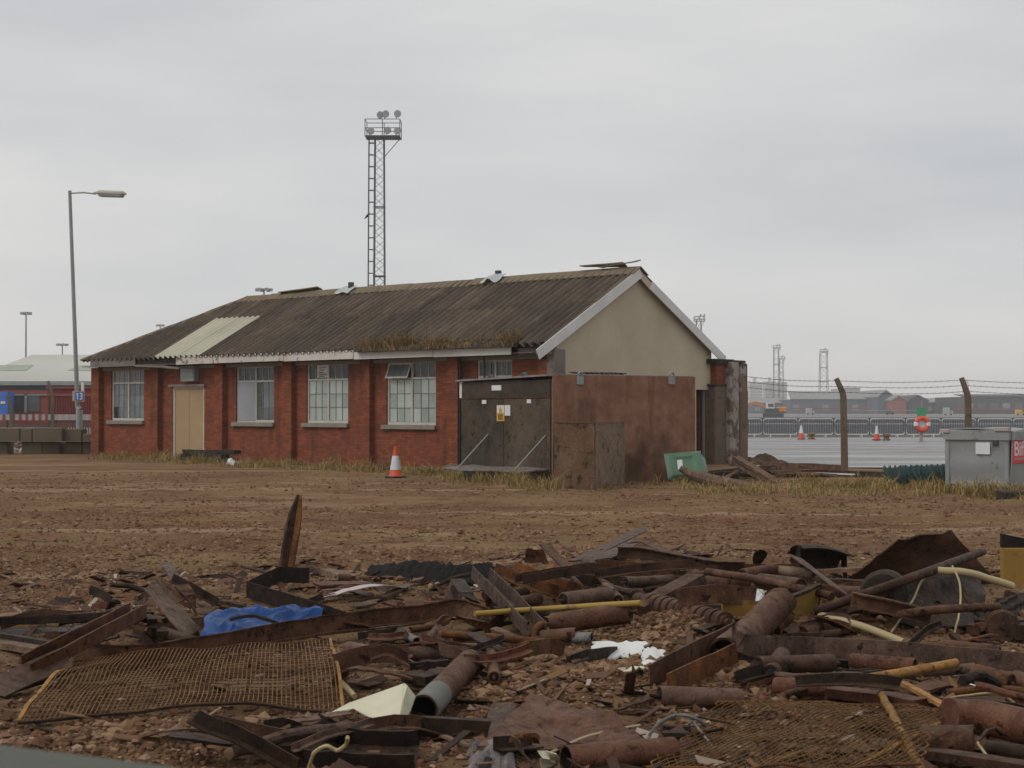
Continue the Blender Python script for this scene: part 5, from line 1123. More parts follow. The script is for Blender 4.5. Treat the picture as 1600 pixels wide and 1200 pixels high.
# air
mb = MB(); mb.box(-2600, 2600, -60, 2700, -4.5, 46); tag(mb.make('haze', 'haze', origin=np.zeros(3)), kind='stuff')

# ================================================================== the scrap heap in front
RG, SG, PG = 'conveyor rollers in the scrap heap', 'steel strips and bars in the scrap heap', 'plates in the scrap heap'
RSC = .70
def roller(a, b, r, m, label, near=None, hollow=False, shaft=.05, cat='roller', group=RG, em='rust_dark', rings=0):
    """cylinder from a to b (pixel, pixel, height of axis above the soil); end cups, shaft stubs"""
    r = r * RSC; A_, B_ = gpt(a[0], a[1], a[2] * .85), gpt(b[0], b[1], b[2] * .85); L = float(np.linalg.norm(B_ - A_)); d = unit(B_ - A_)
    base = (A_ + B_) / 2 * (1, 1, 0); T = thing('roller' if not hollow else 'steel_pipe', label, cat, base, 0, group)
    if rings:
        prof = [(0, r * .55)]
        for k in range(rings):
            x0 = L * (k + .08) / rings; x1 = L * (k + .78) / rings; f = 1 - .22 * k / rings
            prof += [(x0, r * .62 * f), (x0 + .002, r * f * .96), ((x0 + x1) / 2, r * f), (x1, r * f * .96), (x1 + .002, r * .62 * f)]
        prof.append((L, r * .5)); wpart(MB().lathe(A_, B_, prof, 22), 'ring_shell', m, T, 35)
        wpart(MB().cyl(A_ - d * .25, A_ + d * .01, r * .75, r * .6, 16), 'end_sleeve', 'rust_brown', T, 40); wpart(MB().cyl(B_ - d * .01, B_ + d * shaft, r * .3, r * .3, 12), 'shaft', 'rust_brown', T, 40)
        return T
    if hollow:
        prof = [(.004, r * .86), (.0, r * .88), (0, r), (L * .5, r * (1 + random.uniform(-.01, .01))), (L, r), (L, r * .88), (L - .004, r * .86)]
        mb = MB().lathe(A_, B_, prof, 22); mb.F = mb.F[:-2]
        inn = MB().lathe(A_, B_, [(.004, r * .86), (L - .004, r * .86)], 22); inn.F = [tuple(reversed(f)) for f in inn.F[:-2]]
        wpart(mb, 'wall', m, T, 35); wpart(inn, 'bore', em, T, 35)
        return T
    c = min(.012, L * .1)
    mb = MB().lathe(A_, B_, [(c, r * .74), (0, r * .80), (0, r * .95), (c * .6, r), (L * .3, r * 1.004), (L * .7, r * .996), (L - c * .6, r), (L, r * .95), (L, r * .8), (L - c, r * .74)], 24); mb.F = mb.F[:-2]
    wpart(mb, 'shell', m, T, 35)
    for P_, q in ((A_, d), (B_, -d)):
        wpart(MB().lathe(P_ + q * .02, P_ - q * .002, [(0, r * .76), (.012, r * .74), (.013, r * .42), (.022, r * .40), (.023, r * .2)], 20), 'end_cup', em, T, 35)
        if shaft: wpart(MB().cyl(P_ + q * .02, P_ - q * shaft, r * .2, r * .2, 10), 'shaft', 'rust_brown', T, 40)
    return T
def bar(label, m, pts, prof, up=(0, 0, 1), twist=0.0, n=None, wob=.003, ragged=.012, cat='steel strip', name='steel_strip', group=SG, smooth=None, scale=None, lin=False):
    return strip(name, m, label, cat, pts, prof, up, twist, n, wob, ragged, group, smooth, scale, lin)
def plate(label, m, c, th=.006, cr=.02, nu=14, nv=8, cat='plate', name='steel_plate', group=PG, rag=.0, k=3.0, smooth=30):
    """four corners (pixel, pixel, height) in order round the sheet; crumpled a little"""
    P = [gpt(*q) for q in c]; nrm = unit(np.cross(P[1] - P[0], P[3] - P[0])); sd = float(c[0][0])
    def fn(u, v):
        uu = u + rag * float(vnoise(v * 9, sd)) * (u if u > .5 else (1 - u)) ; vv = v + rag * float(vnoise(u * 11, sd + 3)) * (1 if v > .5 else 1)
        p = P[0] * (1 - uu) * (1 - vv) + P[1] * uu * (1 - vv) + P[2] * uu * vv + P[3] * (1 - uu) * vv
        return p + nrm * (2 * cr * float(fbm(u * k + sd * .37, v * k + sd * .11, int(sd) % 50, 3)))
    return single(MB().grid(fn, nu, nv, th), name, m, label, cat, group, smooth)
def rod(label, m, pts, r, n=None, wob=.002, cat='pipe', name='steel_rod', group='rods, pipes and wires in the scrap heap', seg=9, ragged=0):
    return strip(name, m, label, cat, pts, ring(r, seg), n=n, wob=wob, group=group, smooth=50, ragged=ragged)

# ---- left part
T_ = [gpt(447, 893, -.02), gpt(455, 840, .33), gpt(462, 806, .52), gpt(468, 782, .66), gpt(470, 775, .70)]
T = thing('steel_stake', 'rusty pointed steel stake standing upright at the back of the heap', 'stake', T_[0])
y0 = T_[0][1]; T_ = [np.array([q[0], y0 + .02 * i, (893 - p) * y0 / FPX]) for i, (q, p) in enumerate(zip([at(448, 893, y0), at(457, 836, y0), at(461.5, 806, y0), at(465, 784, y0), at(466.5, 775, y0)], (893, 836, 806, 784, 775)))]
wpart(MB().sweep([T_[0] - (0, 0, .15)] + T_, [(-.085, .0), (-.01, -.035), (0, -.03), (.0, .0), (-.06, .03)], up=(0, -1, 0), scale=[1, 1, 1.05, .92, .5, .35]), 'left_flange', 'rust_brown', T)
wpart(MB().sweep([T_[0] - (0, 0, .15)] + T_, [(.001, -.03), (.07, .0), (.06, .03), (.001, .0)], up=(0, -1, 0), scale=[1, 1, 1, .9, .5, .3]), 'right_flange', 'rust_orange', T)
bar('dark bent strip with a sharp corner in front of the upright stake', 'rust_dark', [(482, 899, .13), (436, 898, .15), (386, 921, .10), (460, 944, .10), (548, 972, .05)], flat(.008, .13), n=24, lin=True)
bar('short inner leg of the dark bent strip by the upright stake', 'rust_orange', [(433, 905, .1), (446, 925, .05), (462, 941, .02)], flat(.05, .008), n=6)
rod('thin dark stick lying behind the upright stake', 'dark_timber', [(377, 884, .02), (440, 900, .02)], .014)
bar('curled pinkish plate fragment standing behind the heap near the picture edge', 'rust_lilac_sheen', [(247, 880, .09), (258, 880, .13), (268, 893, .10), (276, 909, .03)], flat(.10, .006), n=9)
bar('small black batten on the soil behind the curled plate fragment', 'dark_timber', [(191, 894, .02), (232, 896, .02)], flat(.04, .03))
plate('broad pale rusty plate leaning diagonally beside the blue sheet', 'rust_pale', [(226, 922, .32), (238, 906, .36), (312, 982, .06), (288, 998, .04)], .008, .012)
plate('rust streaked plate behind the broad pale one', 'rust_brown', [(240, 908, .33), (266, 912, .30), (290, 938, .2), (270, 945, .2)], .008, .01)
bar('orange rusted folded plate end beside the broad leaning plate', 'rust_orange', [(283, 914, .27), (296, 930, .22), (308, 962, .08)], flat(.12, .01), n=6)
bar('dark angle bar running down behind the orange plate end', 'rust_dark', [(268, 908, .26), (300, 925, .2), (336, 945, .1)], angle(.06, .06, .006), n=6)
bar('brown curved plate lying between the orange plate and the blue sheet', 'rust_brown', [(312, 960, .06), (335, 948, .11), (362, 955, .05)], flat(.12, .008), n=8)
bar('black hook shaped scrap on the crest at the picture edge side', 'rust_dark', [(174, 946, .06), (177, 938, .12), (185, 942, .1)], flat(.05, .02), n=6)
bar('orange brick sized rusty lump beside the black hook', 'rust_red', [(148, 948, .05), (172, 944, .06)], flat(.08, .05), ragged=.02)
bar('long shiny dark channel entering from the picture edge', 'rust_dark', [(-40, 977, .10), (60, 974, .10), (166, 969, .11)], channel(.07, .05, .006), n=10)
bar('second dark rail just below the shiny channel at the edge', 'grey_steel', [(-40, 988, .05), (60, 986, .05), (140, 978, .06)], flat(.05, .03), n=8)
bar('pale weathered board entering at the picture edge below the rails', 'rust_pale', [(-30, 1003, .05), (40, 1012, .05), (110, 1030, .03)], flat(.10, .04), ragged=.03, n=5)
bar('dark board edge beneath the pale board at the picture edge', 'dark_timber', [(-20, 990, .05), (50, 1000, .06), (120, 1012, .05)], flat(.06, .03), n=5)
bar('wide rusty beam slanting up from the bottom corner of the heap', 'rust_brown', [(45, 1050, .10), (120, 1012, .17), (215, 964, .24)], channel(.12, .09, .01), up=(0, -.5, 1), n=9)
bar('pale broken end plate of the wide slanting beam', 'rust_lilac_sheen', [(-20, 1085, .05), (40, 1056, .10), (98, 1030, .14)], flat(.17, .012), up=(.1, -.8, 1), ragged=.05, n=6)
roller((208, 968, .24), (222, 962, .2), .05, 'rust_dark', 'black charred stub at the upper end of the slanting beam', shaft=0, cat='scrap', group=None)
bar('dark toothed scrap casting beside the charred stub', 'rust_dark', [(228, 965, .16), (240, 972, .16), (240, 988, .08), (256, 992, .08)], flat(.06, .05), n=9, wob=.01)
rod('ribbed rusty tube poking out under the broad leaning plate', 'rust_brown', [(255, 988, .06), (280, 999, .05), (305, 1004, .04)], .045)
bar('slim dark strip on the soil below the toothed casting', 'rust_dark', [(200, 992, .05), (250, 1002, .04), (300, 1008, .03)], flat(.05, .012))
# crumpled blue plastic
Pq = [gpt(300, 1008, .03), gpt(500, 985, .03), gpt(500, 952, .10), gpt(350, 952, .13)]
def bf(u, v):
    p = Pq[0] * (1 - u) * (1 - v) + Pq[1] * u * (1 - v) + Pq[2] * u * v + Pq[3] * (1 - u) * v
    f = .07 * (1 - abs(2 * float(vnoise(u * 4.3 + v * 2.1, v * 2.7 - u, 71)))) + .035 * (1 - abs(2 * float(vnoise(u * 11 - v * 5, v * 8 + u * 4, 72)))) - .06 - .13 * math.exp(-(((u - .45) / .25) ** 2 + ((v - .70 + .35 * (u - .45)) / .06) ** 2))
    return p + np.array([.03 * math.sin(9 * v + 3 * u), 0, f + .05 * math.sin(math.pi * v)])
single(MB().grid(bf, 70, 40, .004), 'plastic_sheet', 'blue_plastic', 'crumpled bright blue plastic sheet lying in the scrap', 'plastic sheet', None, None)
bar('black strip painting the dark fold across the blue plastic sheet', 'rubber', [(360, 968, .16), (395, 962, .19), (428, 972, .15), (450, 980, .1)], flat(.05, .02), n=8)  # black strip painted in for the shaded fold of the sheet
bar('very long bent steel strip running below the blue sheet and ending in a curl', 'rust_brown', [(90, 1018, .06), (200, 1024, .08), (300, 1012, .10), (420, 990, .12), (560, 968, .14), (660, 958, .15), (712, 950, .17), (742, 962, .13), (762, 976, .08)], [(-.006, -.06), (.05, -.06), (.05, -.05), (.006, -.05), (.006, .055), (.03, .06), (.03, .068), (-.006, .062)], twist=[0] * 30 + [.1, .25, .4, .55, .7, .8, .9, .95, 1.0, 1.0, 1.0], n=40, wob=.004, scale=[1] * 33 + [1.05, 1.15, 1.25, 1.35, 1.45, 1.4, 1.2, .8])
bar('narrow flange strip parallel below the very long bent one', 'rust_pale', [(420, 1002, .05), (560, 985, .06), (660, 973, .06)], flat(.05, .01), n=10)
plate('rolled brown plate standing behind the curl of the long strip', 'rust_lilac_sheen', [(692, 952, .05), (722, 955, .06), (722, 914, .22), (698, 912, .2)], .008, .03)
bar('black curved plate edge rising behind the curl of the long strip', 'rust_dark', [(714, 905, .25), (730, 928, .2), (752, 950, .12), (775, 962, .06)], flat(.11, .008), n=10)
# painted strips in the middle distance
bar('thin arched strip with flaking white paint behind the long bent one', 'pink_white', [(505, 934, .04), (550, 920, .09), (590, 914, .10), (622, 917, .05)], flat(.14, .006), n=12)
bar('rust red strip end touching the flaking white one', 'rust_red', [(470, 944, .03), (495, 934, .05), (520, 928, .07)], flat(.10, .008))
bar('flat red brown plate behind the flaking white strip', 'rust_red', [(495, 914, .03), (575, 911, .03)], flat(.25, .02), n=5)
bar('pale timber offcut behind the flat red plate', 'rust_pale', [(508, 893, .04), (545, 905, .03)], flat(.12, .06), ragged=.03)
roller((528, 903, .05), (548, 904, .05), .055, 'rust_brown', 'tiny roller stub with a green end behind the flat red plate', em='sign_green', shaft=0)
bar('lilac grey strip lying flat on the gravel behind the long bent one', 'rust_lilac_sheen', [(552, 949, .02), (590, 935, .03), (640, 913, .04)], flat(.08, .008), n=6)
bar('short dark bracket lying behind the blue sheet corner', 'rust_dark', [(480, 949, .04), (505, 938, .08)], angle(.06, .06, .008))
# dark matting
Pm = [gpt(568, 908, .0), gpt(772, 916, .0), gpt(768, 892, .06), (gpt(585, 886, .03))]
def mf(u, v):
    p = Pm[0] * (1 - u) * (1 - v) + Pm[1] * u * (1 - v) + Pm[2] * u * v + Pm[3] * (1 - u) * v
    return p + np.array([0, 0, .11 * math.sin(math.pi * v) * (.5 + .5 * min(1, u * 3)) + .045 * float(fbm(u * 30, v * 9, 12, 4))])
single(MB().grid(mf, 110, 22, .015), 'rubber_matting', 'cloth_dark', 'flattened strip of black rubber matting on the gravel behind the heap', 'rubber mat', None, 60)

# ---- centre, back row
plate('orange rusty plate corner sticking up at the back of the centre heap', 'rust_red', [(818, 879, .03), (856, 880, .03), (848, 858, .17), (824, 857, .18)], .01, .015)
bar('flat bar standing on end and leaning across the back of the centre heap', 'rust_brown', [(851, 850, .38), (880, 884, .26), (905, 912, .16), (938, 945, .05)], flat(.11, .012), up=(.3, -.6, .7), n=12, twist=.9)
plate('long grey flat plate pointing back from the centre heap', 'rust_lilac_sheen', [(888, 876, .10), (925, 872, .08), (1012, 828, .14), (1003, 822, .15)], .012, .008)
plate('lower grey plate overlapping the long flat one', 'rust_lilac_sheen', [(900, 882, .14), (955, 872, .12), (1005, 846, .14), (985, 842, .15)], .012, .01)
bar('wavy brown strip behind the grey plates', 'rust_brown', [(985, 848, .15), (1010, 847, .17), (1040, 862, .12), (1078, 868, .09)], flat(.12, .01), n=12)
bar('dark bar end under the wavy brown strip', 'rust_dark', [(1005, 872, .08), (1072, 866, .10)], flat(.08, .03))
bar('curved rusty beam sweeping right from the grey plates', 'rust_brown', [(965, 870, .17), (1010, 872, .18), (1060, 882, .16), (1120, 893, .12), (1160, 894, .10)], ibeam(.08, .09, .01), n=12)
bar('orange brown plank on edge below the sweeping beam', 'rust_orange', [(932, 884, .14), (1000, 890, .13), (1062, 893, .12)], flat(.02, .12), n=6)
bar('dark bar lying below the orange plank on edge', 'rust_dark', [(905, 905, .10), (1000, 910, .09), (1075, 908, .08)], flat(.05, .09), n=6)
bar('small upright shard beside the leaning flat bar', 'rust_pale', [(905, 885, .22), (910, 898, .15)], flat(.07, .01))
roller((916, 877, .20), (937, 897, .14), .075, 'rust_lilac_sheen', 'short purple brown roller on top of the centre heap', hollow=True)
roller((866, 906, .09), (908, 927, .08), .075, 'rust_dark', 'dark grey roller lying behind the pair of long angles')
roller((942, 914, .11), (966, 938, .09), .07, 'rust_pale', 'short stub roller pointing at the yellow rod')
plate('torn triangular shard above the stub roller', 'rust_orange', [(925, 912, .1), (940, 914, .1), (932, 903, .2), (929, 902, .2)], .008, .004, 4, 4)
bar('long angle bar, upper of the pair slanting to the yellow rod', 'rust_orange', [(802, 893, .2), (870, 918, .15), (950, 944, .09)], angle(.07, .085, .008), n=8)
bar('long angle bar, lower of the pair slanting to the yellow rod', 'rust_orange', [(775, 897, .2), (840, 922, .15), (912, 948, .08)], angle(.07, .09, .008), n=8)
bar('pale strip of torn lining along the upper long angle', 'rust_pale', [(800, 890, .22), (845, 894, .2)], flat(.05, .015))
bar('trough shaped channel with a lilac sheen in front of the long angles', 'rust_lilac_sheen', [(750, 905, .18), (790, 945, .12), (836, 995, .05)], channel(.15, .10, .008), n=8, up=(.1, 0, 1))
roller((806, 941, .07), (844, 935, .07), .062, 'rust_pale', 'roller with a dull green end cap in the middle of the heap', em='green_net', shaft=.01)
rod('long straight yellow painted rod across the centre heap', 'yellow_paint', [(742, 959, .17), (870, 950, .19), (1002, 942, .20)], .021, n=8)
roller((862, 975, .11), (985, 957, .12), .105, 'rust_brown', 'thick rusty roller directly below the yellow rod', em='rust_dark')
roller((828, 970, .11), (858, 967, .11), .03, 'ochre_paint', 'short yellow pipe end poking out before the thick roller', hollow=True, cat='pipe', group='rods, pipes and wires in the scrap heap')
rod('bent copper coloured pipe hooking down beside the short yellow pipe', 'rust_orange', [(852, 975, .11), (840, 980, .10), (834, 992, .06), (838, 1006, .02)], .03, n=8)
roller((846, 996, .08), (900, 991, .08), .068, 'rust_brown', 'roller with a black end under the thick rusty one', em='black')
roller((895, 996, .06), (925, 996, .06), .05, 'grey_steel', 'grey roller end tucked under the thick rusty roller', shaft=0)
bar('brown flat bar lying loose in front of the lilac trough', 'rust_lilac_sheen', [(772, 982, .10), (800, 993, .07), (830, 1008, .03)], flat(.11, .01), n=5)
bar('thin rusty sheet edge under the loose flat bar', 'rust_red', [(768, 992, .03), (802, 1008, .02)], flat(.1, .008))
bar('arched dark leaf shaped strip lying on the soil before the lilac trough', 'rust_orange', [(782, 1026, .05), (825, 1014, .10), (858, 1009, .12), (880, 1016, .07)], flat(.02, .09), n=12)
bar('long flat strip running from the dark pipe to the arched strip', 'rust_lilac_sheen', [(700, 1018, .08), (760, 1021, .06), (830, 1013, .08)], flat(.06, .012), n=6)
bar('dark triangular strip half buried right of the arched one', 'rust_dark', [(886, 1036, .03), (915, 1026, .06), (962, 1020, .05)], flat(.02, .08), n=6)
roller((978, 910, .15), (1050, 906, .15), .062, 'rust_lilac_sheen', 'smooth roller lying level at the back of the centre heap')
bar('wide rusty tube slanting up behind the ringed roller', 'rust_brown', [(1000, 956, .08), (1040, 932, .16), (1088, 906, .22)], [(-.075, -.05), (.075, -.05), (.085, .0), (.075, .05), (-.075, .05), (-.085, 0)], n=6)
roller((1090, 914, .18), (1168, 907, .18), .092, 'rust_brown', 'plump roller with a holed end beside the wide slanting tube', em='rust_pale', shaft=.005)
roller((1160, 898, .2), (1210, 889, .2), .07, 'rust_brown', 'roller with a dark collar behind the plump one', em='rust_dark')
roller((1214, 892, .18), (1272, 897, .17), .068, 'rust_pale', 'pale roller next to the dark collar at the back')
bar('upright dark paddle shape at the very back of the heap', 'rust_dark', [(1181, 884, .10), (1187, 868, .22), (1192, 860, .28)], flat(.10, .012), up=(0, -1, 0), scale=[.5, 1, 1.1, .5], n=3)
roller((1016, 943, .13), (1136, 972, .10), .125, 'rust_brown', 'ringed return roller with a row of rubber discs', rings=11)
bar('dark plate filling the black gap under the plump roller', 'rust_dark', [(1090, 945, .04), (1150, 945, .05)], flat(.2, .02))  # dark plate puts the shade under the rollers into colour
plate('white plastic scrap in the shadow behind the ringed roller', 'white_board', [(1094, 930, .03), (1118, 932, .03), (1118, 926, .05), (1096, 925, .05)], .01, .02, 6, 4)
plate('pale crumpled foil scrap left of the yellow box', 'sign_white', [(1152, 946, .05), (1190, 936, .06), (1198, 926, .09), (1165, 934, .08)], .006, .05, 10, 8)
rod('pale twig like wire above the foil scrap', 'cream_pipe', [(1182, 916, .16), (1192, 928, .12)], .006)
bar('thin grey bar behind the foil scrap', 'grey_steel', [(1180, 914, .12), (1232, 918, .12)], flat(.04, .02))
rod('curved grey hose end above the yellow box', 'grey_steel', [(1228, 926, .14), (1236, 914, .2), (1250, 912, .2), (1258, 920, .16)], .03, n=9)

# ---- yellow box and diagonals
c = [gpt(1224, 976, .04), gpt(1277, 954, .06), gpt(1281, 915, .24), gpt(1226, 938, .24)]
T = thing('yellow_hopper', 'open yellow painted steel box with a dark rim lying in the heap', 'box', c[0])
nrm = unit(np.cross(c[1] - c[0], c[3] - c[0])); bk_ = -nrm * .3 if nrm[1] < 0 else nrm * .3
wpart(MB().hexa([c[0], c[1], c[1] + bk_ * .04, c[0] + bk_ * .04, c[3], c[2], c[2] + bk_ * .04, c[3] + bk_ * .04]), 'front', 'yellow_paint', T)
bk_ = np.array([.02, .10, -.02])
wpart(MB().hexa([c[1] + (.002, 0, 0), c[1] + (.012, 0, 0), c[1] + bk_ + (.012, 0, 0), c[1] + bk_, c[2] + (.002, 0, 0), c[2] + (.012, 0, 0), c[2] + bk_ + (.012, 0, 0), c[2] + bk_]), 'side', 'rust_dark', T)
wpart(MB().sweep(fine([c[3] + (0, 0, .005), c[2] + (0, 0, .005)], 6, .003), flat(.04, .02)), 'rim', 'rust_dark', T)
bar('yellow brown flange lying left of the yellow box', 'ochre_paint', [(1128, 948, .12), (1175, 951, .12), (1222, 958, .1)], flat(.02, .11), n=5)
bar('thick half round trough sloping up to the yellow box', 'rust_brown', [(1130, 1022, .05), (1170, 990, .14), (1222, 938, .26)], [(.10 * math.cos(w), .10 * math.sin(w)) for w in np.linspace(-.5, math.pi + .5, 11)] + [(.085 * math.cos(w), .085 * math.sin(w)) for w in np.linspace(math.pi + .5, -.5, 11)], n=7, up=(.2, -.4, .9), smooth=40, ragged=.03)
roller((1208, 986, .08), (1228, 962, .1), .085, 'rust_orange', 'copper brown roller tucked under the yellow box', em='rust_dark')
roller((1226, 994, .06), (1243, 984, .08), .062, 'rust_lilac_sheen', 'lilac roller stub below the yellow box, first of two', shaft=0); roller((1252, 990, .07), (1276, 978, .08), .08, 'rust_lilac_sheen', 'lilac roller stub below the yellow box, second of two', shaft=0)
roller((1282, 993, .05), (1312, 989, .05), .045, 'rust_brown', 'small tube with a black mouth beside the lilac stubs', hollow=True, em='black')
bar('narrow rectangular frame end right of the lilac stubs', 'rust_brown', [(1278, 968, .09), (1318, 965, .10), (1328, 970, .09), (1326, 984, .04), (1285, 988, .04)], flat(.03, .03), n=14)
bar('rail on edge, upper of two slanting from the white board', 'rust_brown', [(1014, 1058, .06), (1080, 1022, .10), (1152, 986, .14)], flat(.012, .13), n=8)
bar('rail on edge, lower of two slanting from the white board', 'rust_orange', [(1044, 1070, .06), (1100, 1044, .08), (1150, 1020, .09)], flat(.012, .12), n=6)
bar('long flat bar with a curled end running to the picture edge', 'rust_lilac_sheen', [(1148, 975, .22), (1151, 992, .16), (1168, 1006, .13), (1260, 1010, .12), (1400, 1017, .13), (1640, 1038, .13)], flat(.012, .115), n=34, wob=.004)
roller((1204, 1052, .08), (1222, 1024, .08), .075, 'rust_brown', 'roller with a black round end under the long flat bar', em='black', shaft=0)
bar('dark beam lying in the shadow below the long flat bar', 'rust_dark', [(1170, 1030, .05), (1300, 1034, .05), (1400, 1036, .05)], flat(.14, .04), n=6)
bar('lilac strip below the long flat bar right of centre', 'rust_lilac_sheen', [(1258, 1060, .04), (1310, 1053, .06), (1372, 1046, .06)], flat(.09, .01), n=6)
rod('orange rusty pipe lying slantwise below the long flat bar', 'mesh_rust', [(1286, 1074, .05), (1380, 1056, .09), (1494, 1036, .12)], .028, n=7)
roller((1030, 1087, .06), (1158, 1092, .07), .075, 'rust_lilac_sheen', 'long roller half buried in soil at lower centre', em='black')
roller((1212, 1072, .06), (1300, 1076, .06), .072, 'rust_red', 'reddish pipe above the expanded mesh', hollow=True, cat='pipe', group='rods, pipes and wires in the scrap heap')
bar('reddish flattened pipe continuing over the expanded mesh', 'rust_red', [(1296, 1080, .05), (1380, 1090, .05), (1440, 1100, .04)], flat(.12, .05), n=5)
# white plaster board, broken
for k, (cc, lab) in enumerate((([(922, 1030, .03), (1000, 1026, .03), (1012, 1000, .10), (928, 1004, .08)], 'broken white board half covered with soil at the centre'), ([(1000, 1042, .02), (1052, 1028, .03), (1044, 1016, .06), (1008, 1012, .07)], 'ragged white board piece right of the broken one'), ([(1062, 1050, .01), (1100, 1036, .02), (1098, 1030, .03), (1066, 1044, .02)], 'white sliver between the two slanting rails'))):
    plate(lab, 'white_board', cc, .012, .012, 16, 8, 'board', 'white_board', 'broken white boards', .16)
bar('torn white paper edge drooping from the broken board', 'cream_paint', [(968, 1044, .04), (985, 1046, .05), (1000, 1044, .04), (1018, 1046, .03)], flat(.05, .006), n=9, wob=.01)

# ---- right part
Pd = [gpt(1330, 912, .02), gpt(1560, 925, .05), gpt(1488, 830, .62), gpt(1425, 838, .58)]
plate('big dark steel hopper plate propped up at the back right of the heap', 'rust_brown', [(1326, 906, .04), (1562, 912, .10), (1486, 830, .52), (1404, 842, .46)], .014, .03, 18, 12)
plate('lower dark hopper plate under the propped one', 'rust_dark', [(1395, 975, .03), (1542, 985, .03), (1535, 890, .30), (1400, 905, .26)], .012, .05, 16, 12)
bar('dark folded flange hanging below the hopper plates', 'rust_dark', [(1500, 915, .25), (1520, 950, .15), (1540, 978, .05)], flat(.04, .012), n=5)
plate('dark sheet lying at the picture edge below the yellow panel', 'rust_dark', [(1538, 970, .04), (1625, 955, .05), (1625, 920, .16), (1560, 935, .14)], .012, .03)
rod('long rusty pipe slanting up in front of the hopper plates', 'rust_brown', [(1272, 956, .12), (1370, 922, .24), (1460, 890, .34), (1535, 862, .42)], .034, n=9)
rod('bent cream pipe in front of the hopper plates', 'cream_pipe', [(1464, 891, .34), (1495, 893, .33), (1516, 896, .32), (1550, 906, .28), (1582, 916, .24)], .027, n=10)
rod('cream pipe lying loose below the yellow box', 'cream_pipe', [(1280, 961, .10), (1345, 978, .07), (1412, 1004, .05)], .026, n=6)
rod('pale cable drooping left of the hopper, curving to the ground', 'cream_pipe', [(1456, 894, .34), (1440, 908, .28), (1425, 940, .16), (1392, 988, .02)], .0075, n=14, cat='cable', name='cable', seg=6)
rod('pale cable drooping right of the hopper, curving to the ground', 'cream_pipe', [(1488, 884, .37), (1499, 910, .28), (1500, 950, .14), (1491, 992, .02)], .0075, n=14, cat='cable', name='cable', seg=6)
bar('black batten lying on the soil under the drooping cables', 'rust_dark', [(1488, 992, .03), (1516, 1016, .02)], flat(.04, .03))
T = thing('wheel_roller', 'broad dark wheel with a hub in front of the hopper plates', 'wheel', gpt(1378, 945, 0)); A_ = gpt(1380, 928, .17); d = unit(np.array([-.35, -1, .05]))
wpart(MB().lathe(A_ - d * .25, A_ + d * .05, [(0, .14), (.03, .16), (.22, .165), (.27, .14), (.28, .11), (.275, .05)], 24), 'drum', 'rust_dark', T, 35); wpart(MB().cyl(A_ + d * .0, A_ + d * .06, .035, .03, 12), 'hub', 'rust_brown', T, 40)
roller((1312, 925, .15), (1368, 928, .15), .07, 'rust_red', 'reddish roller left of the broad dark wheel')
roller((1405, 938, .12), (1440, 948, .08), .06, 'rust_brown', 'brown axle end right of the broad dark wheel', shaft=.02)
bar('lilac edged trough side running down from the black opening', 'rust_lilac_sheen', [(1243, 870, .26), (1275, 893, .22), (1312, 922, .16)], flat(.12, .012), up=(.4, -.4, .8), n=6)
T = thing('scoop', 'rusty scoop with a wide black opening at the back of the heap', 'scoop', gpt(1285, 890, 0)); s0_, s1_ = gpt(1250, 874, .20), gpt(1325, 880, .18)
scp = MB(); arc = np.linspace(math.radians(55), math.radians(285), 14)
scp.sweep(fine([s0_ + (0, .1, 0), s0_ * .5 + s1_ * .5 + (0, .1, .015), s1_ + (0, .1, -.03)], 6), [(.17 * math.cos(w), .115 * math.sin(w)) for w in arc] + [(.158 * math.cos(w), .103 * math.sin(w)) for w in arc[::-1]], ragged=.02); wpart(scp, 'shell', 'rust_dark', T, 40)  # dark rust helps the natural shade to blacken the opening
for q in (s0_ + (.006, .1, 0), s1_ + (-.006, .1, -.03)): wpart(MB().sweep([q, q + (.008, 0, 0)], [(.16 * math.cos(w), .11 * math.sin(w)) for w in np.linspace(math.radians(70), math.radians(290), 10)]), 'end_plate', 'rust_dark', T)
wpart(MB().sweep(fine([s0_ + (-.02, .0, -.1), s0_ * .5 + s1_ * .5 + (0, -.05, -.08), s1_ + (.12, .05, -.05)], 8), flat(.12, .03)), 'lip', 'rust_pale', T, 40)
pA = gpt(1563, 912, .0); T = thing('yellow_panel_box', 'yellow steel casing with a black top cut by the picture edge', 'casing', pA); Yp = pA[1]
xa, xb2 = at(1566, 870, Yp)[0], at(1640, 870, Yp)[0]; z_t, z_m, z_b = at(1566, 834, Yp)[2], at(1566, 856, Yp)[2], at(1566, 916, Yp)[2]
wpart(MB().cbox(xa, xb2, Yp, Yp + .07, z_b - .03, z_m, .012), 'casing', 'ochre_paint', T); wpart(MB().hexa([(xa, Yp + .01, z_m + .001), (xb2, Yp + .01, z_m + .001), (xb2, Yp + .06, z_m + .001), (xa, Yp + .06, z_m + .001), (xa, Yp + .01, z_t), (xb2, Yp + .01, z_t - .09), (xb2, Yp + .06, z_t - .09), (xa, Yp + .06, z_t)]), 'top', 'rust_dark', T)
T = thing('wheel_hub', 'rusty wheel hub half buried in soil near the picture edge', 'wheel', gpt(1566, 990, 0)); A_ = gpt(1566, 980, .09); d = unit(np.array([-.1, -1, .15]))
wpart(MB().lathe(A_ - d * .12, A_ + d * .04, [(0, .09), (.02, .115), (.13, .12), (.15, .10), (.155, .05)], 20), 'drum', 'rust_brown', T, 35); wpart(MB().cyl(A_, A_ + d * .07, .03, .02, 10), 'axle', 'rust_dark', T, 40)
bar('brown clump of rusty bracket left of the wheel hub', 'rust_brown', [(1520, 985, .05), (1535, 975, .09), (1550, 972, .1)], flat(.12, .06), n=6, wob=.02)
bar('dark slab end right of the wheel hub', 'rust_dark', [(1585, 985, .07), (1625, 990, .06)], flat(.16, .1))
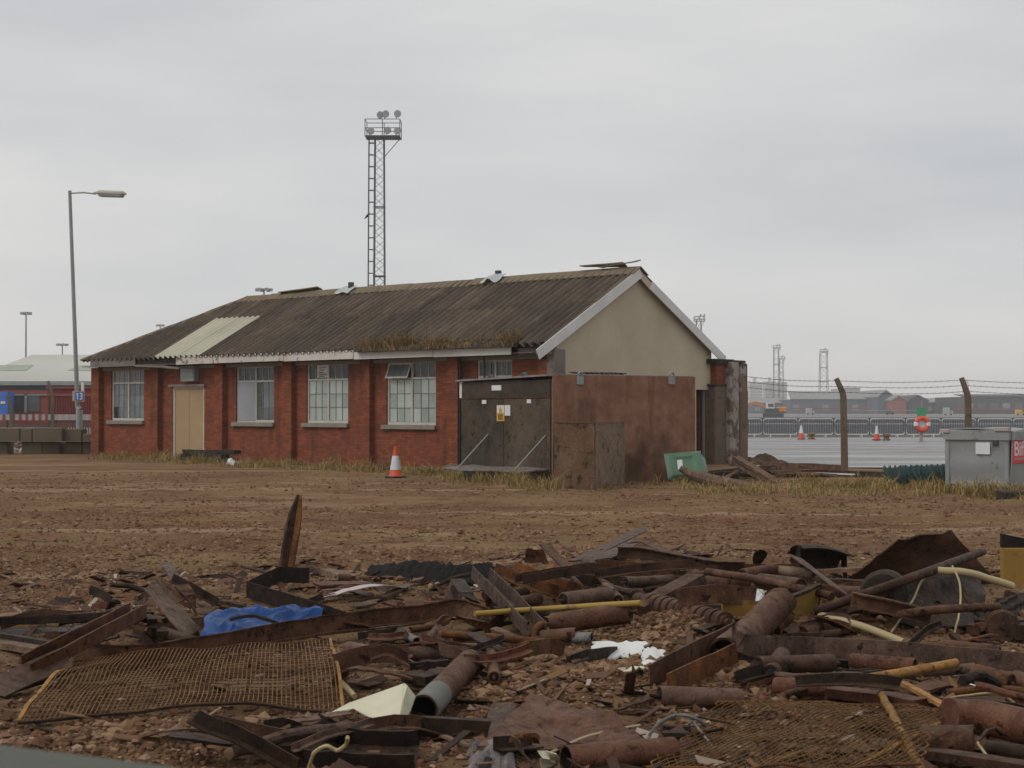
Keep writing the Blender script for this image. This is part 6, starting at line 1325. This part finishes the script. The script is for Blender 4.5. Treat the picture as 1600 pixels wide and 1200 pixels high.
roller((1522, 1053, .12), (1580, 1068, .10), .082, 'rust_orange', 'copper coloured roller with a shiny end near the picture edge', em='rust_dark', shaft=.02)
roller((1440, 1050, .06), (1524, 1044, .09), .045, 'rust_pale', 'thinner tube lying behind the copper coloured roller', shaft=0)
roller((1588, 1062, .1), (1640, 1090, .08), .08, 'rust_red', 'reddish roller cut by the picture edge below the copper one', shaft=.02)
plate('small white scrap on the soil before the copper coloured roller', 'white_board', [(1506, 1077, .01), (1527, 1081, .01), (1527, 1070, .03), (1510, 1068, .03)], .006, .006, 4, 4)
rod('dry bent stalk of cable arching over soil near the copper roller', 'cream_pipe', [(1480, 1092, .02), (1530, 1084, .1), (1570, 1088, .09), (1600, 1112, .03)], .006, n=12, cat='cable', name='cable', seg=6)
bar('very large rusty pipe half shown at the lower picture edge', 'rust_red', [(1482, 1118, .12), (1550, 1124, .12), (1660, 1148, .11)], ring(.085, 18), n=6, smooth=40, ragged=.0, cat='pipe', name='steel_pipe', group='rods, pipes and wires in the scrap heap')
roller((1440, 1158, .08), (1524, 1158, .08), .105, 'rust_brown', 'thick roller with a pale rim below the very large pipe', em='rust_dark', shaft=.0)
roller((1526, 1166, .06), (1640, 1182, .06), .05, 'rust_dark', 'dark shaft protruding from the thick roller to the picture edge', shaft=0)
bar('flat bar lying along the bottom right corner', 'rust_brown', [(1430, 1176, .05), (1500, 1184, .05), (1640, 1204, .05)], flat(.10, .04), n=6)
rod('loop of pale wire hanging by the thick roller', 'cream_pipe', [(1528, 1160, .1), (1540, 1178, .08), (1562, 1200, .03)], .006, n=8, cat='wire', name='wire', seg=6)
# expanded metal mesh, frame rods
def mesh_surface(c, amp, sd):
    P = [gpt(*q) for q in c]
    def fn(u, v):
        p = P[0] * (1 - u) * (1 - v) + P[1] * u * (1 - v) + P[2] * u * v + P[3] * (1 - u) * v
        return p + np.array([0, 0, amp * (float(fbm(u * 3 + sd, v * 3, 60 + sd, 2)) + .5)])
    return fn
fn = mesh_surface([(1010, 1215, .01), (1440, 1225, .02), (1486, 1112, .04), (1120, 1108, .02)], .09, 2)
T = thing('expanded_mesh', 'rusty expanded metal mesh sheet with diamond openings at lower right', 'wire mesh', gpt(1250, 1170, 0))
mb = MB(); NU, NV = 62, 26
for j in range(NV + 1):
    path = [fn(min(1, max(0, (i + .0) / NU)), min(1, max(0, (j + (.5 if (i + j) % 2 else -.5) * .92) / NV))) for i in range(NU + 1)]
    mb.sweep(path, flat(.007, .005))
wpart(mb, 'strands', 'mesh_rust', T)
mb = MB()
for v in (0, 1): mb.sweep([fn(i / 20, v) for i in range(21)], ring(.007, 6))
wpart(mb, 'edge_rods', 'rust_orange', T)
bar('orange flat rod along the far corner of the expanded mesh', 'mesh_rust', [(1394, 1060, .06), (1430, 1078, .07), (1490, 1113, .07)], flat(.04, .02), n=6)
bar('orange rod crossing the near corner of the expanded mesh', 'mesh_rust', [(1492, 1116, .09), (1430, 1150, .07), (1330, 1205, .03)], flat(.028, .018), n=6)
rod('twisted orange reinforcing bar lying over the expanded mesh', 'mesh_rust', [(1376, 1084, .08), (1402, 1130, .09), (1442, 1210, .06)], .02, n=30, wob=.006)
rod('steel cable ring standing at the corner of the expanded mesh', 'grey_steel', [(1010, 1162, .03), (1020, 1140, .08), (1042, 1122, .12), (1068, 1117, .13), (1090, 1124, .11), (1102, 1134, .07)], .009, n=20, cat='cable', name='cable', seg=6)
rod('second thin loop of cable inside the cable ring', 'grey_steel', [(1080, 1146, .03), (1076, 1132, .09), (1084, 1128, .1), (1100, 1150, .05), (1116, 1170, .02)], .006, n=14, cat='cable', name='cable', seg=6)
for k, (ya, lab) in enumerate(((1136, 'upper dark slat inside the cable ring'), (1147, 'lower dark slat inside the cable ring'))): bar(lab, 'rust_dark', [(1034, ya, .04), (1078, ya + 1, .04)], flat(.05, .02))
rod('taut pale cable lying over the purple steel sheet', 'cream_pipe', [(856, 1178, .03), (920, 1150, .05), (1000, 1133, .04)], .0065, n=8, cat='cable', name='cable', seg=6)

# ---- longer pieces lying on top, centre to right
rod('long thin rusty pipe lying across the plump roller towards the yellow box', 'rust_brown', [(1105, 893, .30), (1200, 908, .27), (1300, 932, .20)], .03, n=6)
bar('long brown angle bar laid over the smooth level roller', 'rust_brown', [(930, 903, .24), (1010, 893, .26), (1085, 888, .27)], angle(.07, .07, .008), n=6)
roller((1188, 908, .30), (1252, 916, .28), .085, 'rust_brown', 'roller resting on top of the others left of the black scoop')
bar('deep channel laid over the back of the long angles', 'rust_brown', [(812, 912, .24), (870, 902, .27), (935, 893, .28)], channel(.10, .07, .008), n=6)
roller((880, 938, .19), (952, 928, .20), .085, 'rust_lilac_sheen', 'dusty roller lying across the lower ends of the long angles')
rod('slim rusty pipe lying in front of the curl of the long strip', 'rust_orange', [(690, 990, .11), (770, 996, .1), (850, 1003, .07)], .026, n=6)
roller((1185, 1040, .09), (1300, 1036, .10), .075, 'rust_brown', 'long roller lying close in front of the long flat bar', em='black')
roller((1330, 1034, .08), (1430, 1042, .08), .075, 'rust_red', 'reddish roller lying just before the middle of the long flat bar')
bar('heavy rusty beam slanting from the broad wheel to the loose cream pipe', 'rust_brown', [(1330, 948, .18), (1400, 962, .12), (1450, 976, .06)], ibeam(.09, .1, .012), n=6)
roller((1470, 1012, .08), (1562, 1022, .08), .08, 'rust_brown', 'brown roller lying behind the long flat bar near the wheel hub')
bar('broad plate on edge behind the ringed roller', 'rust_brown', [(1060, 935, .2), (1120, 928, .24), (1180, 932, .2)], flat(.014, .13), n=8)
rod('long curved rusty pipe over the hopper foot', 'rust_brown', [(1400, 960, .12), (1470, 952, .2), (1560, 948, .2)], .03, n=9)

# ---- smaller pieces filling the gaps, dark ones adding painted shade underneath
for lab, m_, p_, pr_ in (
    ('thin curved sliver lying just behind the thick rusty roller', 'rust_pale', [(905, 948, .1), (940, 945, .11), (975, 950, .08)], flat(.03, .008)),
    ('dark slat crossing under the lilac trough', 'rust_dark', [(735, 985, .05), (800, 972, .07)], flat(.07, .02)),
    ('short dark angle filling the black hollow under the long bent strip', 'rust_dark', [(560, 1000, .05), (620, 990, .07)], angle(.05, .05, .006)),  # dark piece painted in where the hollow is black shade
    ('broad dark plate in the hollow under the curl', 'rust_dark', [(700, 1000, .03), (770, 1006, .03)], flat(.14, .012)),
    ('rust orange shard standing beside the bent copper pipe', 'rust_orange', [(812, 986, .04), (822, 972, .12)], flat(.05, .008)),
    ('narrow rust bar lying along the front of the dark matting', 'rust_brown', [(690, 917, .03), (770, 922, .05)], flat(.05, .02)),
    ('brown bar slanting from the matting to the lilac trough', 'rust_brown', [(770, 905, .12), (742, 925, .06)], flat(.06, .012)),
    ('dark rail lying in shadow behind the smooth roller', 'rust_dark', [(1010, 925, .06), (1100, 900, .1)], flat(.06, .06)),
    ('orange brown rail on the crest behind the pale roller', 'rust_orange', [(1130, 884, .1), (1250, 886, .1)], flat(.03, .05)),
    ('short brown channel lying right of the plump roller', 'rust_brown', [(1172, 925, .08), (1225, 930, .06)], channel(.07, .05, .008)),
    ('dark strip under the half round trough', 'rust_dark', [(1090, 985, .05), (1150, 968, .07)], flat(.08, .02)),
    ('rust slab bridging the reddish roller and the pipe', 'rust_brown', [(1290, 905, .12), (1345, 908, .12)], flat(.10, .02)),
    ('flat brown bar on soil in front of the lower hopper plate', 'rust_brown', [(1340, 965, .03), (1460, 975, .03)], flat(.06, .02)),
    ('rust strip leaning on the wheel hub', 'rust_orange', [(1500, 1000, .03), (1556, 992, .08)], flat(.05, .01)),
    ('dark strip half buried below the orange slanting pipe', 'rust_dark', [(1300, 1094, .02), (1400, 1076, .04)], flat(.05, .02)),
    ('brown bar half buried between the long roller and the reddish pipe', 'rust_brown', [(1165, 1070, .03), (1215, 1058, .04)], flat(.06, .03)),
    ('rust flake standing at the corner of the welded mesh', 'rust_orange', [(545, 1035, .05), (580, 1030, .07)], flat(.08, .008)),
    ('dark rib lying across soil above the wide open pipe', 'rust_dark', [(640, 1040, .04), (700, 1036, .05)], flat(.05, .04)),
    ('long thin rust lath pointing at the cable ring', 'rust_brown', [(960, 1110, .02), (1020, 1092, .03)], flat(.03, .01)),
    ('short rust lath beside the stubby upright tube', 'rust_orange', [(785, 1050, .02), (822, 1040, .04)], flat(.04, .01)),
    ('brown slat lying before the curled pinkish fragment', 'rust_brown', [(205, 918, .03), (252, 925, .03)], flat(.07, .02)),
    ('dark twisted strap behind the wide slanting beam', 'rust_dark', [(130, 968, .06), (170, 955, .1), (200, 958, .1)], flat(.06, .01)),
    ('rust lath across the foot of the broad pale plate', 'rust_brown', [(262, 1004, .04), (330, 1010, .04)], flat(.05, .02)),
    ('dark plate edge under the pale broken end plate', 'rust_dark', [(10, 1082, .02), (110, 1048, .04)], flat(.06, .02)),
    ('thin rail behind the orange folded plate', 'rust_dark', [(320, 935, .05), (382, 948, .03)], flat(.04, .03)),
    ('rust plate flake between the stake and the matting', 'rust_red', [(600, 902, .03), (640, 898, .03)], flat(.1, .01)),
    ('brown offcut behind the upright orange plate corner', 'rust_pale', [(770, 884, .03), (812, 880, .04)], flat(.08, .03)),
    ('flat dark bar crossing the expanded mesh corner', 'rust_dark', [(1480, 1140, .06), (1540, 1136, .07)], flat(.05, .04)),
    ('rust strip lying along the bottom edge near the reddish pipe', 'rust_brown', [(1060, 1190, .03), (1160, 1200, .03)], flat(.05, .012)),
    ('pale lath lying in the soil near the crinkled sheet', 'rust_pale', [(690, 1150, .03), (736, 1165, .03)], flat(.03, .012))):
    bar(lab, m_, p_, pr_, n=6, wob=.005, ragged=.02)

g = np.random.default_rng(404)
MARKS = [(460, 880, 'upright stake'), (400, 980, 'blue plastic sheet'), (270, 950, 'broad leaning plate'), (140, 1000, 'wide slanting beam'), (40, 1000, 'pale board at the edge'), (280, 1145, 'wire mesh panel'), (580, 1100, 'cream panel'), (690, 1080, 'wide open pipe'), (680, 1020, 'horizontal pipe'), (580, 915, 'flaking white strip'), (670, 900, 'black matting'), (740, 950, 'curl of the long strip'), (800, 950, 'lilac trough'), (870, 950, 'yellow rod'), (925, 970, 'thick rusty roller'), (950, 860, 'grey flat plates'), (865, 920, 'pair of long angles'), (1010, 908, 'smooth level roller'), (1130, 910, 'plump roller'), (1075, 955, 'ringed roller'), (985, 1020, 'broken white board'), (1080, 1030, 'two slanting rails'), (1095, 1090, 'half buried roller'), (1180, 980, 'half round trough'), (1250, 950, 'yellow box'), (1285, 875, 'black scoop'), (1350, 990, 'loose cream pipe'), (1375, 930, 'broad dark wheel'), (1450, 870, 'hopper plate'), (1520, 900, 'bent cream pipe'), (1566, 980, 'wheel hub'), (1300, 1015, 'long flat bar'), (1390, 1055, 'orange slanting pipe'), (1550, 1060, 'copper coloured roller'), (1540, 1125, 'very large pipe'), (1490, 1160, 'pale rimmed roller'), (1240, 1100, 'expanded mesh'), (1210, 1040, 'black ended roller'), (540, 1180, 'dark trough'), (730, 1190, 'crinkled grey sheet'), (1580, 870, 'yellow casing')]
KEEP = [(905, 996, 1062, 1048), (296, 945, 510, 1010), (510, 1060, 655, 1140), (20, 1004, 540, 1140), (1030, 1100, 1490, 1200), (638, 1025, 742, 1115), (1385, 895, 1545, 990), (1215, 905, 1290, 980)]
USED = set()
def where(x, y, look):
    o = sorted(MARKS, key=lambda q: (q[0] - x) ** 2 + (1.6 * (q[1] - y)) ** 2)
    dx, dy = x - o[0][0], 1.6 * (y - o[0][1]); side = ('just right of' if dx > 0 else 'just left of') if abs(dx) > abs(dy) else ('in front of' if dy > 0 else 'behind')
    for lab in ('%s %s the %s' % (look, side, o[0][2]), '%s between the %s and the %s' % (look, o[0][2], o[1][2]), '%s between the %s and the %s' % (look, o[0][2], o[2][2])):
        if lab not in USED and len(lab.split()) <= 16: USED.add(lab); return lab
for px_, py_, sx_c, sy_c, n_c in ((870, 905, 80, 16, 13), (1090, 915, 90, 16, 13), (1280, 955, 90, 26, 15), (1460, 935, 80, 26, 10), (770, 968, 60, 22, 12), (1240, 1045, 130, 20, 13), (1530, 1070, 45, 34, 8), (560, 1030, 60, 22, 10), (250, 955, 70, 20, 13), (60, 1000, 50, 20, 6), (670, 1000, 60, 14, 9), (470, 1160, 90, 12, 8), (1500, 1165, 60, 18, 6), (640, 925, 90, 10, 5)):
    for k in range(n_c):
        x_, y_ = g.normal(px_, sx_c), max(872, g.normal(py_, sy_c))
        if any(q[0] < x_ < q[2] and q[1] < y_ < q[3] for q in KEEP): continue
        A_ = gpt(x_, y_, g.uniform(.01, .13)); w = g.normal(0, .75); L_o = g.uniform(.07, .30); tl = g.normal(0, .22)
        dd_ = np.array([math.cos(w) * math.cos(tl), math.sin(w) * math.cos(tl), math.sin(tl)]) * L_o; kind = g.integers(0, 4); bend = np.array([0, 0, g.uniform(-.03, .05)])
        pf = [flat(g.uniform(.03, .12), g.uniform(.006, .015)), angle(g.uniform(.03, .07), g.uniform(.03, .07), .007), ring(g.uniform(.015, .04), 9), flat(.012, g.uniform(.05, .11))][kind]
        P_ = [A_ - dd_, A_ + bend, A_ + dd_]; lo = min(q[2] - float(gh(q[0], q[1])) for q in P_)
        if lo < -.03: P_ = [q - np.array([0, 0, lo + .03]) for q in P_]
        mm = ['rust_dark', 'rust_brown', 'rust_dark', 'rust_orange', 'rust_brown', 'rust_lilac_sheen', 'rust_red'][g.integers(0, 7)]  # blackish ones weighted up to paint dark gaps into the heap
        lab = where(x_, y_, '%s %s offcut of %s' % ('short' if L_o < .15 else 'longer', {'rust_dark': 'blackish', 'rust_brown': 'brown', 'rust_orange': 'orange', 'rust_lilac_sheen': 'lilac grey', 'rust_red': 'reddish'}[mm], ['flat strip', 'angle bar', 'tube', 'strip on edge'][kind]))
        if lab is None: continue
        single(MB().sweep(fine(P_, 5, .006, int(x_)), pf, twist=g.uniform(-.4, .4), ragged=.02), 'steel_offcut', mm, lab, 'steel offcut', 'short offcuts wedged in the scrap heap', 40)

# ---- bottom centre
plate('wide purple red steel sheet lying flat at the bottom centre', 'rust_red', [(745, 1175, .02), (1010, 1165, .02), (990, 1128, .04), (830, 1082, .04)], .006, .03, 24, 14, k=4)
plate('rust washed sheet corner left of the purple red one', 'rust_lilac_sheen', [(740, 1160, .01), (860, 1150, .02), (850, 1105, .02), (770, 1100, .02)], .006, .02, 12, 8)
roller((884, 1186, .08), (1052, 1172, .08), .085, 'rust_red', 'reddish pipe at the very bottom beside the expanded mesh', hollow=True, cat='pipe', group='rods, pipes and wires in the scrap heap')
plate('crinkled grey sheet at the bottom edge of the picture', 'grey_steel', [(705, 1215, .02), (808, 1212, .02), (800, 1152, .06), (735, 1160, .04)], .005, .035, 26, 14, k=4, smooth=25)
bar('rust rimmed ring end standing at the bottom centre', 'rust_orange', [(800, 1158, .12), (812, 1150, .16), (832, 1148, .16), (838, 1158, .12)], flat(.03, .02), n=10)
bar('pale pink flat strip sticking up at the bottom centre', 'rust_pale', [(803, 1152, .16), (818, 1176, .1), (838, 1204, .04)], flat(.05, .008), n=6)
plate('small cream card piece beside the pale pink strip', 'cream_paint', [(846, 1200, .02), (878, 1196, .02), (868, 1178, .09), (842, 1174, .1)], .004, .02, 6, 6)
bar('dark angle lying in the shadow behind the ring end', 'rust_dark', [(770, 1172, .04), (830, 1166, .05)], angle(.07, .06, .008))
# cream broken panel
pts = [gpt(517, 1113, .05), gpt(545, 1098, .10), gpt(588, 1083, .17), gpt(630, 1068, .23), gpt(628, 1100, .15), gpt(621, 1139, .05), gpt(608, 1127, .075), gpt(594, 1130, .07), gpt(580, 1122, .085), gpt(566, 1117, .085), gpt(552, 1107, .10), gpt(540, 1113, .075), gpt(528, 1111, .065)]
T = thing('cream_panel', 'broken cream coloured panel with torn edge and folded end', 'panel', pts[0] * (1, 1, 0))
wpart(MB().tri_prism(pts, (0, .012, -.004)), 'sheet', 'cream_paint', T)
f4 = [pts[3] + (.001, 0, 0), gpt(636, 1073, .215), gpt(648, 1089, .16), gpt(640, 1112, .10), pts[5] + (.001, 0, 0), pts[4] + (.001, 0, 0)]
wpart(MB().tri_prism(f4, (.004, .014, 0)), 'folded_end', 'cream_paint', T)
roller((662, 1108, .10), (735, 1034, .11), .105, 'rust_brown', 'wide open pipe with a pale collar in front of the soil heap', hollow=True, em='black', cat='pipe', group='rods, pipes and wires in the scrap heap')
A_, B_ = gpt(662, 1108, .10 * .85), gpt(735, 1034, .11 * .85); cl = MB().cyl(A_ - unit(B_ - A_) * .004, A_ + (B_ - A_) * .28, .0755, .075, 22, False)
tag(cl.make('pipe_collar', 'collar', None, 40), 'pale grey collar sleeve around the mouth of the wide open pipe', 'pipe collar')
roller((615, 1021, .08), (745, 1018, .08), .075, 'rust_lilac_sheen', 'horizontal pipe with a dark mouth below the long bent strip', hollow=True, em='rust_dark', cat='pipe', group='rods, pipes and wires in the scrap heap')
plate('short curved pipe shard above the horizontal pipe, dark one', 'rust_dark', [(575, 1003, .04), (640, 1005, .05), (635, 985, .09), (590, 988, .07)], .01, .03)
roller((628, 990, .06), (652, 1003, .06), .045, 'grey_steel', 'small silver tube end above the horizontal pipe', hollow=True, shaft=0)
plate('bent brown pipe shell half flattened above the horizontal pipe', 'rust_brown', [(658, 1007, .04), (690, 1006, .04), (706, 980, .11), (680, 976, .12)], .01, .03)
roller((772, 1058, .08), (768, 1012, .1), .05, 'rust_brown', 'stubby upright rusty tube right of the wide open pipe')
bar('broad curved strap with a hooked end below the horizontal pipe', 'rust_red', [(528, 1068, .05), (534, 1052, .11), (552, 1044, .13), (590, 1048, .11), (645, 1060, .07)], flat(.09, .012), n=18)
rod('thin cream pipe end under the curved strap', 'cream_pipe', [(534, 1066, .06), (554, 1088, .03)], .016)
bar('grey flat strip lying behind the cream panel', 'rust_lilac_sheen', [(545, 1064, .03), (590, 1070, .03)], flat(.1, .01))
roller((545, 1012, .04), (585, 1020, .04), .06, 'rust_lilac_sheen', 'half buried rounded lump of pipe left of the horizontal pipe', shaft=0)
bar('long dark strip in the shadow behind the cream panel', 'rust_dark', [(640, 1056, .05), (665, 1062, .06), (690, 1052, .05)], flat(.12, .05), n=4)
bar('brown strip running along the bottom below the mesh panel', 'rust_lilac_sheen', [(228, 1150, .03), (280, 1138, .09), (330, 1144, .04), (400, 1140, .06), (470, 1126, .07), (545, 1114, .08)], flat(.08, .01), n=18)
plate('jagged dark plate lying before the cream panel', 'rust_dark', [(420, 1152, .02), (640, 1156, .03), (622, 1130, .09), (500, 1128, .10)], .01, .04, 30, 10, rag=.22, k=5)
bar('black flat beam right of the jagged dark plate', 'rust_dark', [(615, 1134, .06), (690, 1136, .06), (762, 1140, .05)], flat(.06, .09), n=5)
bar('long dark trough at the bottom left of centre', 'rust_dark', [(455, 1176, .03), (540, 1183, .03), (652, 1186, .03)], channel(.24, .085, .012), n=10, up=(0, -.25, 1), wob=.008, ragged=.03)
rod('curled pale rope end standing up from the dark trough', 'cream_pipe', [(482, 1200, .04), (490, 1178, .12), (508, 1166, .18), (526, 1172, .16), (540, 1164, .2), (543, 1152, .26)], .009, n=20, cat='rope', name='rope', seg=6)
rod('dry forked twig standing in front of the mesh panel', 'cream_pipe', [(316, 1138, .0), (322, 1122, .08), (344, 1106, .18)], .005, n=5, cat='twig', name='twig', seg=5)
# welded wire mesh panel, left
fn2 = mesh_surface([(28, 1138, .02), (536, 1110, .03), (516, 1012, .10), (112, 1044, .06)], .11, 5)
T = thing('wire_mesh_panel', 'sagging rusty wire mesh panel with a yellow edge in the lower left', 'wire mesh', gpt(280, 1120, 0))
mb = MB(); NC, NR = 66, 24
for i in range(NC + 1): mb.sweep([fn2(i / NC, j / 14) for j in range(15)], flat(.0046, .0046))
wpart(mb, 'upright_wires', 'mesh_rust', T)
mb = MB()
for j in range(NR + 1): mb.sweep([fn2(i / 34, j / NR) - np.array([0, 0, .004]) for i in range(35)], flat(.0036, .0036))
wpart(mb, 'cross_wires', 'rust_orange', T)
wpart(MB().sweep([fn2(0, j / 14) for j in range(15)], flat(.022, .008)), 'edge_strip', 'mesh_rust', T); wpart(MB().sweep([fn2(1, j / 14) for j in range(15)], flat(.018, .008)), 'edge_strip', 'mesh_rust', T)
wpart(MB().sweep([fn2(i / 30, 0) - np.array([0, 0, .01]) for i in range(31)], flat(.02, .012)), 'edge_strip', 'rust_dark', T); wpart(MB().sweep([fn2(i / 30, 1) for i in range(31)], ring(.006, 5)), 'edge_strip', 'rust_orange', T)
# concrete coping close to the camera
cA, cB = at(-140, 1146, 1.7), at(330, 1206, 1.5); mb = MB(); dn = np.array([0, 0, -.30]); bkv = np.array([-.2, -.7, 0])
mb.hexa([cA + dn, cA + dn + bkv, cB + dn + bkv, cB + dn, cA, cA + bkv, cB + bkv, cB]); mb.hexa([cA + dn * 4.7 - (0, .06, 0), cA + dn * 4.7 + bkv, cB + dn * 4.7 + bkv, cB + dn * 4.7 - (0, .06, 0), cA + dn - (0, .06, 0), cA + dn + bkv, cB + dn + bkv, cB + dn - (0, .06, 0)])
single(mb, 'low_wall', 'near_wall', 'blurred grey concrete wall top at the near bottom corner', 'wall')

# ================================================================== loose ground cover
def scatter(n, y0, y1, spread, dens, seed, power=1.0):
    g = np.random.default_rng(seed); Y = y0 * (y1 / y0) ** (g.uniform(0, 1, n) ** power); X = g.uniform(-spread, spread, n) * Y
    k = g.uniform(0, 1, n) < dens(X, Y); return X[k], Y[k], g
heap = lambda X, Y: np.clip(.35 + 1.6 * fbm(X * .8, Y * .8, 90, 3) + .5 * np.clip((11 - Y) / 4, 0, 1), .06, 1)
X, Y, g = scatter(64000, 5.6, 19, .45, heap, 21); s = np.clip(g.lognormal(math.log(.0085), .55, X.size), .004, .035); V, F = stones(np.stack([X, Y, gh(X, Y) + s * .25], -1), s, 22); stuff('gravel', V, F, 'stones', 'loose gravel and crushed brick among the scrap')
X, Y, g = scatter(5200, 5.6, 17, .45, lambda X, Y: np.clip(.25 + 2.2 * fbm(X * .9, Y * .9, 95, 3), .02, 1), 23); s = np.clip(g.lognormal(math.log(.016), .4, X.size), .010, .042); V, F = stones(np.stack([X, Y, gh(X, Y) + s * .2], -1), s, 24, ico=True); stuff('gravel', V, F, 'stones', 'fist sized rubble lumps among the scrap')
X, Y, g = scatter(70000, 12, 38, .5, lambda X, Y: np.clip(.4 + 1.5 * fbm(X * .25, (Y + .09 * X) * .8, 97, 3), .05, 1), 25); s = np.clip(g.lognormal(math.log(.013), .5, X.size), .006, .05); V, F = stones(np.stack([X, Y, gh(X, Y) + s * .1], -1), s, 26, .5); stuff('gravel', V, F, 'clods', 'small clods of earth across the yard')
X, Y, g = scatter(60000, 15, 39, .48, lambda X, Y: np.clip(.45 + 1.8 * fbm(X * .35, (Y + .09 * X) * .9, 98, 3), .04, 1), 29); s = np.clip(g.lognormal(math.log(.0125), .5, X.size), .006, .045); V, F = stones(np.stack([X, Y, gh(X, Y) + s * .15], -1), s, 30, .8); stuff('gravel', V, F, 'clods', 'coarser clods and stones on the churned yard')
Xc = []; Yc = []; g = np.random.default_rng(61)
for px_, py_, sx_c, sy_c, n_c in ((1060, 995, 70, 14, 3520), (930, 1060, 110, 18, 5760), (800, 1090, 60, 16, 2400), (1130, 1055, 60, 16, 1920), (700, 1052, 40, 10, 500), (1180, 1085, 40, 10, 500), (965, 1032, 30, 6, 672), (240, 975, 50, 12, 700), (1430, 985, 110, 12, 2240), (200, 1165, 120, 18, 1760), (420, 1168, 60, 14, 500), (640, 925, 80, 10, 900), (300, 915, 90, 10, 900)):
    for qx, qy in zip(g.normal(px_, sx_c, n_c), g.normal(py_, sy_c, n_c)):
        q = gp(qx, max(qy, 850)); Xc.append(q[0]); Yc.append(q[1])
X, Y = np.array(Xc), np.array(Yc); s = np.clip(g.lognormal(math.log(.0075), .65, X.size), .003, .034); V, F = stones(np.stack([X, Y, gh(X, Y) + s * .4], -1), s, 62, ico=True); stuff('gravel', V, F, 'clods', 'loose crumbly soil heaped round the scrap')
# little flakes and splinters of scrap lying in the heap
X, Y, g = scatter(2600, 6.2, 15.5, .42, lambda X, Y: np.clip(.35 + 2.4 * fbm(X * .7, Y * .7, 99, 3), .02, 1), 27); n = X.size
mb_V = []; mb_F = []; L_s = g.uniform(.02, .16, n); w_s = g.uniform(.006, .035, n)
for i in range(n):
    a = g.uniform(0, 6.283); t = g.uniform(-.35, .35); d = np.array([math.cos(a) * math.cos(t), math.sin(a) * math.cos(t), math.sin(t)]); sd = np.array([-math.sin(a), math.cos(a), g.uniform(-.6, .6)]); c = np.array([X[i], Y[i], float(gh(X[i], Y[i])) + .012 + abs(d[2]) * L_s[i] * .4]); k = len(mb_V)
    e = np.array([0, 0, .006]); mb_V += [c - d * L_s[i] - sd * w_s[i], c + d * L_s[i] - sd * w_s[i] * .6, c + d * L_s[i] * .9 + sd * w_s[i], c - d * L_s[i] + sd * w_s[i]]; mb_V += [q + e for q in mb_V[-4:]]
    mb_F += [(k + 3, k + 2, k + 1, k), (k + 4, k + 5, k + 6, k + 7), (k, k + 1, k + 5, k + 4), (k + 1, k + 2, k + 6, k + 5), (k + 2, k + 3, k + 7, k + 6), (k + 3, k, k + 4, k + 7)]
stuff('scrap_litter', mb_V, mb_F, 'scrap_bits', 'small rusty flakes and splinters strewn through the heap')
# dry grass at the foot of the workshop, cabinet, timbers and bin
def grass_line(pts, n, spread, seed):
    g = np.random.default_rng(seed); P = [gp(*q) for q in pts]; seg = g.integers(0, len(P) - 1, n); t = g.uniform(0, 1, n)
    A_ = np.array([P[k] for k in seg]); B_ = np.array([P[k + 1] for k in seg]); Q = A_ + (B_ - A_) * t[:, None]; Q[:, 0] += g.normal(0, .12, n); Q[:, 1] += g.normal(0, spread, n)
    Q = Q[g.uniform(0, 1, n) < np.clip(.55 + 1.8 * fbm(Q[:, 0] * 1.1, Q[:, 1] * .9, seed, 3), .03, 1)]; Q[:, 2] = gh(Q[:, 0], Q[:, 1]) - .01; return Q
Q = np.vstack([grass_line([(148, 716), (300, 724), (450, 731), (600, 738), (720, 746)], 22000, .45, 31), grass_line([(150, 714), (300, 720), (450, 726), (600, 733), (715, 742)], 6000, .12, 36), grass_line([(700, 752), (790, 758), (866, 768)], 5000, .35, 32), grass_line([(930, 764), (1040, 757), (1100, 756)], 5000, .4, 33), grass_line([(1080, 768), (1200, 770), (1330, 769), (1480, 772), (1600, 784)], 20000, .6, 34), grass_line([(1210, 757), (1300, 754), (1420, 760), (1500, 766)], 2500, .25, 35)])
V, F = blades(Q, .05, .44, .008, 1.0, 41); stuff('dry_grass', V, F, 'dry_grass', 'tufts of dry grass along the foot of the workshop and bins')
